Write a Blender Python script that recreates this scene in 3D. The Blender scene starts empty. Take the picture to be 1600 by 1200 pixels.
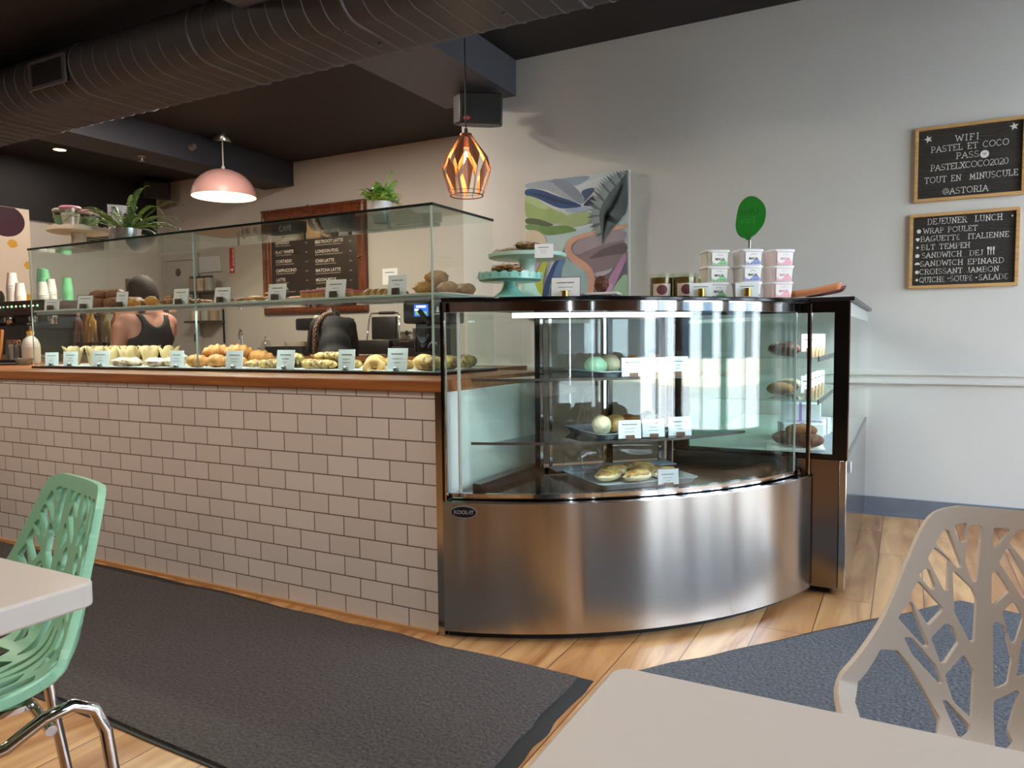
import bpy, bmesh, math, random
import numpy as np
from mathutils import Vector, Matrix, noise
R = math.radians
PI = math.pi
sc = bpy.context.scene
COL = sc.collection

# ------------------------------------------------------------------ camera
CAM_H = 1.08
F_PX = 1152.6
_yaw, _pit, _rol = R(28.163), R(-3.587), R(-0.563)
_fw = Vector((-math.sin(_yaw)*math.cos(_pit), math.cos(_yaw)*math.cos(_pit), math.sin(_pit)))
_r0 = Vector((math.cos(_yaw), math.sin(_yaw), 0))
_u0 = _r0.cross(_fw)
CR = math.cos(_rol)*_r0 + math.sin(_rol)*_u0
CU = -math.sin(_rol)*_r0 + math.cos(_rol)*_u0
cd = bpy.data.cameras.new('camera')
cam = bpy.data.objects.new('camera', cd)
COL.objects.link(cam)
cd.sensor_width = 36.0
cd.lens = F_PX*36.0/1600.0
cd.clip_start = 0.02
cam.matrix_world = Matrix(((CR.x, CU.x, -_fw.x, 0), (CR.y, CU.y, -_fw.y, 0), (CR.z, CU.z, -_fw.z, CAM_H), (0, 0, 0, 1)))
sc.camera = cam

# ------------------------------------------------------------------ colour, world, sun, exposure
vs = sc.view_settings
vs.view_transform = 'Standard'
vs.look = 'None'
vs.gamma = 1.0
vs.use_curve_mapping = False
vs.exposure = 0.55
cy = sc.cycles
cy.max_bounces = 14
cy.diffuse_bounces = 5
cy.glossy_bounces = 6
cy.transmission_bounces = 8
cy.transparent_max_bounces = 48
cy.sample_clamp_indirect = 6.0
cy.caustics_reflective = False
cy.caustics_refractive = False
try:
    cy.use_denoising = True
    cy.denoiser = 'OPENIMAGEDENOISE'
except Exception:
    pass

w = bpy.data.worlds.new('sky')
sc.world = w
w.use_nodes = True
wn, wl = w.node_tree.nodes, w.node_tree.links
wn.clear()
tc = wn.new('ShaderNodeTexCoord')
sx = wn.new('ShaderNodeSeparateXYZ')
rp = wn.new('ShaderNodeValToRGB')
rp.color_ramp.elements[0].position = 0.0
rp.color_ramp.elements[0].color = (0.95, 0.97, 1.0, 1)
rp.color_ramp.elements[1].position = 0.75
rp.color_ramp.elements[1].color = (0.55, 0.72, 1.0, 1)
bg = wn.new('ShaderNodeBackground')
bg.inputs['Strength'].default_value = 12.0
wo = wn.new('ShaderNodeOutputWorld')
wl.new(tc.outputs['Generated'], sx.inputs[0])
wl.new(sx.outputs['Z'], rp.inputs[0])
wl.new(rp.outputs[0], bg.inputs['Color'])
wl.new(bg.outputs[0], wo.inputs[0])

sun_d = bpy.data.lights.new('sun', 'SUN')
sun_d.energy = 29.0
sun_d.angle = R(0.8)
sun_d.color = (1.0, 0.95, 0.87)
sun = bpy.data.objects.new('sun', sun_d)
COL.objects.link(sun)
sun.rotation_euler = Vector((0.62, 0.25, -0.74)).to_track_quat('-Z', 'Y').to_euler()

# daylight portals in the shop windows (they only guide the sampling of the sky)
WIN = [(0.72, 1.86, 0.25, 2.90), (1.98, 3.16, 0.25, 2.90), (3.28, 4.46, 0.25, 2.90), (-1.15, -0.98, 0.25, 2.90), (-2.4, -2.15, 0.25, 2.90)]
XW = 2.75
for (y0, y1, z0, z1) in WIN:
    pd = bpy.data.lights.new('daylight_portal', 'AREA')
    pd.shape = 'RECTANGLE'
    pd.size = y1-y0
    pd.size_y = z1-z0
    pd.cycles.is_portal = True
    po = bpy.data.objects.new('daylight_portal', pd)
    COL.objects.link(po)
    po.matrix_world = Matrix.Translation((XW+0.16, (y0+y1)/2, (z0+z1)/2)) @ Matrix(((0, 0, 1, 0), (1, 0, 0, 0), (0, 1, 0, 0), (0, 0, 0, 1)))

# ------------------------------------------------------------------ helpers: materials
def lin(c):
    if isinstance(c, str):
        c = [int(c[i:i+2], 16)/255 for i in (0, 2, 4)]
    return tuple((x/12.92 if x <= 0.04045 else ((x+0.055)/1.055)**2.4) for x in c[:3]) + (1.0,)

MATS = {}
def M(name, col='808080', rough=0.5, metal=0.0, spec=0.5, emit=None, estr=0.0, sub=0.0, trans=0.0, coat=0.0, noise_amt=0.0, noise_scale=20.0, bump=0.0, bump_scale=60.0, col2=None, alpha=None):
    if name in MATS:
        return MATS[name]
    m = bpy.data.materials.new(name)
    m.use_nodes = True
    n, l = m.node_tree.nodes, m.node_tree.links
    b = n['Principled BSDF']
    b.inputs['Base Color'].default_value = lin(col)
    b.inputs['Roughness'].default_value = rough
    b.inputs['Metallic'].default_value = metal
    b.inputs['Specular IOR Level'].default_value = spec
    b.inputs['Coat Weight'].default_value = coat
    b.inputs['Transmission Weight'].default_value = trans
    if sub:
        b.inputs['Subsurface Weight'].default_value = sub
        b.inputs['Subsurface Radius'].default_value = (0.02, 0.01, 0.006)
    if emit:
        b.inputs['Emission Color'].default_value = lin(emit)
        b.inputs['Emission Strength'].default_value = estr
    if noise_amt or col2 or bump:
        t = n.new('ShaderNodeTexCoord')
    if noise_amt or col2:
        nz = n.new('ShaderNodeTexNoise')
        nz.inputs['Scale'].default_value = noise_scale
        nz.inputs['Detail'].default_value = 5
        l.new(t.outputs['Object'], nz.inputs['Vector'])
        mr = n.new('ShaderNodeMapRange')
        mr.inputs['From Min'].default_value = 0.35
        mr.inputs['From Max'].default_value = 0.65
        l.new(nz.outputs['Fac'], mr.inputs['Value'])
        mx = n.new('ShaderNodeMix')
        mx.data_type = 'RGBA'
        c1 = lin(col)
        c2 = lin(col2) if col2 else tuple(x*(1-noise_amt) for x in c1[:3])+(1,)
        mx.inputs['A'].default_value = c1
        mx.inputs['B'].default_value = c2
        l.new(mr.outputs[0], mx.inputs['Factor'])
        l.new(mx.outputs['Result'], b.inputs['Base Color'])
    if bump:
        nb = n.new('ShaderNodeTexNoise')
        nb.inputs['Scale'].default_value = bump_scale
        nb.inputs['Detail'].default_value = 4
        l.new(t.outputs['Object'], nb.inputs['Vector'])
        bp = n.new('ShaderNodeBump')
        bp.inputs['Strength'].default_value = bump
        bp.inputs['Distance'].default_value = 0.01
        l.new(nb.outputs['Fac'], bp.inputs['Height'])
        l.new(bp.outputs[0], b.inputs['Normal'])
    MATS[name] = m
    return m

def glass(name, tint=(0.97, 0.99, 0.98), ior=1.5, refl=(1, 1, 1)):
    """thin clear pane: transparent, with Fresnel reflection"""
    if name in MATS:
        return MATS[name]
    m = bpy.data.materials.new(name)
    m.use_nodes = True
    n, l = m.node_tree.nodes, m.node_tree.links
    n.clear()
    o = n.new('ShaderNodeOutputMaterial')
    tr = n.new('ShaderNodeBsdfTransparent')
    tr.inputs[0].default_value = (*tint, 1)
    gl = n.new('ShaderNodeBsdfGlossy')
    gl.inputs['Roughness'].default_value = 0.0
    gl.inputs[0].default_value = (*refl, 1)
    fr = n.new('ShaderNodeFresnel')
    fr.inputs[0].default_value = ior
    mx = n.new('ShaderNodeMixShader')
    # Fresnel of a closed thin pane: use the outer IOR on both faces
    ge = n.new('ShaderNodeNewGeometry')
    iv = n.new('ShaderNodeMath')
    iv.operation = 'MULTIPLY_ADD'
    iv.inputs[1].default_value = (1.0/ior - ior)*0 + 0.0
    iv.inputs[2].default_value = ior
    lw = n.new('ShaderNodeLayerWeight')
    # Schlick from facing: F0 + (1-F0)*facing^5
    pw = n.new('ShaderNodeMath')
    pw.operation = 'POWER'
    pw.inputs[1].default_value = 5.0
    lw.inputs['Blend'].default_value = 0.5
    l.new(lw.outputs['Facing'], pw.inputs[0])
    f0 = ((ior-1)/(ior+1))**2
    ma = n.new('ShaderNodeMath')
    ma.operation = 'MULTIPLY_ADD'
    ma.inputs[1].default_value = 1-f0
    ma.inputs[2].default_value = f0
    l.new(pw.outputs[0], ma.inputs[0])
    n.remove(fr); n.remove(ge); n.remove(iv)
    l.new(ma.outputs[0], mx.inputs[0])
    l.new(tr.outputs[0], mx.inputs[1])
    l.new(gl.outputs[0], mx.inputs[2])
    l.new(mx.outputs[0], o.inputs[0])
    MATS[name] = m
    return m

def nodes_of(m):
    return m.node_tree.nodes, m.node_tree.links, m.node_tree.nodes['Principled BSDF']

# ------------------------------------------------------------------ helpers: meshes
class MB:
    """collects shapes in one bmesh and links them as ONE mesh object"""
    def __init__(s):
        s.b = bmesh.new()
    def _mi(s, fs, mi):
        for f in fs:
            f.material_index = mi
    def box(s, x0, x1, y0, y1, z0, z1, mi=0, mat=None, bev=0.0):
        n0 = len(s.b.verts)
        v = [s.b.verts.new(p) for p in ((x0, y0, z0), (x1, y0, z0), (x1, y1, z0), (x0, y1, z0), (x0, y0, z1), (x1, y0, z1), (x1, y1, z1), (x0, y1, z1))]
        fs = [s.b.faces.new([v[i] for i in q]) for q in ((3, 2, 1, 0), (4, 5, 6, 7), (0, 1, 5, 4), (1, 2, 6, 5), (2, 3, 7, 6), (3, 0, 4, 7))]
        s._mi(fs, mi)
        if bev:
            es = list({e for f in fs for e in f.edges})
            r = bmesh.ops.bevel(s.b, geom=es, offset=bev, segments=2, affect='EDGES', profile=0.5)
            s._mi(r['faces'], mi)
            v = list({q for f in r['faces'] for q in f.verts} | {q for q in v if q.is_valid})
        if mat is not None:
            for q in v:
                q.co = mat @ q.co
        return v
    def prism(s, poly, z0, z1, mi=0, mat=None, side_mi=None):
        a = [s.b.verts.new((p[0], p[1], z0)) for p in poly]
        c = [s.b.verts.new((p[0], p[1], z1)) for p in poly]
        n = len(poly)
        fs = [s.b.faces.new(a[::-1]), s.b.faces.new(c)]
        s._mi(fs, mi)
        sf = [s.b.faces.new((a[i], a[(i+1) % n], c[(i+1) % n], c[i])) for i in range(n)]
        s._mi(sf, mi if side_mi is None else side_mi)
        if mat is not None:
            for q in a+c:
                q.co = mat @ q.co
        return a+c
    def lathe(s, prof, cx=0, cy=0, z=0, seg=32, mi=0, mat=None, wob=None, a0=0, a1=2*PI, sx=1, sy=1):
        full = abs(a1-a0-2*PI) < 1e-6
        ns = seg if full else seg+1
        rows, vs_ = [], []
        for (r, h) in prof:
            row = []
            if r < 1e-6:
                q = s.b.verts.new((cx, cy, z+h))
                row = [q]*ns
                vs_.append(q)
            else:
                for i in range(ns):
                    a = a0+(a1-a0)*i/seg
                    rr, hh = (r, h) if wob is None else wob(r, h, a)
                    q = s.b.verts.new((cx+rr*math.cos(a)*sx, cy+rr*math.sin(a)*sy, z+hh))
                    row.append(q)
                    vs_.append(q)
            rows.append(row)
        for k in range(len(rows)-1):
            A, B = rows[k], rows[k+1]
            for i in range(seg):
                j = (i+1) % ns
                q = []
                for t in (A[i], A[j], B[j], B[i]):
                    if t not in q:
                        q.append(t)
                if len(q) > 2:
                    try:
                        f = s.b.faces.new(q)
                        f.material_index = mi
                    except ValueError:
                        pass
        if mat is not None:
            for q in vs_:
                q.co = mat @ q.co
        return vs_
    def tube(s, pts, r, seg=10, mi=0, closed=False, caps=True, mat=None, flat=None):
        P = [Vector(p) for p in pts]
        n = len(P)
        rs = r if isinstance(r, (list, tuple)) else [r]*n
        prev, rings = None, []
        for i in range(n):
            if closed:
                t = (P[(i+1) % n]-P[i-1]).normalized()
            else:
                t = (P[min(i+1, n-1)]-P[max(i-1, 0)]).normalized()
            if prev is None:
                u = t.orthogonal().normalized() if flat is None else (Vector(flat)-t*t.dot(Vector(flat))).normalized()
            else:
                u = (prev-t*prev.dot(t)).normalized()
            prev = u
            v = t.cross(u)
            ring = [s.b.verts.new(P[i]+rs[i]*(math.cos(2*PI*k/seg)*u+math.sin(2*PI*k/seg)*v)) for k in range(seg)]
            rings.append(ring)
        for i in range(n if closed else n-1):
            A, B = rings[i], rings[(i+1) % n]
            for k in range(seg):
                f = s.b.faces.new((A[k], A[(k+1) % seg], B[(k+1) % seg], B[k]))
                f.material_index = mi
        if caps and not closed:
            s.b.faces.new(rings[0][::-1]).material_index = mi
            s.b.faces.new(rings[-1]).material_index = mi
        if mat is not None:
            for ring in rings:
                for q in ring:
                    q.co = mat @ q.co
    def sphere(s, c, r, mi=0, seg=16, rings=10, sc3=(1, 1, 1), mat=None, jit=0.0, jf=6.0, seed=0):
        rows, allv = [], []
        for i in range(rings+1):
            th = PI*i/rings
            row = []
            for k in range(seg if 0 < i < rings else 1):
                ph = 2*PI*k/seg
                d = Vector((math.sin(th)*math.cos(ph), math.sin(th)*math.sin(ph), math.cos(th)))
                rr = r*(1+(jit*noise.noise(d*jf*0.5+Vector((seed*3.1, seed*1.7, seed))) if jit else 0))
                q = s.b.verts.new(Vector(c)+Vector((d.x*rr*sc3[0], d.y*rr*sc3[1], d.z*rr*sc3[2])))
                row.append(q); allv.append(q)
            rows.append(row)
        for i in range(rings):
            A, B = rows[i], rows[i+1]
            for k in range(seg):
                a1, a2 = A[k % len(A)], A[(k+1) % len(A)]
                b1, b2 = B[k % len(B)], B[(k+1) % len(B)]
                q = []
                for t in (a1, b1, b2, a2):
                    if t not in q:
                        q.append(t)
                if len(q) > 2:
                    s.b.faces.new(q).material_index = mi
        if mat is not None:
            for q in allv:
                q.co = mat @ q.co
        return allv
    def quad(s, pts, mi=0):
        f = s.b.faces.new([s.b.verts.new(p) for p in pts])
        f.material_index = mi
        return f
    def grid(s, fn, nu, nv, mi=0, thick=0.0):
        """surface fn(u,v) with u,v in 0..1"""
        V = [[s.b.verts.new(fn(i/nu, j/nv)) for j in range(nv+1)] for i in range(nu+1)]
        for i in range(nu):
            for j in range(nv):
                s.b.faces.new((V[i][j], V[i+1][j], V[i+1][j+1], V[i][j+1])).material_index = mi
        return V
    def add_mesh(s, verts, faces, mi=0, mat=None):
        V = [s.b.verts.new(mat @ Vector(p) if mat is not None else p) for p in verts]
        for f in faces:
            try:
                s.b.faces.new([V[i] for i in f]).material_index = mi
            except ValueError:
                pass
    def build(s, name, mats, parent=None, world=False, smooth=True, ang=38, solid=0.0, sub=0, bevel=0.0):
        if not isinstance(mats, (list, tuple)):
            mats = [mats]
        s.b.normal_update()
        bmesh.ops.recalc_face_normals(s.b, faces=s.b.faces[:])
        s.b.normal_update()
        me = bpy.data.meshes.new(name)
        if parent is not None and world:
            q = parent
            off = Vector((0, 0, 0))
            mw = Matrix.Identity(4)
            chain = []
            while q is not None:
                chain.append(q)
                q = q.parent
            for q in reversed(chain):
                mw = mw @ (Matrix.Translation(q.location) @ q.rotation_euler.to_matrix().to_4x4())
            s.b.transform(mw.inverted())
        s.b.to_mesh(me)
        s.b.free()
        if smooth:
            me.shade_smooth()
            me.set_sharp_from_angle(angle=R(ang))
        for m in mats:
            me.materials.append(m)
        o = bpy.data.objects.new(name, me)
        COL.objects.link(o)
        if parent is not None:
            o.parent = parent
        if bevel:
            bv = o.modifiers.new('bev', 'BEVEL')
            bv.width = bevel
            bv.segments = 2
            bv.limit_method = 'ANGLE'
            bv.angle_limit = R(40)
        if solid:
            sd = o.modifiers.new('sol', 'SOLIDIFY')
            sd.thickness = solid
            sd.offset = 0
        if sub:
            ss = o.modifiers.new('sub', 'SUBSURF')
            ss.levels = sub
            ss.render_levels = sub
        return o

def thing(name, label, cat, loc=(0, 0, 0), rotz=0.0, group=None):
    o = bpy.data.objects.new(name, None)
    COL.objects.link(o)
    o.empty_display_size = 0.05
    o.location = loc
    o.rotation_euler = (0, 0, rotz)
    tag(o, label, cat, group)
    return o
def tag(o, label, cat, group=None):
    o['label'] = label
    o['category'] = cat
    if group:
        o['group'] = group
    return o
def struct(o):
    o['kind'] = 'structure'
    return o
def dup(root, loc, rotz=None, label=None, group=None):
    r = root.copy()
    COL.objects.link(r)
    r.location = loc
    if rotz is not None:
        r.rotation_euler = (root.rotation_euler[0], root.rotation_euler[1], rotz)
    if label:
        r['label'] = label
    if group:
        r['group'] = group
    for ch in list(root.children):
        c = ch.copy()
        COL.objects.link(c)
        c.parent = r
        for g in list(ch.children):
            d = g.copy()
            COL.objects.link(d)
            d.parent = c
    return r
def rot_z(a, loc=(0, 0, 0)):
    return Matrix.Translation(loc) @ Matrix.Rotation(a, 4, 'Z')
UP = Matrix(((1, 0, 0, 0), (0, 0, -1, 0), (0, 1, 0, 0), (0, 0, 0, 1)))     # text plane XY -> XZ, facing -Y
_TXT = {}
def txt(mb, s, size, mat, mi=0, align='LEFT', extrude=0.0, offset=0.0, mirror=False):
    """lettering: adds the outlines of a string to a mesh"""
    key = (s, align, extrude, offset, size)
    if key not in _TXT:
        cu = bpy.data.curves.new('txt', 'FONT')
        cu.body = s
        cu.size = size
        cu.align_x = align
        cu.extrude = extrude
        cu.offset = offset
        cu.resolution_u = 3
        ob = bpy.data.objects.new('txt', cu)
        COL.objects.link(ob)
        dg = bpy.context.evaluated_depsgraph_get()
        me = bpy.data.meshes.new_from_object(ob.evaluated_get(dg))
        _TXT[key] = ([tuple(v.co) for v in me.vertices], [tuple(p.vertices) for p in me.polygons])
        bpy.data.objects.remove(ob)
        bpy.data.curves.remove(cu)
        bpy.data.meshes.remove(me)
    v, f = _TXT[key]
    if mirror:
        v = [(-x, y, z) for x, y, z in v]
    mb.add_mesh(v, f, mi, mat)
def light(name, kind, loc, energy, color, parent=None, size=0.1, size_y=None, aim=None, spot=None, blend=0.5, shape=None, spread=None):
    d = bpy.data.lights.new(name, kind)
    d.energy = energy
    d.color = color
    if kind == 'AREA':
        d.shape = shape or ('RECTANGLE' if size_y else 'DISK')
        d.size = size
        if size_y:
            d.size_y = size_y
        if spread:
            d.spread = R(spread)
    elif kind == 'SPOT':
        d.spot_size = spot or R(90)
        d.spot_blend = blend
        d.shadow_soft_size = size
    else:
        d.shadow_soft_size = size
    o = bpy.data.objects.new(name, d)
    COL.objects.link(o)
    o.location = loc
    if aim is not None:
        o.rotation_euler = Vector(aim).to_track_quat('-Z', 'Y').to_euler()
    if parent is not None:
        o.parent = parent
    return o

# ================================================================== materials of the setting
wall_m = M('wall_paint', 'cdcdc9', 0.55, noise_amt=0.05, noise_scale=1.3, bump=0.04, bump_scale=120)
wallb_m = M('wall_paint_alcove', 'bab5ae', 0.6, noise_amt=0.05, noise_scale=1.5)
trim_m = M('trim_paint', 'cccdc8', 0.45)
base_m = M('baseboard_paint', '6e7682', 0.45, noise_amt=0.12, noise_scale=9)
dark_m = M('ceiling_paint', '1b1a1c', 0.7)
beam_m = M('beam_paint', '50525b', 0.6)
duct_m = M('duct_paint', '37363a', 0.55, bump=0.25, bump_scale=220)
rib_m = M('duct_seam', '4c4a4d', 0.5)
brown_m = M('brown_panelling', '7a5f4c', 0.5, noise_amt=0.35, noise_scale=3)
steel_m = M('polished_steel', 'b9b7b3', 0.16, 1.0)
chrome_m = M('chrome', 'd8d8d8', 0.06, 1.0)
black_m = M('black_gloss', '0a0a0b', 0.12)
blackmat_m = M('black_matt', '121213', 0.6)
white_m = M('white_plastic', 'e9e8e4', 0.4)
ink_m = M('ink', '2a2826', 0.7)

def brick_floor():
    m = M('plank_floor', 'c08a55', 0.32)
    n, l, b = nodes_of(m)
    t = n.new('ShaderNodeTexCoord')
    mp = n.new('ShaderNodeMapping')
    mp.inputs['Rotation'].default_value = (0, 0, R(90))
    mp.inputs['Location'].default_value = (0.35, 0.65, 0)
    l.new(t.outputs['Object'], mp.inputs[0])
    br = n.new('ShaderNodeTexBrick')
    br.offset = 0.37
    br.offset_frequency = 2
    br.inputs['Scale'].default_value = 1.0
    br.inputs['Brick Width'].default_value = 1.22
    br.inputs['Row Height'].default_value = 0.183
    br.inputs['Mortar Size'].default_value = 0.0016
    br.inputs['Mortar Smooth'].default_value = 0.1
    br.inputs['Color1'].default_value = lin('d6ab78')
    br.inputs['Color2'].default_value = lin('b78453')
    br.inputs['Mortar'].default_value = lin('2e2018')
    l.new(mp.outputs[0], br.inputs['Vector'])
    # long wood figure
    mp2 = n.new('ShaderNodeMapping')
    mp2.inputs['Scale'].default_value = (5.5, 0.8, 1)
    l.new(t.outputs['Object'], mp2.inputs[0])
    ad = n.new('ShaderNodeMixRGB')
    ad.blend_type = 'ADD'
    ad.inputs[0].default_value = 4.0
    l.new(mp2.outputs[0], ad.inputs[1])
    l.new(br.outputs['Color'], ad.inputs[2])
    nz = n.new('ShaderNodeTexNoise')
    nz.inputs['Scale'].default_value = 1.5
    nz.inputs['Detail'].default_value = 8
    nz.inputs['Distortion'].default_value = 1.6
    l.new(ad.outputs[0], nz.inputs['Vector'])
    cr = n.new('ShaderNodeValToRGB')
    cr.color_ramp.elements[0].position = 0.33
    cr.color_ramp.elements[0].color = lin('a87446')
    cr.color_ramp.elements[1].position = 0.62
    cr.color_ramp.elements[1].color = lin('ffffff')
    l.new(nz.outputs['Fac'], cr.inputs[0])
    mx = n.new('ShaderNodeMixRGB')
    mx.blend_type = 'MULTIPLY'
    mx.inputs[0].default_value = 0.75
    l.new(br.outputs['Color'], mx.inputs[1])
    l.new(cr.outputs[0], mx.inputs[2])
    l.new(mx.outputs[0], b.inputs['Base Color'])
    bp = n.new('ShaderNodeBump')
    bp.inputs['Strength'].default_value = 0.3
    bp.inputs['Distance'].default_value = 0.002
    bp.invert = True
    l.new(br.outputs['Fac'], bp.inputs['Height'])
    l.new(bp.outputs[0], b.inputs['Normal'])
    return m
floor_m = brick_floor()

def tile_mat():
    m = M('subway_tile', 'c9bcb2', 0.3)
    n, l, b = nodes_of(m)
    t = n.new('ShaderNodeTexCoord')
    s = n.new('ShaderNodeSeparateXYZ')
    c = n.new('ShaderNodeCombineXYZ')
    l.new(t.outputs['Object'], s.inputs[0])
    a = n.new('ShaderNodeMath')
    a.operation = 'ADD'
    a.inputs[1].default_value = 0.022
    l.new(s.outputs['X'], a.inputs[0])
    l.new(a.outputs[0], c.inputs['X'])
    l.new(s.outputs['Z'], c.inputs['Y'])
    br = n.new('ShaderNodeTexBrick')
    br.offset = 0.5
    br.inputs['Scale'].default_value = 1.0
    br.inputs['Brick Width'].default_value = 0.152
    br.inputs['Row Height'].default_value = 0.0785
    br.inputs['Mortar Size'].default_value = 0.0025
    br.inputs['Mortar Smooth'].default_value = 0.25
    br.inputs['Color1'].default_value = lin('dad0c9')
    br.inputs['Color2'].default_value = lin('d1c6be')
    br.inputs['Mortar'].default_value = lin('6a5a50')
    l.new(c.outputs[0], br.inputs['Vector'])
    l.new(br.outputs['Color'], b.inputs['Base Color'])
    rr = n.new('ShaderNodeMapRange')
    rr.inputs['To Min'].default_value = 0.28
    rr.inputs['To Max'].default_value = 0.8
    l.new(br.outputs['Fac'], rr.inputs['Value'])
    l.new(rr.outputs[0], b.inputs['Roughness'])
    bp = n.new('ShaderNodeBump')
    bp.inputs['Strength'].default_value = 0.55
    bp.inputs['Distance'].default_value = 0.003
    bp.invert = True
    l.new(br.outputs['Fac'], bp.inputs['Height'])
    l.new(bp.outputs[0], b.inputs['Normal'])
    return m
tile_m = tile_mat()

def wood_mat(name, c1, c2, axis=0, scale=1.0, rough=0.35):
    m = M(name, c1, rough)
    n, l, b = nodes_of(m)
    t = n.new('ShaderNodeTexCoord')
    mp = n.new('ShaderNodeMapping')
    sv = [26, 26, 26]
    sv[axis] = 1.6
    mp.inputs['Scale'].default_value = [x*scale for x in sv]
    l.new(t.outputs['Object'], mp.inputs[0])
    nz = n.new('ShaderNodeTexNoise')
    nz.inputs['Scale'].default_value = 1.0
    nz.inputs['Detail'].default_value = 6
    nz.inputs['Distortion'].default_value = 0.6
    l.new(mp.outputs[0], nz.inputs['Vector'])
    cr = n.new('ShaderNodeValToRGB')
    cr.color_ramp.elements[0].position = 0.35
    cr.color_ramp.elements[0].color = lin(c2)
    cr.color_ramp.elements[1].position = 0.65
    cr.color_ramp.elements[1].color = lin(c1)
    l.new(nz.outputs['Fac'], cr.inputs[0])
    l.new(cr.outputs[0], b.inputs['Base Color'])
    return m
ctop_m = wood_mat('counter_wood', 'a3673a', '875028', 0)
oak_m = wood_mat('pale_oak', 'c9a26c', 'b48a55', 0, 2.0)
frame_wood_m = wood_mat('carved_wood', '7d4427', '4a2414', 2, 2.0, 0.3)

def brushed():
    m = M('brushed_steel', 'c2beba', 0.2, 1.0)
    n, l, b = nodes_of(m)
    b.inputs['Anisotropic'].default_value = 0.95
    b.inputs['Anisotropic Rotation'].default_value = 0.25
    tg = n.new('ShaderNodeTangent')
    tg.direction_type = 'RADIAL'
    tg.axis = 'Z'
    l.new(tg.outputs[0], b.inputs['Tangent'])
    return m
brushed_m = brushed()
pane_m = glass('window_glass', (0.97, 0.985, 0.98))
case_glass_m = glass('case_glass', (0.95, 0.98, 0.965))
front_glass_m = glass('curved_front_glass', (0.94, 0.97, 0.96), 1.66)
shelf_glass_m = glass('shelf_glass', (0.86, 0.95, 0.92))
edge_glass_m = M('glass_edge', 'b4ccc3', 0.15, coat=0.5)

# ================================================================== the room
XL, YB, YF, YA, ZC = -8.62, 4.89, -4.6, 6.37, 3.10
XS = -3.03
mb = MB(); mb.box(XL-0.2, XW+0.2, YF-0.2, YA+0.2, -0.12, 0)
struct(mb.build('floor', floor_m))
mb = MB(); mb.box(XL-0.2, XW+0.22, YF-0.2, YA+0.2, ZC, ZC+0.3)
struct(mb.build('ceiling', dark_m))
mb = MB(); mb.box(XS, XW+0.22, YB, YB+0.16, 0, ZC); mb.box(XS, XS+0.16, YB+0.16, YA, 0, ZC)
struct(mb.build('wall_back', wall_m))
mb = MB(); mb.box(XL-0.2, XS+0.16, YA, YA+0.16, 0, ZC)
struct(mb.build('wall_alcove', wallb_m))
mb = MB()
mb.box(XL-0.16, XL, YF-0.16, YA, 0, ZC)
mb.box(XL, XL+0.02, YF, YA, 2.44, ZC, 1)
struct(mb.build('wall_left', [wallb_m, dark_m]))
mb = MB(); mb.box(XL-0.16, XW+0.16, YF-0.16, YF, 0, ZC)
struct(mb.build('wall_front', brown_m))
# right wall with its shop windows
mb = MB()
ys = sorted(WIN)
edges = [YF]
for (y0, y1, z0, z1) in ys:
    mb.box(XW, XW+0.16, edges[-1], y0, 0, ZC, 0)
    mb.box(XW, XW+0.16, y0, y1, 0, z0, 0)
    mb.box(XW, XW+0.16, y0, y1, z1, ZC, 0)
    edges.append(y1)
mb.box(XW, XW+0.16, edges[-1], YB+0.16, 0, ZC, 0)
struct(mb.build('wall_right', brown_m))
wf_m = M('window_frame_paint', '3b3c40', 0.4)
for i, (y0, y1, z0, z1) in enumerate(ys):
    mb = MB()
    t = 0.05
    for (a, b_, c, d) in ((y0, y0+t, z0, z1), (y1-t, y1, z0, z1), (y0+t, y1-t, z0, z0+t), (y0+t, y1-t, z1-t, z1)):
        mb.box(XW+0.05, XW+0.11, a, b_, c, d)
    if y1-y0 > 0.8:
        mb.box(XW+0.05, XW+0.11, (y0+y1)/2-0.02, (y0+y1)/2+0.02, z0+t, z1-t)
        mb.box(XW+0.05, XW+0.11, y0+t, (y0+y1)/2-0.02, 2.1, 2.14)
        mb.box(XW+0.05, XW+0.11, (y0+y1)/2+0.02, y1-t, 2.1, 2.14)
    wo_ = struct(mb.build('window_%d' % (i+1), wf_m))
    mb = MB(); mb.box(XW+0.077, XW+0.083, y0+t, y1-t, z0+t, z1-t)
    mb.build('pane', pane_m, wo_)
# outside: pavement, street and the building over the road
mb = MB(); mb.box(XW+0.16, XW+3.2, -14, 22, -0.25, -0.10)
struct(mb.build('ground', M('pavement', 'd2cfc8', 0.8, noise_amt=0.1, noise_scale=2)))
mb = MB(); mb.box(XW+3.2, 16, -14, 22, -0.3, -0.22)
struct(mb.build('street', M('asphalt', '9c9b98', 0.8)))
fac = thing('building', 'pale brick building across the street seen through the shop windows', 'building', (16, 4, -0.22))
mb = MB(); mb.box(0, 3, -18, 18, 0, 5.4)
mb.build('facade', M('facade_brick', 'b9c3cc', 0.8, noise_amt=0.2, noise_scale=1.0), fac)
mb = MB(); mb.box(-0.06, -0.001, -18, 18, 0, 0.7); mb.box(-0.25, -0.001, -18, 18, 3.0, 3.25)
mb.build('cornice', M('facade_trim', 'e6ddc8', 0.8), fac)
for k in range(12):
    mb = MB(); mb.box(-0.04, 0, -16+k*2.8, -14.6+k*2.8, 0.75, 2.7)
    mb.build('window', M('facade_window', '2b3640', 0.1), fac)
    mb = MB(); mb.box(-0.04, 0, -15.9+k*2.8, -14.8+k*2.8, 3.6, 4.9)
    mb.build('window', M('facade_window', '2b3640', 0.1), fac)

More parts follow.
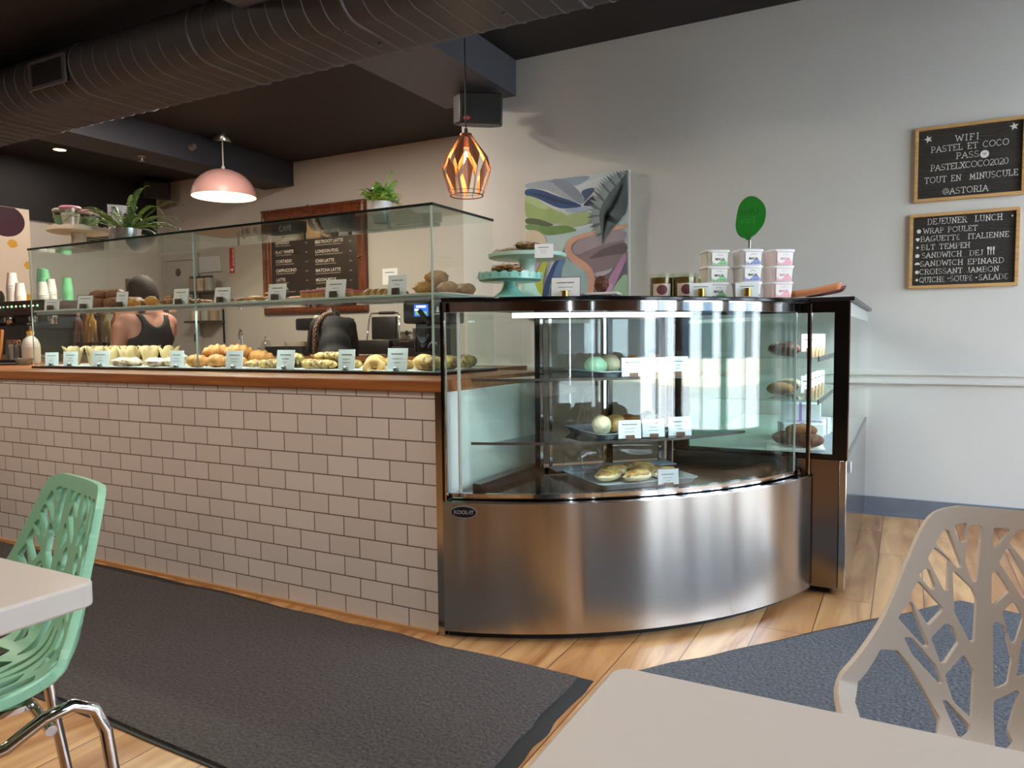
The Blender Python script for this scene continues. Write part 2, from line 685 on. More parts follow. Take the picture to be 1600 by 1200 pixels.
# wall trims
mb = MB()
for (z0, z1, d) in ((0.862, 0.872, 0.022), (0.840, 0.862, 0.03), (0.805, 0.840, 0.016), (0.790, 0.805, 0.024)):
    mb.box(XS+0.0, XW, YB-d, YB, z0, z1)
struct(mb.build('trim_1', trim_m))
mb = MB(); mb.box(XS, XW, YB-0.018, YB, 0, 0.108)
mb.box(XS, XW, YB-0.03, YB-0.018, 0, 0.018)
struct(mb.build('baseboard_back', base_m))

# ceiling beams
def beam(x0, x1, y0, y1, z0, m):
    mb = MB(); mb.box(x0, x1, y0, y1, z0, ZC)
    return struct(mb.build('beam', m))
beam(-3.17, -2.56, YF, YB, 2.845, beam_m)
beam(-6.67, -6.21, YF, YA, 2.835, M('beam_paint_navy', '2c2e37', 0.6))
mb = MB(); mb.box(XS, XS+0.001, YB, YB+0.001, 3.0, 3.001)
mb.b.free()

# ================================================================== ceiling services
def duct():
    t = thing('air_duct', 'long dark grey oval spiral air duct hung across the black ceiling', 'duct', (-2.5, 3.2, 2.84))
    r, zc, ya, yb = 0.16, 2.845, 3.06, 3.42
    def prof(rr):
        pts = []
        for k in range(13):
            a = PI/2+PI*k/12
            pts.append((ya+rr*math.cos(a), zc+rr*math.sin(a)))
        for k in range(13):
            a = -PI/2+PI*k/12
            pts.append((yb+rr*math.cos(a), zc+rr*math.sin(a)))
        return pts
    mb = MB()
    P = prof(r)
    n = len(P)
    xs = [-7.0, 2.7]
    rings = [[mb.b.verts.new((x, y, z)) for (y, z) in P] for x in xs]
    for i in range(n):
        mb.b.faces.new((rings[0][i], rings[0][(i+1) % n], rings[1][(i+1) % n], rings[1][i]))
    mb.b.faces.new(rings[0]); mb.b.faces.new(rings[1])
    mb.build('shell', duct_m, t, world=True)
    mb = MB()
    x = -6.9
    k = 0
    while x < 2.6:
        pts = [(x+0.0*i, y, z) for i, (y, z) in enumerate(prof(r+0.001))]
        mb.tube(pts, 0.0045 if k % 9 else 0.009, 5, closed=True)
        x += 0.122
        k += 1
    mb.build('seam', rib_m, t, world=True)
    for sx_ in (-2.62, -1.85):
        for (dx, y) in ((0, 3.08), (0.06, 3.3)):
            mb = MB()
            mb.lathe([(0, -0.012), (0.012, -0.01), (0.014, 0), (0.012, 0.004)], sx_+dx, y, zc-r-0.0, 10)
            mb.build('bolt', rib_m, t, world=True)
    mb = MB()
    mb.box(-5.09, -4.75, ya-r-0.012, ya-r+0.03, zc-0.10, zc+0.04)
    mb.build('vent', blackmat_m, t, world=True)
    mb = MB()
    mb.box(-5.12, -4.72, ya-r-0.02, ya-r-0.006, zc+0.04, zc+0.06)
    mb.box(-5.12, -4.72, ya-r-0.02, ya-r-0.006, zc-0.12, zc-0.10)
    mb.box(-5.12, -5.09, ya-r-0.02, ya-r-0.006, zc-0.10, zc+0.04)
    mb.box(-4.75, -4.72, ya-r-0.02, ya-r-0.006, zc-0.10, zc+0.04)
    mb.build('vent_frame', rib_m, t, world=True)
duct()

def downlight(x, y, label, e=60.0):
    t = thing('recessed_ceiling_lamp', label, 'ceiling lamp', (x, y, ZC), group='recessed ceiling lamps')
    mb = MB(); mb.lathe([(0.06, 0.0), (0.075, -0.004), (0.08, 0.0)], seg=24)
    mb.build('rim', blackmat_m, t)
    mb = MB(); mb.lathe([(0, -0.002), (0.06, -0.002)], seg=24)
    mb.build('lens', M('warm_lens', 'ffe2b0', 0.5, emit='ffd08a', estr=5), t)
    light('lamp_light', 'AREA', (0, 0, -0.012), e*0.2, (1.0, 0.87, 0.73), t, size=0.12, aim=(0, 0, -1))
downlight(-7.9, 4.73, 'small warm recessed lamp glowing in the black ceiling left of the pink pendant', 40)
for (x, y, e) in ((-2.6, 0.9, 150), (-0.9, 0.6, 110), (-4.4, 0.9, 150), (-2.4, -1.2, 80), (-4.6, -1.2, 80), (-4.45, 4.0, 270), (-4.9, 4.0, 230)):  # last pair is added, hidden behind the duct, to brighten the kitchen
    downlight(x, y, 'warm recessed lamp in the black ceiling, out above the counter or added as kitchen fill', e)

def sprinkler(x, y, z):
    t = thing('sprinkler_head', '', 'sprinkler', (x, y, z))
    mb = MB(); mb.lathe([(0, 0.0), (0.04, -0.003), (0.035, -0.012), (0.012, -0.016), (0.01, -0.045), (0.0, -0.045)], seg=20)
    mb.build('body', M('sprinkler_metal', '9c9894', 0.3, 0.9), t)
    mb = MB(); mb.lathe([(0, -0.05), (0.024, -0.05), (0.026, -0.047), (0.0, -0.046)], seg=16)
    mb.build('deflector', M('sprinkler_metal', '9c9894', 0.3, 0.9), t)
    return t
s_ = sprinkler(-6.44, 4.63, 2.835); s_['label'] = 'small sprinkler head under the dark beam left of the pink pendant'
s_ = sprinkler(-6.205, 5.0, 2.97); s_['label'] = 'round sprinkler head on the side of the dark beam beside the pink pendant'
s_.rotation_euler = (0, R(-90), 0)

def pink_pendant():
    t = thing('pendant_lamp', 'pink dome pendant lamp with glowing white inside over the kitchen', 'lamp', (-6.0, 5.2, 2.50))
    mb = MB()
    prof = []
    for k in range(15):
        a = PI/2*k/14
        prof.append((0.305*math.cos(a), 0.27*math.sin(a)))
    mb.lathe(prof, seg=48)
    mb.build('shade', M('pink_enamel', 'b58a86', 0.45), t)
    mb = MB(); mb.lathe([(r*0.985, h*0.985-0.001) for (r, h) in prof], seg=48)
    mb.build('inner_shade', M('warm_white_enamel', 'f6e6c8', 0.5, emit='ffe2b0', estr=0.6), t)
    mb = MB(); mb.sphere((0, 0, 0.12), 0.05)
    mb.build('bulb', M('bulb_glow', 'fff0d0', 0.5, emit='ffd9a0', estr=12), t)
    light('lamp_light', 'POINT', (0, 0, 0.05), 14, (1.0, 0.82, 0.58), t, size=0.05)
    mb = MB(); mb.tube([(0, 0, 0.27), (0, 0, 0.56)], 0.007, 8); mb.lathe([(0.018, 0.265), (0.016, 0.30), (0, 0.305)], seg=12)
    mb.build('rod', M('pale_rod', 'cfc4be', 0.4), t)
    mb = MB(); mb.lathe([(0, 0.53), (0.08, 0.53), (0.085, 0.54), (0.085, 0.595), (0, 0.6)], seg=32)
    mb.build('canopy', steel_m, t)
pink_pendant()

def copper_pendant():
    t = thing('pendant_lamp', 'geometric copper cage pendant lamp with glowing bulb on a black cord', 'lamp', (-2.315, 3.78, 1.92))
    H, rt, rm, rb, zm = 0.355, 0.032, 0.150, 0.098, 0.155
    n = 8
    cop = M('copper_sheet', 'b8785a', 0.38, 0.35)
    cop_in = M('copper_lit_inside', 'e09a60', 0.4, 0.3)  # orange bulb light on the inner faces is put into this colour
    mb = MB()
    A = lambda k, r, z, off=0: Vector((r*math.cos(2*PI*(k+off)/n+0.2), r*math.sin(2*PI*(k+off)/n+0.2), z))
    zu, zl = zm+0.055, zm-0.03
    def plate(ps):
        c = sum(ps, Vector())/len(ps)
        nrm = (ps[1]-ps[0]).cross(ps[2]-ps[0]).normalized()
        if nrm.dot(Vector((c.x, c.y, 0))) < 0:
            nrm = -nrm
        q = [p+nrm*0.0012 for p in ps]
        mb.quad(q, 0)
        mb.quad([p-nrm*0.0012 for p in ps], 1)
    for k in range(n):
        # tall upper kite: apex band -> mid-height points
        plate([A(k, rt, H), A(k, rm*0.80, zu+0.02, -0.36), A(k, rm, zl+0.02), A(k, rm*0.84, zu+0.015, 0.30)])
        # lower kite between
        plate([A(k, rm*0.99, zu-0.012, 0.5), A(k, rm*0.93, zl+0.01, 0.80), A(k, rb, 0.0, 0.58), A(k, rm*0.93, zl-0.005, 0.20)])
    mb.build('plate', [cop, cop_in], t, smooth=False)
    mb = MB()
    for k in range(n):
        mb.tube([A(k, rt, H), A(k, rm, zl+0.02), A(k, rb, 0, 0.0)], 0.0022, 6)
    mb.tube([A(k/4, rb, 0) for k in range(32)], 0.003, 6, closed=True)
    mb.tube([A(k/4, rb*1.09, 0.022) for k in range(32)], 0.0016, 6, closed=True)
    mb.lathe([(0, H+0.006), (rt+0.003, H+0.004), (rt+0.004, H-0.006), (0, H-0.008)], seg=24)
    mb.build('cage', M('dark_copper', '7c4026', 0.35, 0.7), t)
    mb = MB(); mb.lathe([(0, 0.345), (0.02, 0.34), (0.02, 0.28), (0, 0.2765)], seg=16)
    mb.build('socket', cop, t)
    mb = MB(); mb.lathe([(0, 0.155), (0.018, 0.16), (0.033, 0.185), (0.034, 0.205), (0.022, 0.24), (0.014, 0.275), (0, 0.276)], seg=20)
    mb.build('bulb', glass('bulb_glass', (0.99, 0.96, 0.9)), t)
    mb = MB()
    for k in range(4):
        a = k*PI/2
        mb.tube([(0.006*math.cos(a), 0.006*math.sin(a), 0.255), (0.013*math.cos(a), 0.013*math.sin(a), 0.21)], 0.0022, 6)
    mb.build('filament', M('filament_glow', 'ffe0a0', 0.5, emit='ffc070', estr=25), t)
    light('lamp_light', 'POINT', (0, 0, 0.2), 1.6, (1.0, 0.72, 0.42), t, size=0.02)
    mb = MB(); mb.tube([(0, 0, H), (0, 0, ZC-1.92)], 0.004, 8)
    mb.lathe([(0.012, H), (0.01, H+0.035), (0, H+0.04)], seg=12)
    mb.build('cord', blackmat_m, t)
copper_pendant()

def speaker(loc, rz, tilt, label, dot=None):
    t = thing('wall_speaker', label, 'speaker', loc, rz)
    t.scale = (0.85, 0.85, 0.85)
    t.rotation_euler = (R(tilt), 0, rz)
    mb = MB()
    mb.prism([(-0.21, 0.05), (-0.17, -0.12), (0.17, -0.12), (0.21, 0.05), (0.12, 0.13), (-0.12, 0.13)], -0.125, 0.125)
    mb.build('cabinet', M('speaker_black', '1a1a1c', 0.45), t, bevel=0.015)
    mb = MB(); mb.box(-0.16, 0.16, -0.128, -0.119, -0.11, 0.11)
    mb.build('grille', M('speaker_grille', '111112', 0.6, bump=0.4, bump_scale=400), t, bevel=0.004)
    mb = MB(); mb.box(-0.03, 0.03, 0.13, 0.2, -0.03, 0.03); mb.box(-0.06, 0.06, -0.02, 0.06, 0.125, 0.14)
    mb.build('bracket', blackmat_m, t)
    if dot:
        mb = MB(); mb.lathe([(0, 0.002), (0.03, 0.001), (0.03, 0)], seg=20, mat=Matrix.Translation((-0.115, -0.128, -0.085)) @ Matrix.Rotation(R(90), 4, 'X') @ Matrix.Diagonal((1, 0.5, 1, 1)))
        mb.build('badge', M('red_badge', 'c04848', 0.4), t)
speaker((-2.72, 4.62, 2.70), R(38), 8, 'black loudspeaker under the beam end above the copper pendant', True)
speaker((-8.28, 6.13, 2.955), R(60), 8, 'black loudspeaker high in the corner above the silver potted fern')

# ================================================================== counter
CX1, CY0 = -1.457, 2.19
def counter():
    t = thing('service_counter', 'long service counter faced with white subway tiles under a wooden top', 'counter', (-4.0, 2.6, 0))
    mb = MB(); mb.box(-7.6, CX1-0.028, CY0, CY0+0.80, 0.0, 0.888)
    mb.build('tiled_body', tile_m, t, world=False).location = (4.0, -2.6, 0)
    mb = MB(); mb.box(-7.6, CX1+0.008, CY0-0.012, CY0+0.83, 0.888, 0.93)
    mb.build('worktop', ctop_m, t, world=True, bevel=0.004)
    mb = MB(); mb.box(CX1-0.0275, CX1, CY0-0.003, CY0+0.02, 0.0, 0.887)
    mb.build('corner_trim', steel_m, t, world=True)
    mb = MB(); mb.box(CX1-0.0275, CX1, CY0+0.0205, CY0+0.80, 0.0, 0.887)
    mb.build('end_panel', M('end_panel_white', 'dfe4e0', 0.4), t, world=True)
    mb = MB(); mb.box(-7.6, CX1-0.03, CY0-0.012, CY0, 0.0, 0.012)
    mb.build('floor_strip', M('floor_strip', 'b98a58', 0.5), t, world=True)
counter()
def side_counter():
    t = thing('side_counter', 'wooden topped side counter under the espresso machine at the far end', 'counter', (-6.3, 3.5, 0))
    mb = MB(); mb.box(-7.6, -5.02, CY0+0.86, 3.98, 0.08, 0.888)
    mb.build('carcass', M('bench_dark', '2a2422', 0.5), t, world=True)
    mb = MB(); mb.box(-7.55, -5.08, CY0+0.92, 3.92, 0, 0.0795)
    mb.build('plinth', blackmat_m, t, world=True)
    mb = MB(); mb.box(-7.6, -5.0, CY0+0.835, 4.0, 0.8885, 0.93)
    mb.build('worktop', ctop_m, t, world=True, bevel=0.004)
side_counter()

# glass display on the counter
GX0, GX1, GY0, GY1 = -4.495, -1.684, 2.483, 2.97
GB, GS, GT = 0.93, 1.255, 1.612
def counter_case():
    t = thing('glass_display_case', 'long clear glass pastry case standing on the wooden counter', 'display case', (-3.1, 2.72, GB))
    th = 0.008
    mb = MB(); mb.box(GX0-0.02, GX1+0.02, GY0-0.004, GY1, GB, GB+0.012)
    mb.build('base', black_m, t, world=True)
    mb = MB(); mb.box(GX0+0.02, GX1-0.02, GY0+0.02, GY1-0.02, GB+0.0125, GB+0.016)
    mb.build('base_plate', M('base_white', 'e6ece8', 0.35), t, world=True)
    g = case_glass_m
    seam = -3.095
    for (a, b_) in ((GX0, seam-0.001), (seam+0.001, GX1)):
        mb = MB(); mb.box(a, b_, GY0, GY0+th, GB+0.0165, GT)
        mb.build('front_pane', g, t, world=True)
    mb = MB(); mb.box(seam-0.001, seam+0.001, GY0-0.0015, GY0+th+0.001, GB+0.0165, GT)
    mb.build('pane_joint', edge_glass_m, t, world=True)
    for x in (GX0, GX1-th):
        mb = MB(); mb.box(x, x+th, GY0+th+0.001, GY1, GB+0.0165, GT)
        mb.build('side_pane', g, t, world=True)
        mb = MB(); mb.box(x-0.001, x+th+0.001, GY0-0.001, GY0+0.0015, GB+0.0165, GT)
        mb.build('pane_edge', edge_glass_m, t, world=True)
    mb = MB(); mb.box(GX0+th+0.001, GX1-th-0.001, GY0+th+0.001, GY1, GS, GS+0.009)
    mb.build('glass_shelf', shelf_glass_m, t, world=True)
    mb = MB()
    mb.box(GX0+th+0.001, GX1-th-0.001, GY0+th+0.0005, GY0+th+0.001, GS, GS+0.009)
    mb.box(GX1-th-0.0015, GX1-th-0.001, GY0+th+0.001, GY1, GS, GS+0.009)
    mb.build('shelf_edge', edge_glass_m, t, world=True)
    mb = MB(); mb.box(GX0-0.004, GX1+0.004, GY0-0.004, GY1+0.004, GT, GT+0.009)
    mb.build('glass_top', shelf_glass_m, t, world=True)
    mb = MB()
    mb.box(GX0-0.005, GX1+0.005, GY0-0.005, GY0-0.004, GT-0.001, GT+0.010)
    mb.box(GX1+0.004, GX1+0.005, GY0-0.005, GY1+0.004, GT-0.001, GT+0.010)
    mb.build('top_edge', M('dark_glass_edge', '14201d', 0.15), t, world=True)
    # light bar along the lower front, shining back on the pastries and cards
    mb = MB(); mb.box(GX0+0.03, GX1-0.03, GY0+0.012, GY0+0.026, GS-0.016, GS-0.001)
    mb.build('light_bar', M('aluminium', 'b8bcc0', 0.4, 0.8), t, world=True)
    light('light_bar_glow', 'AREA', (0, GY0+0.03-2.72, GS-0.018-GB), 9.0, (0.86, 0.97, 1.0), t, size=GX1-GX0-0.1, size_y=0.012, aim=(0, 0.25, -1))
counter_case()

# ================================================================== curved corner case
CC = Vector((-1.849, 3.690))
CRAD = 1.586
A0, A1 = R(-75.0), R(-17.3)
def arc(inset, n=48, a0=A0, a1=A1):
    return [(CC.x+(CRAD-inset)*math.cos(a0+(a1-a0)*k/n), CC.y+(CRAD-inset)*math.sin(a0+(a1-a0)*k/n)) for k in range(n+1)]
BACK = [(-0.95, 3.238), (-1.405, 2.80)]
def casepoly(i):
    return arc(i)+[(BACK[0][0]-i*0.3, BACK[0][1]-i*0.3), (BACK[1][0]+i*0.3, BACK[1][1]-i*0.3)]
def strip(mb, r_in, r_out, z0, z1, a0=A0, a1=A1, n=48, mi=0):
    o = arc(r_in, n, a0, a1)
    i_ = arc(r_out, n, a0, a1)
    mb.prism(o+i_[::-1], z0, z1, mi)
def corner_case():
    t = thing('curved_display_case', 'curved glass corner display case on a bowed brushed steel base', 'display case', (-0.95, 2.8, 0))
    mb = MB(); strip(mb, 0.0, 0.012, 0.035, 0.50, n=72)
    mb.build('base_panel', brushed_m, t, world=True, ang=30)
    mb = MB(); strip(mb, 0.0121, 0.03, 0.49, 0.503, n=72)
    mb.prism(casepoly(0.03), 0.44, 0.497)
    mb.build('rim', chrome_m, t, world=True)
    mb = MB(); mb.prism(casepoly(0.05), 0.0, 0.439)
    mb.build('plinth', blackmat_m, t, world=True)
    # deck
    mb = MB(); mb.prism(casepoly(0.075), 0.498, 0.515)
    mb.build('deck', black_m, t, world=True)
    mb = MB(); strip(mb, 0.045, 0.062, 0.5031, 0.525)
    mb.build('glass_channel', chrome_m, t, world=True)
    da = R(2.0)
    mb = MB(); strip(mb, 0.050, 0.062, 0.5255, 1.172, A0+da, A1-R(1.5), 72)
    mb.build('curved_glass', front_glass_m, t, world=True, ang=20)
    mb = MB(); strip(mb, 0.049, 0.065, 1.1725, 1.206, n=72)
    mb.build('header', chrome_m, t, world=True)
    mb = MB(); mb.prism(casepoly(0.012), 1.2065, 1.2215)
    mb.build('top', black_m, t, world=True, bevel=0.003)
    # ceiling of the case
    mb = MB(); mb.prism(casepoly(0.075), 1.180, 1.206)
    mb.build('case_lid', M('lid_grey', '54504e', 0.4), t, world=True)
    # front posts
    for (a, ii) in ((A0, 0.018), (A1, 0.02)):
        p = Vector((CC.x+(CRAD-ii)*math.cos(a), CC.y+(CRAD-ii)*math.sin(a)))
        mb = MB(); mb.box(p.x-0.004, p.x+0.007, p.y-0.004, p.y+0.012, 0.5035, 1.206)
        mb.build('post', black_m, t, world=True)
        mb = MB(); mb.box(p.x+0.0075, p.x+0.0125, p.y-0.004, p.y+0.010, 0.5035, 1.206)
        mb.build('post_trim', chrome_m, t, world=True)
    for a in (A0+da-R(0.15), A1-R(1.4)):
        p = Vector((CC.x+(CRAD-0.056)*math.cos(a), CC.y+(CRAD-0.056)*math.sin(a)))
        mb = MB(); mb.box(p.x-0.0035, p.x+0.0035, p.y-0.006, p.y+0.006, 0.5255, 1.172)
        mb.build('glass_edge', M('bright_edge', 'cfd8d4', 0.2, coat=0.5), t, world=True)
    # left glass side, right glass side
    mb = MB(); mb.box(-1.412, -1.402, 2.30, 2.79, 0.516, 1.179)
    mb.build('side_glass', case_glass_m, t, world=True)
    mb = MB(); mb.prism([(-0.40, 3.168), (-0.93, 3.215), (-0.93, 3.223), (-0.40, 3.176)], 0.516, 1.179)
    mb.build('side_glass', case_glass_m, t, world=True)
    # sloping edge profiles at the foot of the sides
    mb = MB(); mb.box(-1.40, -1.365, 2.30, 2.79, 0.516, 0.545); mb.box(-1.362, -1.352, 2.30, 2.79, 0.516, 0.528)
    mb.build('foot_profile', M('dark_profile', '20242a', 0.25), t, world=True)
    mb = MB(); strip(mb, 0.085, 0.105, 1.150, 1.168, R(-66), R(-40), 30)
    mb.build('led_tube', M('led_cool', 'dfeeea', 0.5, emit='e2f4f0', estr=2.0), t, world=True)
    light('case_glow', 'AREA', (-0.86+0.95, 2.50-2.8, 1.148), 3.6, (0.86, 0.97, 1.0), t, size=0.5, size_y=0.03, spread=150).rotation_euler = (0, 0, R(42))
    # sliding doors on the staff side
    b0, b1 = Vector((*BACK[0], 0)), Vector((*BACK[1], 0))
    d = (b0-b1).normalized()
    nrm = Vector((d.y, -d.x, 0))
    L = (b0-b1).length
    def slab(name, s0, s1, o0, o1, z0, z1, m):
        mb = MB()
        P = [b1+d*s0+nrm*o0, b1+d*s1+nrm*o0, b1+d*s1+nrm*o1, b1+d*s0+nrm*o1]
        mb.prism([(p.x, p.y) for p in P], z0, z1)
        return mb.build(name, m, t, world=True)
    for (s0, s1, o) in ((0.03, L*0.52, 0.020), (L*0.5, L-0.03, 0.034)):
        slab('sliding_door', s0+0.014, s1-0.014, o, o+0.006, 0.54, 1.155, glass('door_glass', (0.55, 0.60, 0.60), 1.7))
        for s in (s0, s1-0.013):
            slab('door_frame', s, s+0.013, o-0.002, o+0.010, 0.53, 1.165, chrome_m)
    slab('back_rail', 0.0, L, 0.015, 0.055, 0.516, 0.53, black_m)
    slab('back_rail', 0.0, L, 0.015, 0.055, 1.166, 1.179, black_m)
    for s in (0.0, L*0.52, L-0.02):
        slab('back_post', s, s+0.018, 0.046, 0.062, 0.531, 1.165, black_m)
    for s in (0.055, 0.30, 0.56):
        slab('shelf_upright', s, s+0.012, 0.064, 0.074, 0.531, 1.165, chrome_m)
    # cold-air grille at the back of the deck
    mb = MB()
    for k in range(9):
        P = [b1+d*0.05+nrm*(0.075+k*0.012), b1+d*(L-0.04)+nrm*(0.075+k*0.012)]
        mb.tube([(p.x, p.y, 0.535) for p in P], 0.003, 6)
    mb.build('air_grille', M('grille_grey', '9fb0ba', 0.35, 0.4), t, world=True)
    # two smoked glass shelves: straight back, bowed front
    def shelf(z, ins):
        a = arc(ins, 30, R(-73.0), R(-24.0))
        P = [q for q in a]+[(BACK[0][0]-0.035, BACK[0][1]-0.10), (BACK[1][0]+0.10, BACK[1][1]+0.02)]
        P = [p for p in P if p[0] > -1.385]
        mb = MB(); mb.prism(P, z, z+0.008)
        mb.build('glass_shelf', glass('smoked_shelf', (0.42, 0.47, 0.50)), t, world=True)
        mb = MB(); strip(mb, ins-0.0005, ins+0.0015, z-0.001, z+0.009, R(-73.0), R(-24.0), 30)
        mb.build('shelf_edge', M('shelf_edge_dark', '4a4440', 0.25), t, world=True)
    shelf(0.679, 0.20)
    shelf(0.917, 0.22)
    # maker's badge
    a = R(-72.2)
    p = Vector((CC.x+(CRAD+0.0005)*math.cos(a), CC.y+(CRAD+0.0005)*math.sin(a), 0.469))
    B = Matrix.Translation(p) @ Matrix.Rotation(a+PI/2, 4, 'Z') @ UP
    mb = MB()
    mb.prism([(0.047*math.cos(2*PI*k/40), 0.0215*math.sin(2*PI*k/40)) for k in range(40)], 0.0003, 0.003, 1, B)
    mb.prism([(0.045*math.cos(2*PI*k/40), 0.0195*math.sin(2*PI*k/40)) for k in range(40)], 0.003, 0.0036, 0, B)
    txt(mb, 'KOOL·IT', 0.0185, B @ Matrix.Translation((0, -0.0064, 0.0040)), 1, 'CENTER', 0.0002, 0.0006)
    ob = mb.build('badge', [M('badge_navy', '14161c', 0.3), M('badge_silver', '8f9296', 0.4, 0.3)], t, world=True)
    ob['label'] = 'oval black maker badge with silver lettering'
corner_case()

# dark framed case behind it, against the right
def tall_case():
    t = thing('black_framed_display_case', 'black framed glass display case with steel base standing right of the curved case', 'display case', (-0.55, 4.05, 0))
    x0, x1, y0, y1 = -0.92, -0.205, 3.25, 4.84
    zb, zt = 0.572, 1.215
    mb = MB(); mb.box(x0, x1-0.03, y0, y1, 0.035, zb-0.004)
    mb.build('steel_base', M('steel_dark_reflection', '8f8780', 0.2, 1.0), t, world=True)  # dark brown reflections are put into the steel's base colour
    mb = MB(); mb.box(x1-0.029, x1, y0+0.006, y1, 0.02, zb-0.004)
    mb.build('base_front', steel_m, t, world=True, bevel=0.004)
    mb = MB(); mb.box(x0+0.05, x1-0.06, y0+0.05, y1, 0, 0.034)
    mb.build('plinth', blackmat_m, t, world=True)
    # end frame
    mb = MB()
    mb.box(x0, x0+0.07, y0, y0+0.02, zb, zt); mb.box(x1-0.055, x1, y0, y0+0.02, zb, zt)
    mb.box(x0+0.07, x1-0.055, y0, y0+0.02, zb, zb+0.018); mb.box(x0+0.07, x1-0.055, y0, y0+0.02, zt-0.045, zt)
    mb.build('end_frame', black_m, t, world=True)
    mb = MB(); mb.box(x0+0.07, x1-0.055, y0+0.007, y0+0.012, zb+0.018, zt-0.045)
    mb.build('end_glass', pane_m, t, world=True)
    mb = MB(); mb.box(x1-0.008, x1-0.002, y0+0.021, y1, zb+0.02, zt-0.002)
    mb.build('front_glass', pane_m, t, world=True)
    mb = MB(); mb.box(x1-0.012, x1+0.001, y0+0.021, y1, zb-0.003, zb+0.019)
    mb.build('front_sill', M('grey_sill', '55585a', 0.3), t, world=True)
    mb = MB(); mb.box(x1+0.0002, x1+0.004, y0-0.002, y0+0.004, zb, zt)
    mb.build('edge_trim', chrome_m, t, world=True)
    mb = MB(); mb.box(x1-0.015, x1-0.001, y0+0.021, y1, zt-0.06, zt-0.003)
    mb.build('light_valance', M('valance', 'a9aca8', 0.4), t, world=True)
    mb = MB(); mb.box(x0-0.02, x1+0.018, y0-0.012, y1+0.02, zt, zt+0.016)
    mb.build('top', M('black_top', '17171a', 0.3), t, world=True)
    mb = MB(); mb.box(x0, x0+0.012, y0+0.021, y1, zb, zt-0.001)
    mb.build('back_doors', M('mint_white', '9fb3a6', 0.35), t, world=True)
    mb = MB(); mb.box(x0+0.013, x1-0.013, y0+0.021, y1, zb, zb+0.008)
    mb.build('deck', M('deck_white', 'e3e8e4', 0.4), t, world=True)
    mb = MB()
    for k in range(26):
        mb.box(x1-0.16, x1-0.03, y0+0.05+k*0.03, y0+0.065+k*0.03, zb+0.009, zb+0.014)
    mb.build('air_grille', M('grille_grey', '9fb0ba', 0.35, 0.4), t, world=True)
    for z in (0.80, 0.98):
        mb = MB(); mb.box(x0+0.013, x1-0.12, y0+0.05, y1-0.02, z, z+0.008)
        mb.build('glass_shelf', shelf_glass_m, t, world=True)
        mb = MB(); mb.box(x1-0.1195, x1-0.115, y0+0.05, y1-0.02, z-0.012, z+0.010)
        mb.build('shelf_rail', M('shelf_rail_grey', '6a6e6c', 0.3, 0.5), t, world=True)
    mb = MB(); mb.box(x1-0.055, x1-0.03, y0+0.03, y1-0.05, zt-0.03, zt-0.012)
    mb.build('led_tube', M('led_white', 'f4fbff', 0.5, emit='e6f6ff', estr=5), t, world=True)
    light('case_glow', 'AREA', (x1-0.12+0.55, 4.0-4.05, zt-0.04), 4.5, (0.92, 1.0, 0.97), t, size=0.08, size_y=1.4, spread=140)
    mb = MB(); mb.box(x1+0.0045, x1+0.009, y0+0.10, y0+0.16, 0.50, 0.545)
    mb.build('thermostat', M('thermostat_white', 'd8dadc', 0.3), t, world=True, bevel=0.002)
tall_case()

# ================================================================== floor mats
def mat_rug(poly, name, label, c, scale):
    m = M(c[0]+'_pile', c[0], 0.95, noise_amt=0.35, noise_scale=170, bump=1.0, bump_scale=scale)
    mb = MB()
    mb.prism(poly, 0.0, 0.009)
    o = mb.build(name, m)
    tag(o, label, 'mat')
    return o
def wavy(pts, seg=40, amp=0.006, seed=0):
    out = []
    n = len(pts)
    for i in range(n):
        a, b_ = Vector(pts[i]), Vector(pts[(i+1) % n])
        nn = Vector(((b_-a).y, -(b_-a).x)).normalized()
        for k in range(seg):
            f = k/seg
            p = a.lerp(b_, f)
            e = min(f, 1-f)*8
            out.append(tuple(p+nn*amp*min(1, e)*noise.noise(Vector((f*9+seed*7.3, i*3.1, 0)))*2))
    return out
def mat_with_border(poly, label, col, seed, border):
    t = thing('floor_mat', label, 'mat', (sum(p[0] for p in poly)/len(poly), sum(p[1] for p in poly)/len(poly), 0))
    W = wavy(poly, 40, 0.008, seed)
    c = Vector((t.location.x, t.location.y))
    mb = MB(); mb.prism(W, 0.0005, 0.004)
    mb.build('rubber_edge', M('mat_rubber', '1c1a1a', 0.6), t, world=True)
    inner = []
    for p in W:
        v = Vector(p)-c
        inner.append(tuple(c+v*(1-border/max(v.length, 0.1))))
    mb = MB(); mb.prism(inner, 0.0041, 0.011)
    mb.build('pile', M('mat_pile_%d' % seed, col, 0.95, noise_amt=0.55, noise_scale=95, bump=1.0, bump_scale=85), t, world=False if False else True)
mat_with_border([(-6.2, 1.30), (-1.53, 1.225), (-0.845, 1.215), (-0.845, 2.10), (-3.0, 2.155), (-6.2, 2.17)], 'long charcoal floor mat lying along the tiled counter', '574f4c', 1, 0.05)
mat_with_border([(-0.80, 2.16), (-0.05, 1.35), (1.45, 2.55), (0.66, 3.28), (0.21, 3.42)], 'grey floor mat with a painted bluish daylight tint lying in front of the curved steel case', '63646a', 2, 0.02)  # bluish daylight on this mat is put into its pile colour

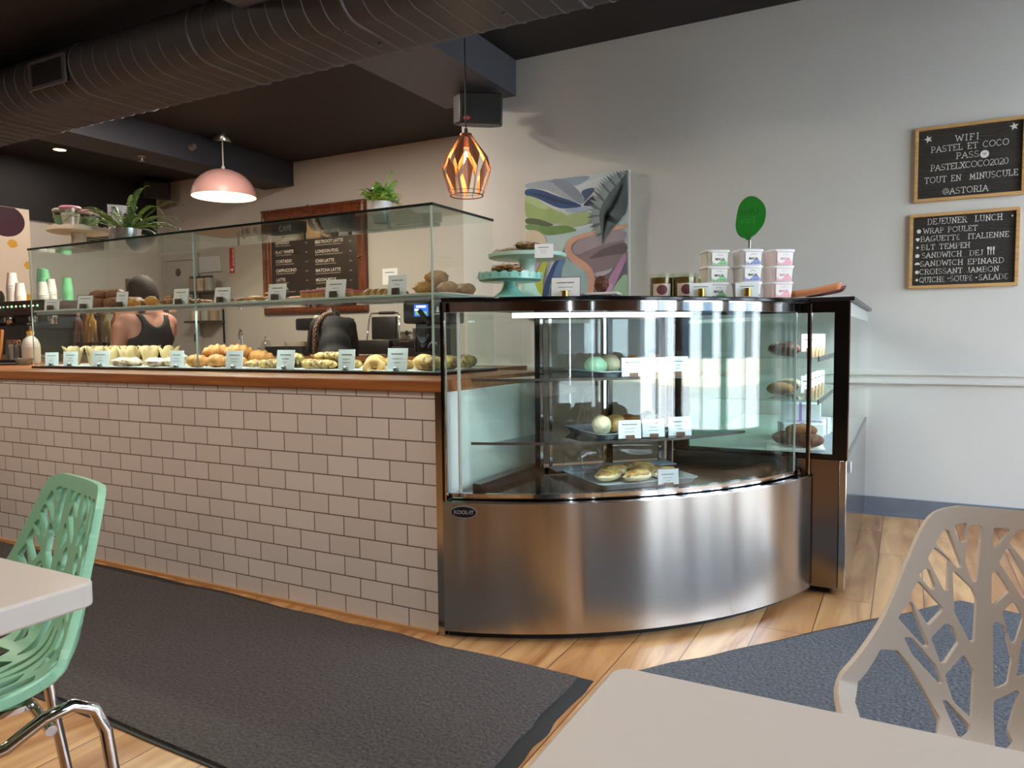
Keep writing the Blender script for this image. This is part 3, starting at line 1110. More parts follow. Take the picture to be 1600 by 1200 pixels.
# ================================================================== tables
def table(x0, x1, y0, y1, label):
    t = thing('cafe_table', label, 'table', ((x0+x1)/2, (y0+y1)/2, 0))
    w_, d_ = (x1-x0)/2, (y1-y0)/2
    r = 0.02
    P = []
    for (sx_, sy_, a) in ((1, 1, 0), (-1, 1, 90), (-1, -1, 180), (1, -1, 270)):
        for k in range(7):
            th = R(a+15*k)
            P.append((sx_*(w_-r)+r*math.cos(th), sy_*(d_-r)+r*math.sin(th)))
    mb = MB(); mb.prism(P, 0.715, 0.75)
    mb.build('table_top', M('table_laminate', 'c9c1b9', 0.3, spec=0.5), t, bevel=0.004)
    mb = MB(); mb.lathe([(0.0, 0.69), (0.06, 0.69), (0.04, 0.66), (0.035, 0.05), (0.0, 0.05)], seg=24)
    mb.build('column', M('table_iron', '2a2a2c', 0.45, 0.6), t)
    mb = MB(); mb.box(-0.2, 0.2, -0.2, 0.2, 0.69, 0.7149)
    mb.build('top_plate', M('table_iron', '2a2a2c', 0.45, 0.6), t)
    mb = MB(); mb.lathe([(0.0, 0.05), (0.05, 0.048), (0.24, 0.018), (0.25, 0.0), (0.0, 0.0)], seg=40)
    mb.build('foot', M('table_iron', '2a2a2c', 0.45, 0.6), t)
table(-1.76, -0.985, -0.12, 0.615, 'pale grey square table in front of the mint green chair')
table(-0.253, 0.52, -0.10, 0.688, 'pale grey square table in front of the beige chair')

# ================================================================== chairs with branching cut-out shells
CH_HOLES = [
[(-0.1125, 0.0349), (-0.0984, 0.029), (-0.0991, 0.0544), (-0.104, 0.0564)],
[(-0.0902, 0.0318), (-0.077, 0.0309), (-0.0802, 0.0806), (-0.0828, 0.1166), (-0.0849, 0.1168), (-0.0955, 0.0869)],
[(-0.0566, 0.0327), (-0.0395, 0.032), (-0.0565, 0.0602), (-0.0579, 0.0587)],
[(-0.0254, 0.034), (-0.0128, 0.033), (-0.0121, 0.0785), (-0.0169, 0.0742), (-0.0344, 0.0514)],
[(-0.1369, 0.0633), (-0.1274, 0.0433), (-0.1236, 0.0428), (-0.1043, 0.0959), (-0.1065, 0.0977)],
[(-0.1478, 0.0883), (-0.1412, 0.0728), (-0.1222, 0.0887), (-0.1228, 0.1339), (-0.1253, 0.1341)],
[(-0.1601, 0.1159), (-0.1527, 0.1071), (-0.1489, 0.1086), (-0.141, 0.1334), (-0.1432, 0.136)],
[(-0.1723, 0.1499), (-0.1629, 0.1286), (-0.1293, 0.166), (-0.1475, 0.1903)],
[(-0.1884, 0.1865), (-0.1739, 0.1622), (-0.1496, 0.2247), (-0.1519, 0.2256)],
[(-0.1123, 0.1073), (-0.0892, 0.1296), (-0.0832, 0.1439), (-0.0855, 0.208), (-0.0883, 0.2083), (-0.1093, 0.1677)],
[(-0.0583, 0.1018), (-0.0548, 0.1006), (-0.0397, 0.126), (-0.0573, 0.1477), (-0.0587, 0.147)],
[(-0.0485, 0.0826), (-0.0393, 0.0627), (-0.0134, 0.1128), (-0.0133, 0.1289), (-0.0181, 0.1312)],
[(-0.0438, 0.1598), (-0.0333, 0.1455), (-0.0299, 0.145), (-0.0215, 0.164), (-0.0303, 0.2006), (-0.0324, 0.2009)],
[(-0.1792, 0.2184), (-0.171, 0.2188), (-0.1375, 0.2569), (-0.129, 0.2821), (-0.1304, 0.2822), (-0.1675, 0.2417)],
[(-0.1412, 0.213), (-0.1237, 0.1895), (-0.1163, 0.1914), (-0.1072, 0.2135), (-0.1251, 0.2477), (-0.128, 0.248)],
[(-0.1211, 0.2692), (-0.0982, 0.2353), (-0.0857, 0.2565), (-0.0885, 0.3239), (-0.0907, 0.3242), (-0.1096, 0.3075)],
[(-0.1241, 0.3122), (-0.1219, 0.3117), (-0.0919, 0.3434), (-0.0925, 0.3506), (-0.104, 0.3697)],
[(-0.0563, 0.185), (-0.0542, 0.1766), (-0.0457, 0.1819), (-0.0357, 0.2301), (-0.0411, 0.2643), (-0.0522, 0.2725), (-0.055, 0.2698)],
[(-0.0548, 0.2966), (-0.0259, 0.2743), (-0.0421, 0.3336), (-0.0365, 0.3512), (-0.0551, 0.3832)],
[(-0.018, 0.1986), (-0.0125, 0.1945), (-0.0131, 0.2436), (-0.0246, 0.2504)],
[(-0.2134, 0.243), (-0.1918, 0.2416), (-0.1752, 0.2625), (-0.132, 0.3447), (-0.145, 0.44), (-0.19, 0.49), (-0.232, 0.46), (-0.245, 0.40), (-0.243, 0.3223)],
# lower shell and seat
[(-0.012, 0.30), (-0.012, 0.44), (-0.022, 0.40)],
[(-0.115, 0.40), (-0.085, 0.39), (-0.075, 0.50), (-0.09, 0.54), (-0.12, 0.50)],
[(-0.065, 0.42), (-0.04, 0.40), (-0.035, 0.50), (-0.045, 0.56), (-0.062, 0.52)],
[(-0.10, 0.57), (-0.08, 0.55), (-0.06, 0.60), (-0.065, 0.68), (-0.09, 0.66)],
[(-0.012, 0.47), (-0.012, 0.60), (-0.030, 0.58), (-0.028, 0.52)],
[(-0.012, 0.63), (-0.035, 0.62), (-0.040, 0.70), (-0.012, 0.70)],
[(-0.17, 0.53), (-0.14, 0.49), (-0.115, 0.56), (-0.115, 0.64), (-0.15, 0.64)],
]
def sdf_poly(P, poly):
    x, y = P[..., 0], P[..., 1]
    d = np.full(x.shape, 1e9)
    s = np.ones(x.shape)
    n = len(poly)
    for i in range(n):
        ax, ay = poly[i]
        bx, by = poly[i-1]
        ex, ey = bx-ax, by-ay
        wx, wy = x-ax, y-ay
        t = np.clip((wx*ex+wy*ey)/(ex*ex+ey*ey+1e-12), 0, 1)
        d = np.minimum(d, (wx-ex*t)**2+(wy-ey*t)**2)
        c1 = y >= ay
        c2 = y < by
        c3 = ex*wy > ey*wx
        s = np.where((c1 & c2 & c3) | (~c1 & ~c2 & ~c3), -s, s)
    return s*np.sqrt(d)
def spline(pts, n):
    P = [Vector(p) for p in pts]
    P = [P[0]*2-P[1]]+P+[P[-1]*2-P[-2]]
    out = []
    for i in range(1, len(P)-2):
        for k in range(n):
            t = k/n
            a, b_, c, d = P[i-1], P[i], P[i+1], P[i+2]
            out.append(0.5*((2*b_)+(c-a)*t+(2*a-5*b_+4*c-d)*t*t+(3*b_-a-3*c+d)*t**3))
    out.append(P[-2])
    return out
def shell_mesh():
    prof = spline([(0.235, 0.80), (0.205, 0.66), (0.172, 0.52), (0.135, 0.462), (0.06, 0.440), (-0.05, 0.437), (-0.15, 0.446), (-0.20, 0.444), (-0.235, 0.425)], 14)
    L = [0]
    for i in range(1, len(prof)):
        L.append(L[-1]+(prof[i]-prof[i-1]).length)
    T = L[-1]
    La = np.array(L)
    py = np.array([p.x for p in prof])
    pz = np.array([p.y for p in prof])
    hw = spline([(0.0, 0.105), (0.008, 0.13), (0.02, 0.146), (0.045, 0.160), (0.10, 0.180), (0.184, 0.209), (0.264, 0.248), (0.312, 0.266), (0.37, 0.272), (0.44, 0.266), (0.55, 0.24), (0.68, 0.215), (T-0.03, 0.19), (T, 0.15)], 8)
    left = [(-p.y, p.x) for p in hw]
    outline = left+[(-s, t) for (s, t) in left[::-1]]
    h = 0.0038
    sx_ = np.arange(-0.3002, 0.3002+h, h)
    tx = np.arange(-0.01, T+0.012, h)
    G = np.stack(np.meshgrid(sx_, tx, indexing='ij'), -1)
    F = sdf_poly(G, outline)
    for q in CH_HOLES:
        for pl in (q, [(-s, t) for (s, t) in q]):
            F = np.maximum(F, -(sdf_poly(G, pl)-0.0025))
    ns, nt = F.shape
    def S(s, t):
        tt = min(max(t, 0), T)
        y, z = np.interp(tt, La, py), np.interp(tt, La, pz)
        e = 0.085
        y2, z2 = np.interp(min(tt+e, T), La, py)-np.interp(max(tt-e, 0), La, py), np.interp(min(tt+e, T), La, pz)-np.interp(max(tt-e, 0), La, pz)
        l_ = math.hypot(y2, z2)
        ny, nz_ = z2/l_, -y2/l_
        if tt < 0.36:
            k = 1.0
        else:
            k = 1.0-0.2*math.sin(min(1, (tt-0.36)/0.3)*PI)
        k *= 1-0.55*max(0, (tt-0.55)/(T-0.55))
        o = k*s*s*1.15
        return (s, y+ny*o + (t-tt)*0, z+nz_*o)
    V, idx, faces = [], {}, []
    def vert(key, s, t):
        if key not in idx:
            idx[key] = len(V)
            V.append(S(s, t))
        return idx[key]
    for i in range(ns-1):
        for j in range(nt-1):
            c = [(i, j), (i+1, j), (i+1, j+1), (i, j+1)]
            v = [F[a] for a in c]
            if all(q >= 0 for q in v):
                continue
            poly = []
            for k in range(4):
                a, b_ = c[k], c[(k+1) % 4]
                va, vb = v[k], v[(k+1) % 4]
                if va < 0:
                    poly.append(vert(a, sx_[a[0]], tx[a[1]]))
                if (va < 0) != (vb < 0):
                    f = va/(va-vb)
                    f = min(max(f, 0.08), 0.92)
                    key = (min(a, b_), max(a, b_))
                    poly.append(vert(key, sx_[a[0]]*(1-f)+sx_[b_[0]]*f, tx[a[1]]*(1-f)+tx[b_[1]]*f))
            if len(poly) >= 3:
                faces.append(poly)
    return V, faces
SHELL = shell_mesh()
def chair(loc, rz, label, m, leg_m):
    t = thing('shell_chair', label, 'chair', loc, rz)
    mb = MB()
    mb.add_mesh(*SHELL)
    o = mb.build('shell', m, t)
    so = o.modifiers.new('sol', 'SOLIDIFY')
    so.thickness = 0.014
    so.offset = 0
    bv = o.modifiers.new('bev', 'BEVEL')
    bv.width = 0.0035
    bv.segments = 2
    bv.limit_method = 'ANGLE'
    bv.angle_limit = R(50)
    for sx_ in (-1, 1):
        mb = MB()
        x = 0.172*sx_
        mb.tube([(x, y, z) for (y, z) in ((0.235, 0.0), (0.20, 0.25), (0.188, 0.355), (0.170, 0.402), (0.135, 0.422), (0.09, 0.415), (0.03, 0.385), (-0.06, 0.378), (-0.13, 0.39), (-0.17, 0.385), (-0.195, 0.34), (-0.23, 0.0))], 0.0115, 12)
        mb.build('leg_frame', leg_m, t)
    mb = MB()
    for y in (0.10, -0.10):
        mb.tube([(-0.172, y, 0.388), (0, y, 0.402), (0.172, y, 0.388)], 0.010, 10)
    mb.box(-0.11, 0.11, -0.09, 0.09, 0.412, 0.422)
    mb.build('crossbar', leg_m, t)
    for sx_ in (-1, 1):
        for (y, z) in ((0.235, 0.0), (-0.23, 0.0)):
            mb = MB()
            mb.lathe([(0, 0), (0.015, 0.0), (0.015, 0.025), (0, 0.026)], 0.172*sx_, y, 0, 12)
            mb.build('rubber_foot', blackmat_m, t)
    return t
mint_ch = chair((-1.522, 0.678, 0), R(-14), 'mint green plastic chair with branch cut-outs and chrome legs', M('mint_plastic', '8fc4a6', 0.42, spec=0.4), chrome_m)
beige_ch = chair((0.185, 1.155, 0), R(0), 'beige plastic chair with branch cut-outs behind the near table', M('beige_plastic', 'c9bfb3', 0.42, spec=0.4), chrome_m)

# ================================================================== things on the back wall
ART = [
('c9d6dc', [(0, 0.985), (0.795, 0.985), (0.795, 0.487), (0, 0.542)]),
('8fa9bf', [(0.003, 0.984), (0.256, 0.983), (0.489, 0.985), (0.522, 0.964), (0.386, 0.908), (0.318, 0.978), (0.203, 0.979), (0.256, 0.898), (0.141, 0.941), (0.004, 0.943)]),
('a9b4c2', [(0.003, 0.98), (0.194, 0.983), (0.334, 0.882), (0.446, 0.785), (0.334, 0.835), (0.229, 0.893), (0.14, 0.929), (0.004, 0.941)]),
('8798ab', [(0.194, 0.985), (0.3, 0.985), (0.404, 0.914), (0.476, 0.821), (0.45, 0.781), (0.386, 0.83), (0.274, 0.92)]),
('d9e4ec', [(0.386, 0.916), (0.736, 0.985), (0.784, 0.985), (0.655, 0.965), (0.522, 0.933), (0.438, 0.887)]),
('3d5c84', [(0.438, 0.876), (0.489, 0.894), (0.556, 0.895), (0.522, 0.848), (0.454, 0.788), (0.476, 0.821)]),
('1f3558', [(0.45, 0.781), (0.556, 0.86), (0.572, 0.766), (0.488, 0.772)]),
('2b4e82', [(0.002, 0.935), (0.059, 0.938), (0.149, 0.916), (0.256, 0.866), (0.36, 0.825), (0.454, 0.781), (0.437, 0.769), (0.299, 0.769), (0.229, 0.797), (0.122, 0.855), (0.049, 0.885), (0.002, 0.893)]),
('1c3560', [(0.013, 0.914), (0.104, 0.901), (0.229, 0.853), (0.343, 0.811), (0.446, 0.78), (0.317, 0.801), (0.211, 0.835), (0.104, 0.885)]),
('9fb6cf', [(0.299, 0.767), (0.437, 0.769), (0.505, 0.771), (0.496, 0.734), (0.368, 0.734)]),
('9cb878', [(0.002, 0.893), (0.059, 0.881), (0.14, 0.829), (0.228, 0.773), (0.342, 0.728), (0.298, 0.704), (0.263, 0.659), (0.166, 0.699), (0.066, 0.725), (0.002, 0.73)]),
('b4cc94', [(0.002, 0.893), (0.059, 0.884), (0.14, 0.833), (0.211, 0.779), (0.139, 0.781), (0.049, 0.83), (0.003, 0.85)]),
('a5bd86', [(0.263, 0.659), (0.298, 0.704), (0.368, 0.734), (0.488, 0.733), (0.522, 0.716), (0.521, 0.654), (0.385, 0.634)]),
('55664c', [(0.002, 0.73), (0.094, 0.721), (0.192, 0.685), (0.245, 0.659), (0.174, 0.654), (0.066, 0.683), (0.006, 0.688)]),
('6f9657', [(0.006, 0.688), (0.093, 0.673), (0.192, 0.653), (0.316, 0.655), (0.385, 0.634), (0.421, 0.604), (0.35, 0.597), (0.174, 0.59), (0.084, 0.633), (0.006, 0.647)]),
('d3c7b4', [(0.008, 0.643), (0.084, 0.64), (0.138, 0.613), (0.174, 0.562), (0.182, 0.513), (0.007, 0.525)]),
('b9d4d6', [(0.174, 0.588), (0.419, 0.601), (0.53, 0.646), (0.784, 0.656), (0.784, 0.595), (0.504, 0.586), (0.367, 0.564), (0.324, 0.504), (0.297, 0.474), (0.253, 0.509), (0.182, 0.529)]),
('9fc0c6', [(0.323, 0.472), (0.349, 0.399), (0.418, 0.348), (0.486, 0.313), (0.52, 0.264), (0.52, 0.123), (0.17, 0.134), (0.226, 0.366)]),
('8b7f86', [(0.35, 0.518), (0.453, 0.574), (0.784, 0.607), (0.789, 0.114), (0.528, 0.122), (0.554, 0.27), (0.52, 0.35), (0.453, 0.393), (0.384, 0.437)]),
('a59ca6', [(0.402, 0.53), (0.521, 0.577), (0.784, 0.595), (0.784, 0.519), (0.638, 0.506), (0.487, 0.462), (0.401, 0.432), (0.376, 0.485)]),
('6b5f68', [(0.504, 0.414), (0.621, 0.477), (0.786, 0.511), (0.786, 0.428), (0.703, 0.425), (0.588, 0.413), (0.512, 0.402)]),
('75707c', [(0.529, 0.311), (0.621, 0.31), (0.72, 0.34), (0.784, 0.374), (0.786, 0.29), (0.719, 0.247), (0.621, 0.197), (0.562, 0.153), (0.537, 0.122)]),
('b5b3be', [(0.537, 0.31), (0.637, 0.317), (0.687, 0.338), (0.654, 0.297), (0.562, 0.27)]),
('d6a893', [(0.323, 0.464), (0.319, 0.504), (0.341, 0.55), (0.419, 0.576), (0.521, 0.592), (0.671, 0.615), (0.788, 0.625), (0.791, 0.598), (0.671, 0.589), (0.521, 0.565), (0.436, 0.548), (0.38, 0.52), (0.367, 0.485), (0.384, 0.449), (0.419, 0.423), (0.487, 0.38), (0.529, 0.334), (0.552, 0.278), (0.545, 0.2), (0.52, 0.123), (0.477, 0.124), (0.499, 0.21), (0.497, 0.281), (0.47, 0.329), (0.418, 0.364), (0.349, 0.415)]),
('24467a', [(0.139, 0.176), (0.171, 0.28), (0.226, 0.382), (0.279, 0.451), (0.319, 0.48), (0.315, 0.449), (0.27, 0.396), (0.234, 0.325), (0.207, 0.254), (0.179, 0.134), (0.148, 0.135)]),
('5c86b4', [(0.225, 0.294), (0.252, 0.373), (0.315, 0.457), (0.323, 0.401), (0.296, 0.362), (0.283, 0.291), (0.269, 0.131), (0.188, 0.134)]),
('b3c94a', [(0.053, 0.245), (0.099, 0.332), (0.159, 0.442), (0.213, 0.447), (0.163, 0.345), (0.144, 0.265), (0.148, 0.2), (0.134, 0.135), (0.07, 0.137)]),
('b9a3b4', [(0.007, 0.296), (0.073, 0.39), (0.119, 0.453), (0.159, 0.446), (0.1, 0.348), (0.053, 0.253), (0.006, 0.14)]),
('a3cbb0', [(0.703, 0.225), (0.789, 0.313), (0.791, 0.114), (0.654, 0.118)]),
('b58fb5', [(0.579, 0.121), (0.654, 0.266), (0.72, 0.363), (0.76, 0.433), (0.791, 0.412), (0.736, 0.293), (0.687, 0.195), (0.654, 0.118)]),
('c7a6c9', [(0.587, 0.121), (0.646, 0.235), (0.695, 0.218), (0.645, 0.119)]),
]
SPINE = [(0.784, 0.965), (0.72, 0.901), (0.655, 0.835), (0.597, 0.748), (0.587, 0.68), (0.601, 0.578), (0.606, 0.497)]
TL = [(0.784, 0.988), (0.72, 0.991), (0.655, 0.976), (0.606, 0.947), (0.572, 0.912), (0.53, 0.863), (0.501, 0.78), (0.492, 0.703), (0.505, 0.648), (0.53, 0.584), (0.58, 0.537)]
TR = [(0.789, 0.844), (0.789, 0.769), (0.776, 0.702), (0.748, 0.674), (0.728, 0.645), (0.703, 0.624), (0.671, 0.592), (0.634, 0.557)]
def painting():
    t = thing('painting', 'unframed abstract painting of hills, a cup and a palm leaf on the back wall', 'painting', (-2.48, YB-0.035, 1.22))
    W, H = 0.795, 0.987
    mb = MB(); mb.box(0, W, 0, 0.034, 0, H)
    mb.build('stretcher', M('canvas_edge', 'd9d2c4', 0.7), t)
    mb = MB()
    mats = []
    def flat(poly, y, mi):
        try:
            mb.prism([(x, -z) for (x, z) in poly], 0, 0.0002, mi, Matrix.Translation((0, y, 0)) @ Matrix(((1, 0, 0, 0), (0, 0, 1, 0), (0, -1, 0, 0), (0, 0, 0, 1))))
        except ValueError:
            pass
    y = -0.0006
    mb.box(0.001, W-0.001, -0.0004, -0.0001, 0.001, H-0.001, 0)
    mats.append(M('oil_ground', 'c9d6dc', 0.6))
    for i, (c, poly) in enumerate(ART[1:]):
        P = [(min(max(x, 0.001), W-0.001), min(max(z, 0.001), H-0.001)) for (x, z) in poly]
        # soften the polygon with one corner-cutting pass
        for _ in range(2):
            Q = []
            for k in range(len(P)):
                a, b_ = P[k], P[(k+1) % len(P)]
                Q.append((a[0]*0.75+b_[0]*0.25, a[1]*0.75+b_[1]*0.25))
                Q.append((a[0]*0.25+b_[0]*0.75, a[1]*0.25+b_[1]*0.75))
            P = Q
        if i == 0:
            pass
        m = M('oil_%d' % i, c, 0.55, noise_amt=0.12, noise_scale=6)
        mats.append(m)
        flat(P, y, len(mats)-1)
        y -= 0.0003
    # palm leaf
    mats += [M('oil_leaf_dark', '4d6266', 0.55), M('oil_leaf_light', '8a9ca0', 0.55), M('oil_leaf_mid', '5d6f73', 0.55)]
    dk, lt, md = len(mats)-3, len(mats)-2, len(mats)-1
    sp = spline([(a, b_) for (a, b_) in SPINE], 10)
    def along(f):
        k = f*(len(sp)-1)
        i = min(int(k), len(sp)-2)
        return sp[i].lerp(sp[i+1], k-i)
    tr_ = spline([(a, b_) for (a, b_) in TR], 6)
    flat([(min(p.x, W-0.003), p.y) for p in sp[::3]]+[(min(p.x, W-0.003), p.y) for p in tr_[::-1][::2]], y, dk)
    for (tips, ca, cb) in ((TL, lt, md), (TR, dk, md)):
        ts = spline([(a, b_) for (a, b_) in tips], 10)
        n = 26
        for k in range(n):
            f = k/(n-1)
            b0 = along(max(0, f*0.88-0.03 if ca == lt else 0.12+f*0.72))
            b1 = along(min(1, f*0.88+0.02 if ca == lt else 0.12+f*0.72+0.045))
            kk = f*(len(ts)-1)
            i = min(int(kk), len(ts)-2)
            tip = ts[i].lerp(ts[i+1], kk-i)
            mid = (b0+b1)/2*0.45+tip*0.55
            nn = Vector((-(tip-b0).y, (tip-b0).x)).normalized()*(0.014 if ca == lt else 0.006)
            P = [tuple(b0), tuple(mid-nn), tuple(tip), tuple(mid+nn*0.7), tuple(b1)]
            P = [(min(max(a, 0.001), W-0.001), min(max(b_, 0.001), H-0.001)) for a, b_ in P]
            flat(P, y-0.0006-0.0004*(k % 3), (ca if k % 3 else cb) if ca == lt else cb)
    flat([(p.x-0.0015, p.y) for p in sp if p.x < W-0.004]+[(p.x+0.0015, p.y) for p in sp[::-1] if p.x < W-0.004], y-0.0022, dk)
    mb.build('canvas', mats, t, smooth=False)
painting()

# slab-serif letter strokes for the felt boards
def _arc(cx, cy, rx, ry, a0, a1, n=8):
    return [(cx+rx*math.cos(R(a0+(a1-a0)*k/n)), cy+ry*math.sin(R(a0+(a1-a0)*k/n))) for k in range(n+1)]
GL = {
 'A': (0.8, [[(0, 0), (0.4, 1), (0.8, 0)], [(0.15, 0.36), (0.65, 0.36)]]),
 'B': (0.7, [[(0.08, 0), (0.08, 1)], [(0, 1), (0.4, 1)]+_arc(0.4, 0.76, 0.24, 0.24, 90, -90)+[(0.08, 0.52)], [(0.4, 0.52)]+_arc(0.42, 0.26, 0.28, 0.26, 90, -90)+[(0, 0)]]),
 'C': (0.8, [_arc(0.42, 0.5, 0.42, 0.5, 45, 315, 14)]),
 'D': (0.8, [[(0.1, 0), (0.1, 1)], [(0, 1), (0.35, 1)]+_arc(0.35, 0.5, 0.43, 0.5, 90, -90, 12)+[(0, 0)]]),
 'E': (0.65, [[(0.1, 0), (0.1, 1)], [(0, 1), (0.62, 1), (0.62, 0.84)], [(0, 0), (0.65, 0), (0.65, 0.17)], [(0.1, 0.52), (0.45, 0.52)]]),
 'e': (0.65, [_arc(0.36, 0.75, 0.30, 0.25, 60, 270, 9), _arc(0.36, 0.25, 0.33, 0.25, 90, 310, 9)]),
 'F': (0.62, [[(0.1, 0), (0.1, 1)], [(0, 1), (0.6, 1), (0.6, 0.84)], [(0.1, 0.52), (0.42, 0.52)]]),
 'G': (0.85, [_arc(0.42, 0.5, 0.42, 0.5, 45, 330, 14), [(0.5, 0.42), (0.84, 0.42), (0.8, 0.1)]]),
 'H': (0.8, [[(0.1, 0), (0.1, 1)], [(0.7, 0), (0.7, 1)], [(0.1, 0.52), (0.7, 0.52)]]),
 'I': (0.3, [[(0.15, 0), (0.15, 1)]]),
 'J': (0.5, [[(0.38, 1), (0.38, 0.25)]+_arc(0.2, 0.22, 0.18, 0.22, 0, -160, 7)]),
 'L': (0.62, [[(0.1, 1), (0.1, 0)], [(0, 0), (0.6, 0), (0.6, 0.2)]]),
 'M': (0.95, [[(0.1, 0), (0.14, 1), (0.47, 0.2), (0.8, 1), (0.85, 0)]]),
 'N': (0.8, [[(0.1, 0), (0.1, 1), (0.7, 0), (0.7, 1)]]),
 'O': (0.9, [_arc(0.45, 0.5, 0.45, 0.5, 0, 360, 20)]),
 'P': (0.65, [[(0.1, 0), (0.1, 1)], [(0, 1), (0.36, 1)]+_arc(0.36, 0.73, 0.27, 0.27, 90, -90)+[(0.1, 0.46)]]),
 'Q': (0.9, [_arc(0.45, 0.5, 0.45, 0.5, 0, 360, 20), [(0.45, 0.25), (0.85, -0.12)]]),
 'R': (0.75, [[(0.1, 0), (0.1, 1)], [(0, 1), (0.38, 1)]+_arc(0.38, 0.75, 0.26, 0.25, 90, -90)+[(0.1, 0.5)], [(0.38, 0.5), (0.7, 0)]]),
 'S': (0.62, [_arc(0.31, 0.74, 0.28, 0.26, 40, 270, 10)+_arc(0.31, 0.25, 0.31, 0.25, 90, -150, 10)]),
 'T': (0.75, [[(0.375, 0), (0.375, 1)], [(0.0, 0.82), (0.0, 1), (0.75, 1), (0.75, 0.82)]]),
 'U': (0.8, [[(0.1, 1), (0.1, 0.35)]+_arc(0.4, 0.32, 0.3, 0.32, 180, 360, 10)+[(0.7, 1)]]),
 'W': (1.05, [[(0, 1), (0.25, 0), (0.52, 0.85), (0.8, 0), (1.05, 1)]]),
 'X': (0.75, [[(0.05, 0), (0.7, 1)], [(0.05, 1), (0.7, 0)]]),
 '2': (0.6, [_arc(0.3, 0.72, 0.28, 0.28, 160, -30, 9)+[(0.0, 0.0), (0.6, 0.0), (0.6, 0.15)]]),
 '0': (0.62, [_arc(0.31, 0.5, 0.31, 0.5, 0, 360, 18)]),
 '@': (1.0, [_arc(0.5, 0.5, 0.5, 0.5, -40, 290, 20), _arc(0.5, 0.5, 0.22, 0.24, 0, 360, 14), [(0.72, 0.7), (0.72, 0.3), (0.95, 0.32)]]),
 ' ': (0.45, []),
}
def strokes(mb, s, x, z, h, y, mi=0, gap=0.22, w_=0.105, width=None, slant=0.0):
    tot = sum(GL[c][0]+gap for c in s)-gap
    k = h if width is None else width/tot
    for c in s:
        gw, ls = GL[c]
        for L in ls:
            P = [Vector((x+px*k, 0, z+pz*h)) for (px, pz) in L]
            segs = list(zip(P[:-1], P[1:]))
            for e, (pt, other) in ((0, (L[0], L[1])), (1, (L[-1], L[-2]))):
                if pt[1] in (0, 1) and abs(pt[1]-other[1]) > 0.7*abs(pt[0]-other[0]) and c not in 'OCGSQ20@':
                    c0 = Vector((x+pt[0]*k, 0, z+pt[1]*h))
                    segs.append((c0-Vector((0.13*h, 0, 0)), c0+Vector((0.13*h, 0, 0))))
            for (a, b_) in segs:
                d = b_-a
                if d.length < 1e-6:
                    continue
                d.normalize()
                nn = Vector((-d.z, 0, d.x))*(w_*h/2)
                a2, b2 = a-d*w_*h*0.35, b_+d*w_*h*0.35
                mb.prism([((q.x), (q.z)) for q in (a2-nn, b2-nn, b2+nn, a2+nn)], 0, 0.002, mi, Matrix.Translation((0, y, 0)) @ UP)
        x += (gw+gap)*k
    return x
def star(mb, x, z, r, y, mi=0, rot=0.0, pts=5, inner=0.42):
    P = []
    for k in range(pts*2):
        a = PI/2+rot+PI*k/pts
        rr = r if k % 2 == 0 else r*inner
        P.append((x+rr*math.cos(a), z+rr*math.sin(a)))
    mb.prism(P, 0, 0.002, mi, Matrix.Translation((0, y, 0)) @ UP)
def disc(mb, x, z, r, y, mi=0, n=16, sx_=1.0, a0=0, a1=2*PI):
    mb.prism([(x+r*sx_*math.cos(a0+(a1-a0)*k/n), z+r*math.sin(a0+(a1-a0)*k/n)) for k in range(n if a1-a0 > 6.2 else n+1)], 0, 0.002, mi, Matrix.Translation((0, y, 0)) @ UP)
def felt_mat():
    m = M('ribbed_felt', '3a3633', 0.9)
    n, l, b = nodes_of(m)
    t = n.new('ShaderNodeTexCoord')
    wv = n.new('ShaderNodeTexWave')
    wv.bands_direction = 'Z'
    wv.inputs['Scale'].default_value = 38.0
    l.new(t.outputs['Object'], wv.inputs['Vector'])
    bp = n.new('ShaderNodeBump')
    bp.inputs['Strength'].default_value = 0.9
    bp.inputs['Distance'].default_value = 0.004
    l.new(wv.outputs['Fac'], bp.inputs['Height'])
    l.new(bp.outputs[0], b.inputs['Normal'])
    return m
felt_m = felt_mat()
letter_m = M('white_letters', 'dcdcd6', 0.5)
def board(x0, x1, z0, z1, label, fn):
    t = thing('letter_board', label, 'letter board', (x0, YB, z0), group='letter boards on the back wall')
    w_, h_, f = x1-x0, z1-z0, 0.018
    mb = MB()
    mb.box(0, w_, -0.028, 0, 0, f); mb.box(0, w_, -0.028, 0, h_-f, h_)
    mb.box(0, f, -0.028, 0, f, h_-f); mb.box(w_-f, w_, -0.028, 0, f, h_-f)
    mb.build('frame', oak_m, t, bevel=0.0015)
    mb = MB(); mb.box(f, w_-f, -0.015, 0, f, h_-f)
    mb.build('felt', felt_m, t)
    mb = MB()
    fn(mb, w_, h_)
    mb.build('lettering', [letter_m, M('felt_mark', '2c2926', 0.8)], t, smooth=False)
YL = -0.0152
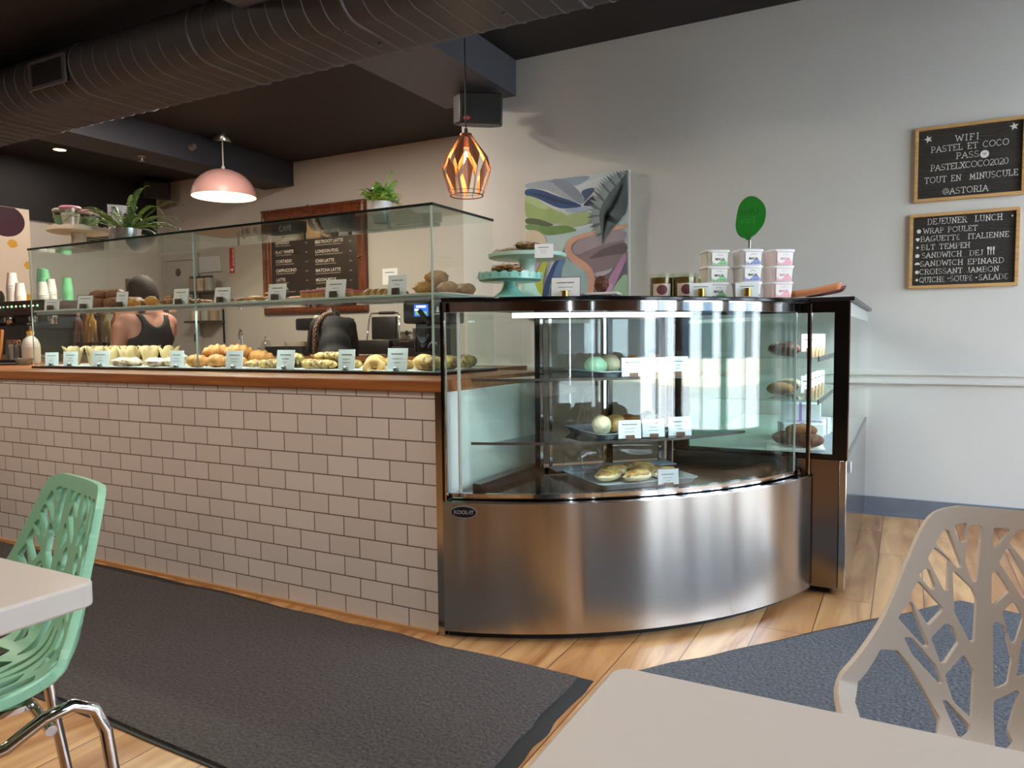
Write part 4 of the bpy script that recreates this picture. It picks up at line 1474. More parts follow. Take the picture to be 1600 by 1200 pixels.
def wifi_board(mb, W, H):
    h = 0.032
    star(mb, 0.066, H-0.066, 0.022, YL, rot=0.3); star(mb, W-0.058, H-0.05, 0.022, YL, rot=0.15)
    strokes(mb, 'WIFI', 0.20, 0.322, h, YL, width=0.108, gap=0.35)
    strokes(mb, 'PASTEL ET COCO', 0.082, 0.274, h, YL, width=0.365)
    strokes(mb, 'PASS', 0.205, 0.226, h, YL, width=0.105)
    disc(mb, 0.338, 0.236, 0.021, YL)
    for r_ in (0.006, 0.011, 0.016):
        A_ = [(0.338+r_*math.cos(R(45+90*k/8)), 0.227+r_*math.sin(R(45+90*k/8))) for k in range(9)]
        B_ = [(0.338+(r_-0.002)*math.cos(R(45+90*k/8)), 0.227+(r_-0.002)*math.sin(R(45+90*k/8))) for k in range(9)]
        mb.prism(A_+B_[::-1], 0, 0.0004, 1, Matrix.Translation((0, YL-0.002, 0)) @ UP)
    strokes(mb, 'PASTELXCOCO2020', 0.082, 0.172, h, YL, width=0.365, gap=0.15)
    strokes(mb, 'TOUT EN  MINUSCULE', 0.053, 0.105, h, YL, width=0.44)
    strokes(mb, '@ASTORIA', 0.143, 0.035, h, YL, width=0.215)
def menu_lunch(mb, W, H):
    h = 0.028
    strokes(mb, 'DEJEUNER  LUNCH', 0.09, 0.362, h+0.003, YL, width=0.355)
    rows = [('WRAP POULET', 0.07, 0.26, 0.313), ('BAGUETTe  ITALIENNE', 0.058, 0.42, 0.268), ('BLT TEMPEH', 0.062, 0.235, 0.221), ('SANDWICH  DEJ', 0.065, 0.295, 0.175), ('SANDWICH EPINARD', 0.058, 0.40, 0.128), ('CROISSANT JAMBON', 0.056, 0.38, 0.082), ('QUICHe', 0.056, 0.125, 0.036)]
    for (s, x, w_, z) in rows:
        strokes(mb, s, x, z, h, YL, width=w_)
    strokes(mb, 'SOUPe', 0.208, 0.037, h, YL, width=0.108)
    strokes(mb, 'SALADe', 0.345, 0.038, h, YL, width=0.135)
    for i, (z, k) in enumerate(((0.327, 'd'), (0.281, 'h'), (0.235, 's'), (0.188, 'd'), (0.140, 'm'), (0.095, 'f'), (0.05, 's'))):
        if k == 'd':
            disc(mb, 0.047 if i == 0 else 0.042, z, 0.011, YL)
        elif k == 'm':
            disc(mb, 0.043, z-0.003, 0.014, YL, a0=0, a1=PI)
        elif k == 'h':
            star(mb, 0.042, z, 0.012, YL, rot=PI, pts=3, inner=0.7)
        else:
            star(mb, 0.042, z, 0.008 if k == 's' else 0.012, YL, pts=5, inner=0.75)
    star(mb, 0.198, 0.053, 0.005, YL); disc(mb, 0.333, 0.052, 0.004, YL)
    star(mb, W-0.035, H-0.045, 0.007, YL)
    # knife, fork, spoon
    for (dx, kind) in ((0.385, 0), (0.398, 1), (0.411, 2)):
        mb.box(dx-0.002, dx+0.002, YL-0.002, YL, 0.175, 0.200)
        if kind == 1:
            for q in (-0.004, 0, 0.004):
                mb.box(dx+q-0.001, dx+q+0.001, YL-0.002, YL, 0.203, 0.218)
            mb.box(dx-0.005, dx+0.005, YL-0.002, YL, 0.199, 0.2035)
        elif kind == 0:
            disc(mb, dx, 0.210, 0.009, YL, sx_=0.6)
        else:
            mb.box(dx-0.003, dx+0.004, YL-0.002, YL, 0.2, 0.218)
board(0.017, 0.545, 1.828, 2.245, 'upper oak framed letter board giving the wifi name and password', wifi_board)
board(0.0, 0.527, 1.338, 1.762, 'lower oak framed letter board listing the lunch menu', menu_lunch)

# ================================================================== things on the curved case
ZT = 1.2222
card_m = M('card_white', 'eef0f2', 0.5)
def text_lines(mb, w_, h_, y, seed, mi=1, n=3, title=True):
    """the cards are too far away to read: fine dark lines of print"""
    rnd = random.Random(seed)
    z = h_*0.72
    for k in range(n):
        L = w_*(0.62 if k == 0 else rnd.uniform(0.18, 0.5))
        t = h_*(0.045 if k == 0 and title else 0.022)
        x = -L/2
        while x < L/2-0.004:
            q = rnd.uniform(0.003, 0.009)
            mb.box(x, min(x+q, L/2), y-0.0003, y, z, z+t, mi)
            x += q+0.0015
        z -= h_*(0.17 if k else 0.2)
def card(loc, rz, w_, h_, label, holder, group, seed, tilt=8, tint=card_m, lift=0.0, n=3, border=False):
    t = thing('sign_card', label, 'card', loc, rz, group)
    T = Matrix.Rotation(R(-tilt), 4, 'X')
    mb = MB()
    v = mb.box(-w_/2, w_/2, -0.0012, 0.0012, lift, lift+h_, 0)
    text_lines(mb, w_, h_, -0.0013, seed, 1, n)
    if border:
        for (a, b_, c, d) in ((-w_/2, w_/2, 0, 0.002), (-w_/2, w_/2, h_-0.002, h_), (-w_/2, -w_/2+0.002, 0, h_), (w_/2-0.002, w_/2, 0, h_)):
            mb.box(a, b_, -0.0017, -0.0012, lift+c, lift+d, 1)
    mb.b.transform(T)
    mb.build('card', [tint, ink_m], t, smooth=False)
    if holder == 'gold':
        mb = MB(); mb.lathe([(0, 0), (0.012, 0), (0.012, 0.03), (0.0, 0.03)], 0, -0.009, 0, 20)
        mb.build('holder', M('brass', 'b8914a', 0.25, 0.9), t)
    elif holder == 'log':
        mb = MB(); mb.lathe([(0, 0), (0.0165, 0), (0.0175, 0.006), (0.0165, 0.026), (0.015, 0.028), (0, 0.028)], 0, -0.014, 0, 14, wob=lambda r, h, a: (r*(1+0.05*math.sin(5*a)), h))
        mb.build('holder', M('log_bark', '5a4638', 0.8, noise_amt=0.4, noise_scale=90), t)
    elif holder == 'block':
        mb = MB(); mb.box(-0.016, 0.016, -0.012, -0.002, 0, 0.016)
        mb.build('holder', M('block_wood', '6e5140', 0.6), t)
    elif holder == 'clip':
        mb = MB(); mb.box(-0.013, 0.013, -0.010, 0.010, 0, 0.003); mb.lathe([(0.010, 0.003), (0.011, 0.012), (0.007, 0.016), (0, 0.017)], 0, -0.008, 0, 14)
        mb.build('holder', M('clip_steel', '8e9698', 0.3, 0.8), t)
    return t

mint_m = M('mint_enamel', '8fd0c2', 0.3, coat=0.3)
mintpale_m = M('pale_mint_enamel', 'b9ddd0', 0.35)
def scallop(t, r, hgt, m, stem_r, base_r, skirt=0.028, n=20, holes=False):
    def wob(rr, h, a):
        if h < 0:
            return rr, h
        return rr, h
    mb = MB()
    mb.lathe([(0, 0), (base_r, 0), (base_r, 0.008), (base_r*0.86, 0.013), (base_r*0.62, 0.028), (base_r*0.45, hgt*0.45), (stem_r, hgt*0.8), (stem_r*1.05, hgt-0.012), (0, hgt-0.012)], seg=36)
    mb.build('pedestal', m, t)
    mb = MB()
    def wb(rr, h, a):
        if h > hgt+0.012:
            return rr, h+0.004*math.cos(a*n)
        return rr, h
    mb.lathe([(0, hgt-0.0115), (r*0.93, hgt-0.0115), (r, hgt-0.006), (r+0.002, hgt+0.018), (r-0.002, hgt+0.018), (r-0.004, hgt-0.003), (0, hgt-0.004)], seg=100, wob=wb)
    mb.build('plate', m, t)
    if holes:
        mb = MB()
        for k in range(n):
            a = 2*PI*(k+0.5)/n
            for (da, dz) in ((0, 0), (0.035, 0.004), (-0.035, 0.004), (0.02, -0.004), (-0.02, -0.004)):
                p = Vector(((r+0.0022)*math.cos(a+da), (r+0.0022)*math.sin(a+da), hgt+0.006+dz))
                mb.lathe([(0, 0.0004), (0.0016, 0.0003), (0.0016, 0)], 0, 0, 0, 8, 0, Matrix.Translation(p) @ Matrix.Rotation(a, 4, 'Z') @ Matrix.Rotation(R(90), 4, 'Y'))
        mb.build('pierced_pattern', M('pierced_dark', '35584f', 0.6), t)
st1 = thing('cake_stand', 'mint green scalloped cake stand, lower and nearer of the two on the curved case', 'cake stand', (-1.352, 2.52, ZT))
scallop(st1, 0.122, 0.085, mint_m, 0.024, 0.08, holes=True)
st2 = thing('cake_stand', 'tall pale mint cake stand behind the scalloped one on the curved case', 'cake stand', (-1.42, 2.80, ZT))
mb = MB(); mb.lathe([(0, 0), (0.095, 0), (0.095, 0.008), (0.07, 0.02), (0.045, 0.05), (0.031, 0.085), (0.033, 0.16), (0.040, 0.187), (0.0, 0.187)], seg=36)
mb.build('pedestal', mintpale_m, st2)
mb = MB(); mb.lathe([(0, 0.1871), (0.155, 0.189), (0.163, 0.193), (0.166, 0.207), (0.162, 0.208), (0.158, 0.197), (0, 0.196)], seg=64)
mb.build('plate', mintpale_m, st2)

bag_m = glass('cello_wrap', (0.93, 0.92, 0.9), 1.6)
def cookie_bag(loc, rz, label, seed, s=1.0):
    t = thing('bagged_cookie', label, 'cookies', loc, rz, 'bagged cookies on the mint cake stands')
    rnd = random.Random(seed)
    mb = MB()
    for k in range(3):
        mb.sphere((rnd.uniform(-0.012, 0.012)*s, rnd.uniform(-0.012, 0.012)*s, 0.006+0.005*k), 0.030*s, 0, 14, 8, (1, 1, 0.26), None, 0.35, 9, seed+k)
    mb.build('cookie', M('cookie_brown', 'b07a42', 0.8, noise_amt=0.6, noise_scale=60, bump=0.6, bump_scale=90), t)
    mb = MB()
    n = 18
    V = mb.sphere((0, 0, 0.012), 0.042*s, 0, 18, 8, (1.1, 0.95, 0.42), None, 0.5, 14, seed+9)
    mb.build('wrapper', bag_m, t, ang=10)
    return t
k = 0
for (cx, cy, z, rr, n, who) in ((-1.352, 2.52, ZT+0.0815, 0.07, 7, 'lower'), (-1.42, 2.80, ZT+0.1975, 0.095, 9, 'upper')):
    for i in range(n):
        a = 2*PI*i/n+0.3
        r_ = rr if i else 0.0
        lay = 0.0 if i < n-2 else 0.026
        cookie_bag((cx-0.015+r_*math.cos(a)*(0.6 if lay else 1), cy+r_*math.sin(a)*(0.6 if lay else 1), z+lay), a*2, 'clear bag of brown cookies piled on the %s mint cake stand' % who, 100+k)
        k += 1
card((-1.285, 2.68, ZT+0.175), R(18), 0.075, 0.056, 'white card leaning on the rim of the tall mint cake stand', None, 'cards on top of the curved case', 1, 6)
card((-1.38, 2.655, ZT+0.10), R(18), 0.075, 0.03, 'small white card behind the cookie bags of the scalloped stand', None, 'cards on top of the curved case', 2, 6, n=1)
card((-1.125, 2.53, ZT), R(14), 0.112, 0.082, 'white framed card with gold holder beside the scalloped cake stand', 'gold', 'cards on top of the curved case', 3, 6, border=True)
pl = thing('serving_board', 'small white serving board behind the framed card on the curved case', 'board', (-1.075, 2.66, ZT), R(10))
mb = MB(); mb.box(-0.11, 0.11, -0.05, 0.05, 0.016, 0.026); mb.box(-0.09, 0.09, -0.035, 0.035, 0, 0.0158)
mb.build('board', M('marble_white', 'e3e0da', 0.3), pl, bevel=0.002)
ck = thing('bagged_cookie', 'single dark brown bagged cookie on the white serving board', 'cookies', (-1.03, 2.655, ZT+0.0265))
mb = MB(); mb.sphere((0, 0, 0.031), 0.031, 0, 18, 12, (0.9, 0.6, 1), None, 0.3, 8, 4)
mb.build('cookie', M('cookie_dark', '6b3a22', 0.5, noise_amt=0.5, noise_scale=70, bump=0.6, bump_scale=90), ck)

# amber jars
def jar(loc, rz, label, c, lid=False):
    t = thing('glass_jar', label, 'jar', loc, rz, 'jars on the curved case')
    mb = MB(); mb.lathe([(0, 0), (0.038, 0), (0.041, 0.004), (0.041, 0.095), (0.039, 0.096), (0.039, 0.006), (0, 0.004)], seg=28)
    mb.build('glass', glass('jar_glass', (0.93, 0.95, 0.9)), t)
    mb = MB(); mb.lathe([(0, 0.0065), (0.0385, 0.0065), (0.0385, 0.080), (0, 0.080)], seg=28)
    mb.build('contents', c, t)
    return t
amber = M('honey_amber', '6e5418', 0.25, coat=0.5)
for (x, y, rz, lab, c, sq) in ((-0.835, 2.78, 20, 'amber glass jar with round maroon label, leftmost on the curved case', amber, 1), (-0.750, 2.80, 24, 'amber glass jar with round maroon label next to the left jar', amber, 1), (-0.690, 2.93, 24, 'pale green glass jar in front of the green labelled tubs', M('green_syrup', '9fae5a', 0.3, coat=0.4), 0)):
    j = jar((x, y, ZT), R(rz), lab, c)
    j.scale = (1.1, 1.1, 1.0)
    if sq:
        mb = MB(); mb.lathe([(0.0412, 0.008), (0.0416, 0.008), (0.0416, 0.056), (0.0412, 0.056)], seg=16, a0=R(-135), a1=R(-45))
        mb.build('label_paper', M('label_cream', 'd9c9bc', 0.5), j)
        mb = MB()
        N = 24
        def cyl(u, v):
            th = R(-90)+u/0.0421
            return (0.0421*math.cos(th), 0.0421*math.sin(th), 0.033+v)
        ringp = [[mb.b.verts.new(cyl(0.019*f*math.cos(2*PI*q/N), 0.019*f*math.sin(2*PI*q/N))) for q in range(N)] for f in (0.2, 0.6, 1.0)]
        mb.b.faces.new(ringp[0])
        for A_, B_ in zip(ringp[:-1], ringp[1:]):
            for q in range(N):
                mb.b.faces.new((A_[q], A_[(q+1) % N], B_[(q+1) % N], B_[q]))
        mb.build('round_label', M('maroon_label', '6b3640', 0.5), j)

# tubs with coloured labels
def tub(loc, rz, label, body, blob, txtcol):
    t = thing('plastic_tub', label, 'tub', loc, rz, 'stacked plastic tubs on the curved case')
    mb = MB()
    def ring(w_, z):
        r = 0.018
        P = []
        for (sx_, sy_, a) in ((1, 1, 0), (-1, 1, 90), (-1, -1, 180), (1, -1, 270)):
            for k in range(5):
                th = R(a+22.5*k)
                P.append(mb.b.verts.new((sx_*(w_-r)+r*math.cos(th), sy_*(w_-r)+r*math.sin(th), z)))
        return P
    A, B = ring(0.041, 0.0), ring(0.045, 0.050)
    for i in range(len(A)):
        mb.b.faces.new((A[i], A[(i+1) % len(A)], B[(i+1) % len(A)], B[i]))
    mb.b.faces.new(A); mb.b.faces.new(B)
    mb.build('body', body, t)
    mb = MB()
    A, B, C_ = ring(0.0475, 0.0502), ring(0.0475, 0.057), ring(0.043, 0.0595)
    for (p, q) in ((A, B), (B, C_)):
        for i in range(len(A)):
            mb.b.faces.new((p[i], p[(i+1) % len(A)], q[(i+1) % len(A)], q[i]))
    mb.b.faces.new(A); mb.b.faces.new(C_)
    mb.build('lid', M('tub_lid', 'e6e8ea', 0.35), t)
    # wrap label on the front face
    T = Matrix.Translation((0.004, -0.0446, 0.0)) @ Matrix.Rotation(R(4.6), 4, 'X') @ UP
    mb = MB()
    mb.prism([(-0.030, 0.002), (0.030, 0.002), (0.030, 0.046), (-0.030, 0.046)], 0.0, 0.0004, 0, T)
    P = [(-0.030, 0.002), (0.030, 0.002), (0.030, 0.008)]+[(0.030-0.06*k/12, 0.008+0.012*math.sin(k*0.5)+0.012*k/12) for k in range(13)]
    mb.prism(P, 0.0004, 0.0006, 1, T)
    txt(mb, 'MAUA', 0.0125, T @ Matrix.Translation((0.0, 0.019, 0.0008)), 2, 'CENTER', 0, 0.0004)
    for k in range(9):
        a = R(150-120*k/8)
        mb.prism([(0.011*math.cos(a)-0.0009, 0.031+0.008*math.sin(a)), (0.011*math.cos(a)+0.0009, 0.031+0.008*math.sin(a)), (0.011*math.cos(a)+0.0009, 0.0325+0.008*math.sin(a)), (0.011*math.cos(a)-0.0009, 0.0325+0.008*math.sin(a))], 0.0006, 0.0008, 2, T)
    for k in range(4):
        mb.prism([(-0.02+k*0.012, 0.005), (-0.0165+k*0.012, 0.005), (-0.0165+k*0.012, 0.008), (-0.02+k*0.012, 0.008)], 0.0006, 0.0008, 2, T)
    mb.build('label_print', [M('label_paper_white', 'eef0ee', 0.5), blob, txtcol], t, smooth=False)
    return t
white_tub = M('tub_frost', 'd9d9d4', 0.35, sub=0.2)
cols = [((-0.655, 2.86), M('blob_green', '8fcf9a', 0.5), M('tub_frost_green', 'd3d6cb', 0.35), 'green'),
        ((-0.541, 2.90), M('blob_blue', '8f9fd6', 0.5), M('tub_frost_blue', 'd6d7d8', 0.35), 'blue'),
        ((-0.440, 2.975), M('blob_pink', 'eeb4c4', 0.5), M('tub_frost_pink', 'e0cfcc', 0.35), 'pink')]
for (x, y), blob, body, nm in cols:
    for lv, w_ in enumerate(('bottom', 'middle', 'top')):
        tub((x+0.001*lv, y, ZT+lv*0.0602), R(32+(lv-1)*1.5), '%s tub of the stack with %s labels on the curved case' % (w_, nm), body, blob, M('print_pink', 'd98aa0', 0.6) if nm == 'pink' else ink_m)
card((-0.672, 2.735, ZT), R(24), 0.082, 0.052, 'pale green card with gold holder in front of the green tubs', 'gold', 'cards on top of the curved case', 5, 6, M('card_green', 'dfeae4', 0.5), n=1)
card((-0.520, 2.80, ZT), R(24), 0.082, 0.05, 'pale blue card with gold holder in front of the blue tubs', 'gold', 'cards on top of the curved case', 6, 6, M('card_blue', 'dde9e8', 0.5), n=1)
# round green sign on a stick
sg = thing('table_sign', 'green leaf shaped sign on a metal stick behind the stacked tubs', 'sign', (-0.56, 3.06, ZT), R(10))
mb = MB(); mb.lathe([(0, 0), (0.05, 0), (0.05, 0.006), (0.006, 0.01), (0.005, 0.012), (0.005, 0.255), (0, 0.256)], seg=24)
mb.build('stand', steel_m, sg)
P = spline([(-0.006, 0.238), (-0.038, 0.252), (-0.053, 0.282), (-0.052, 0.322), (-0.040, 0.375), (-0.012, 0.404), (0.022, 0.402), (0.052, 0.372), (0.060, 0.335), (0.050, 0.292), (0.022, 0.256)], 6)
mb = MB(); mb.prism([(p.x, p.y) for p in P], -0.002, 0.002, 0, Matrix.Translation((0, -0.0075, 0)) @ UP)
T = Matrix.Translation((0.0, -0.0097, 0)) @ UP
txt(mb, 'Uber', 0.036, T @ Matrix.Translation((-0.004, 0.335, 0)), 1, 'CENTER', 0.0001, 0.0, True)
txt(mb, 'Eats', 0.036, T @ Matrix.Translation((-0.007, 0.302, 0)), 2, 'CENTER', 0.0001, 0.0, True)
mb.build('sign_face', [M('leaf_green', '17751f', 0.35), M('sign_dark_green', '0f5a17', 0.4), M('sign_light_green', '2f8a38', 0.4)], sg)
mb = MB(); mb.box(-0.014, 0.004, -0.012, -0.0005, 0.236, 0.262)
mb.build('clip', M('sign_clip', '1d6a22', 0.35), sg)
# flat items at the right end
def pouch(loc, rz, label, m, w_, l_, curl, name):
    mb = MB()
    mb.grid(lambda u, v: ((u-0.5)*l_, (v-0.5)*w_, 0.004+curl*(u**1.6)+0.022*(2*v-1)**2), 10, 6)
    o = mb.build(name, m, solid=0.004)
    o.location = loc
    o.rotation_euler = (0, 0, rz)
    return tag(o, label, name.replace('_', ' '))
pouch((-0.32, 3.10, ZT+0.001), R(12), 'orange brown leather sleeve lying right of the pink tubs', M('tan_leather', 'd08a5c', 0.5), 0.09, 0.18, 0.03, 'leather_sleeve')
pouch((-0.31, 3.34, 1.2335), R(30), 'dark maroon printed packet lying behind the orange brown sleeve', M('maroon_packet', '6b3038', 0.45), 0.10, 0.14, 0.02, 'packet')
nt = MB(); nt.box(-0.05, 0.05, -0.03, 0.03, 0, 0.008)
o = nt.build('note_pad', M('paper', 'eef0f2', 0.6)); o.location = (-0.26, 3.32, 1.2315); o.rotation_euler = (0, 0, R(5))
tag(o, 'small white note pad on the corner of the black framed case', 'note pad')

# ================================================================== things on top of the glass counter case
ZG = GT+0.0095
def frond(mb, base, az, length, rise, droop, wid, mi=0, n=14, leaf=0.5, seed=0):
    d = Vector((math.cos(az), math.sin(az), 0))
    side = Vector((-d.y, d.x, 0))
    P = []
    for k in range(n+1):
        f = k/n
        P.append(Vector(base)+d*(length*f*(1-0.15*f))+Vector((0, 0, rise*math.sin(min(1, f*1.15)*PI/2)-droop*f*f)))
    rnd = random.Random(seed)
    for k in range(1, n+1):
        f = k/n
        t = (P[k]-P[k-1])
        tn = t.normalized()
        ww = wid*(math.sin(PI*min(1, 0.12+f*0.86))**0.7)
        for s_ in (-1, 1):
            for sub in (0.0, 0.5):
                b0 = P[k-1]+t*sub
                tip = b0+side*s_*ww+tn*ww*0.35+Vector((0, 0, -ww*0.15+rnd.uniform(-0.003, 0.003)))
                a = b0+tn*t.length*0.24
                mid = (b0+tip)/2+tn*t.length*0.16+Vector((0, 0, 0.003))
                f_ = mb.b.faces.new([mb.b.verts.new(q) for q in (b0, (b0+tip)/2-tn*t.length*0.05, tip, mid, a)])
                f_.material_index = mi
    mb.tube(P, [0.0022*(1-0.7*k/n) for k in range(n+1)], 5, mi)
fern = thing('potted_fern', 'dark green fern in a silver metal pot on the glass case', 'plant', (-4.03, 2.78, ZG))
mb = MB(); mb.lathe([(0, 0), (0.062, 0), (0.064, 0.004), (0.082, 0.112), (0.080, 0.112), (0.078, 0.10), (0, 0.10)], seg=40)
mb.build('pot', M('silver_pot', 'c4c8ca', 0.25, 0.9), fern)
mb = MB(); mb.lathe([(0, 0.1005), (0.078, 0.1005), (0, 0.106)], seg=24)
mb.build('soil', M('soil', '2d2119', 0.9), fern)
mb = MB()
rnd = random.Random(5)
for k in range(38):
    az = 2*PI*k/38*2.6+rnd.uniform(-0.2, 0.2)
    L = rnd.uniform(0.20, 0.40)
    frond(mb, (0.03*math.cos(az), 0.03*math.sin(az), 0.104), az, L, rnd.uniform(0.06, 0.24), rnd.uniform(0.03, 0.16), 0.022, 0 if k % 3 else 1, 15, seed=k)
for az, L, rs in ((0.4, 0.14, 0.24), (2.0, 0.10, 0.22), (1.1, 0.16, 0.27)):
    frond(mb, (0, 0, 0.104), az, L, rs, 0.0, 0.022, 1, 14, seed=3)
mb.build('foliage', [M('fern_green', '3f5c22', 0.5), M('fern_lime', '6f8a30', 0.5)], fern, smooth=False)

wp = thing('potted_plant', 'bright green artificial plant in a white pot on the glass case', 'plant', (-2.185, 2.80, ZG))
mb = MB(); mb.lathe([(0, 0), (0.034, 0), (0.037, 0.004), (0.046, 0.055), (0.049, 0.098), (0.046, 0.098), (0.044, 0.088), (0, 0.088)], seg=40)
mb.build('pot', M('white_ceramic', 'e6e4e6', 0.3, coat=0.4), wp)
mb = MB()
rnd = random.Random(8)
for k in range(40):
    az = 2*PI*k/40*3.3+rnd.uniform(-0.3, 0.3)
    frond(mb, (0.015*math.cos(az), 0.015*math.sin(az), 0.088), az, rnd.uniform(0.07, 0.13), rnd.uniform(0.03, 0.10), rnd.uniform(0.0, 0.05), 0.020, k % 2, 9, seed=40+k)
frond(mb, (0, 0, 0.088), 0.35, 0.075, 0.15, 0.0, 0.024, 0, 14, seed=77)
frond(mb, (0, 0, 0.088), 2.9, 0.08, 0.10, 0.0, 0.02, 1, 12, seed=78)
for k in range(95):
    az, el = rnd.uniform(0, 2*PI), rnd.uniform(0.2, 1.3)
    r_ = rnd.uniform(0.04, 0.10)
    p = Vector((r_*math.cos(az)*math.cos(el), r_*math.sin(az)*math.cos(el), 0.095+r_*math.sin(el)*0.8))
    Mx = Matrix.Translation(p) @ Matrix.Rotation(az, 4, 'Z') @ Matrix.Rotation(rnd.uniform(-0.9, 0.9), 4, 'Y')
    mb.lathe([(0, 0.002), (0.011, 0.0), (0.013, -0.001)], 0, 0, 0, 8, 2 if k % 3 else 1, Mx)
mb.build('foliage', [M('plant_bright', '7fb03a', 0.45), M('plant_lime', 'a9c04e', 0.45), M('plant_mid', '5f9a48', 0.45)], wp, smooth=False)

cs = thing('cake_stand', 'cream scalloped cake stand at the far end of the glass case', 'cake stand', (-4.36, 2.70, ZG))
scallop(cs, 0.165, 0.115, M('cream_enamel', 'e3d3c0', 0.4), 0.04, 0.085, n=14)
def cup(loc, label, inside, lid):
    t = thing('plastic_cup', label, 'cup', loc, 0, 'clear cups on the cream cake stand')
    mb = MB(); mb.lathe([(0, 0), (0.040, 0), (0.056, 0.125), (0.059, 0.127), (0.058, 0.131), (0.054, 0.128), (0.039, 0.003), (0, 0.003)], seg=28)
    mb.build('cup', glass('cup_clear', (0.90, 0.91, 0.90), 1.55), t)
    mb = MB(); mb.lathe([(0, 0.0035), (0.037, 0.0035), (0.048, 0.095), (0.0, 0.10)], seg=24)
    mb.build('contents', inside, t)
    mb = MB(); mb.lathe([(0.0, 0.137), (0.050, 0.137), (0.058, 0.131), (0.060, 0.128), (0.060, 0.124), (0.0, 0.133)], seg=28)
    mb.build('lid', lid, t)
pink_lid = M('pink_lid', 'e59ab4', 0.35)
zz = ZG+0.1115
cup((-4.445, 2.665, zz), 'clear cup of green candies with a pink lid, left on the cream cake stand', M('green_candy', '8fb886', 0.5, noise_amt=0.4, noise_scale=40), M('clear_lid', 'cfc9c6', 0.3))
cup((-4.325, 2.635, zz), 'clear cup of white contents with a pink lid, front right on the cream stand', M('white_candy', 'e8e0d8', 0.5, noise_amt=0.15, noise_scale=40), pink_lid)
cup((-4.37, 2.775, zz), 'clear cup of green candies with a pink lid behind the other two cups', M('green_candy', '8fb886', 0.5), pink_lid)
ob = MB(); ob.box(-0.07, 0.07, -0.002, 0.002, 0, 0.29)
o = ob.build('menu_card', M('lilac_card', 'd9d6e6', 0.5)); o.location = (-4.235, 2.89, ZG); o.rotation_euler = (R(-4), 0, R(62))
tag(o, 'tall plain lilac white card standing between cream stand and fern', 'card')

# ================================================================== pastries, trays and cards
def pm(name, c, c2=None, sc_=40, b=0.35):
    return M(name, c, 0.6, col2=c2, noise_scale=sc_, bump=b, bump_scale=70, sub=0.0)
crust = pm('crust_gold', 'c98f4a', 'a5692e', 14)
crust_pale = pm('crust_pale', 'dcb877', 'c2924c', 12)
crust_dark = pm('crust_brown', '9a5f30', '6b3a1c', 18)
seeded = pm('seeded_crust', 'd8b469', '4a3520', 55)
crumb = pm('crumb_sugar', 'b99a68', 'e6dccb', 45)
scone_m = pm('scone_crust', 'd2a260', 'a8723a', 22)
choc = pm('chocolate_crumb', '7a4a2c', '3c2214', 40)
paper_m = M('baking_paper', 'c4ab78', 0.7, noise_amt=0.1, noise_scale=8)
dough = M('dough_cream', 'ead9ae', 0.7)
pinkc = pm('pink_icing', 'c9686e', 'b04f58', 10, 0.1)
sponge = pm('sponge', 'c48d52', '93602f', 30)

def blob_obj(name, r, s3, m, jit, jf, seed, seg=20, rings=12):
    mb = MB()
    mb.sphere((0, 0, r*s3[2]*0.92), r, 0, seg, rings, s3, None, jit, jf, seed)
    for v in mb.b.verts:
        if v.co.z < 0:
            v.co.z = 0
    return mb.build(name, m, ang=80)
def croissant(m=crust):
    mb = MB()
    P, rs = [], []
    n = 36
    for k in range(n+1):
        f = k/n*2-1
        a = f*1.15
        P.append((0.075*math.sin(a), 0.05*(1-math.cos(a))*1.2, 0.031*(1-f*f*0.55)+0.002))
        ridge = 1+0.13*math.cos(f*6.0*PI)
        rs.append(max(0.004, 0.031*(1-abs(f)**2.2*0.80)*ridge))
    mb.tube(P, rs, 16)
    for v in mb.b.verts:
        v.co.z = max(0, v.co.z)
    return mb.build('croissant', m, ang=70)
def tulip_muffin():
    t = bpy.data.objects.new('muffin', None)
    COL.objects.link(t)
    mb = MB()
    def wb(r, h, a):
        k = max(0, (h-0.03)/0.055)
        return r*(1+0.2*k*math.cos(4*a)), h+0.026*k*abs(math.cos(2*a))
    mb.lathe([(0, 0), (0.028, 0), (0.034, 0.03), (0.042, 0.060), (0.050, 0.085)], seg=40, wob=wb)
    mb.build('paper', paper_m, t, solid=0.0012)
    mb = MB()
    mb.sphere((0, 0, 0.058), 0.036, 0, 18, 10, (1, 1, 0.7), None, 0.25, 9, 3)
    mb.build('cake', sponge, t)
    return t
def ring_roll():
    mb = MB()
    mb.tube([(0.032*math.cos(2*PI*k/28), 0.032*math.sin(2*PI*k/28), 0.020) for k in range(28)], 0.0195, 14, closed=True)
    return mb.build('ring_roll', crust_pale)
def swirl_bun():
    mb = MB()
    P, rs = [], []
    for k in range(60):
        a = k/60*2*PI*2.3
        r = 0.006+0.034*k/60
        P.append((r*math.cos(a), r*math.sin(a), 0.018+0.010*(1-k/60)))
        rs.append(0.014)
    mb.tube(P, rs, 8)
    for v in mb.b.verts:
        v.co.z = max(0, v.co.z)
    return mb.build('swirl_bun', seeded, ang=60)
def long_bread():
    mb = MB()
    P = [(-0.10+0.2*k/20, 0.006*math.sin(k*0.9), 0.024) for k in range(21)]
    rs = [0.026*(1-abs(k/10-1)**4*0.7)*(1+0.08*math.sin(k*1.9)) for k in range(21)]
    mb.tube(P, rs, 14)
    for v in mb.b.verts:
        v.co.z = max(0, v.co.z*0.85)
    return mb.build('seeded_loaf', seeded, ang=70)
def slice_wedge():
    mb = MB()
    mb.prism([(-0.055, 0), (0.045, 0), (0.030, 0.034), (-0.010, 0.044)], -0.026, 0.020, 0, UP)
    return mb.build('pink_slice', [sponge], bevel=0.004)
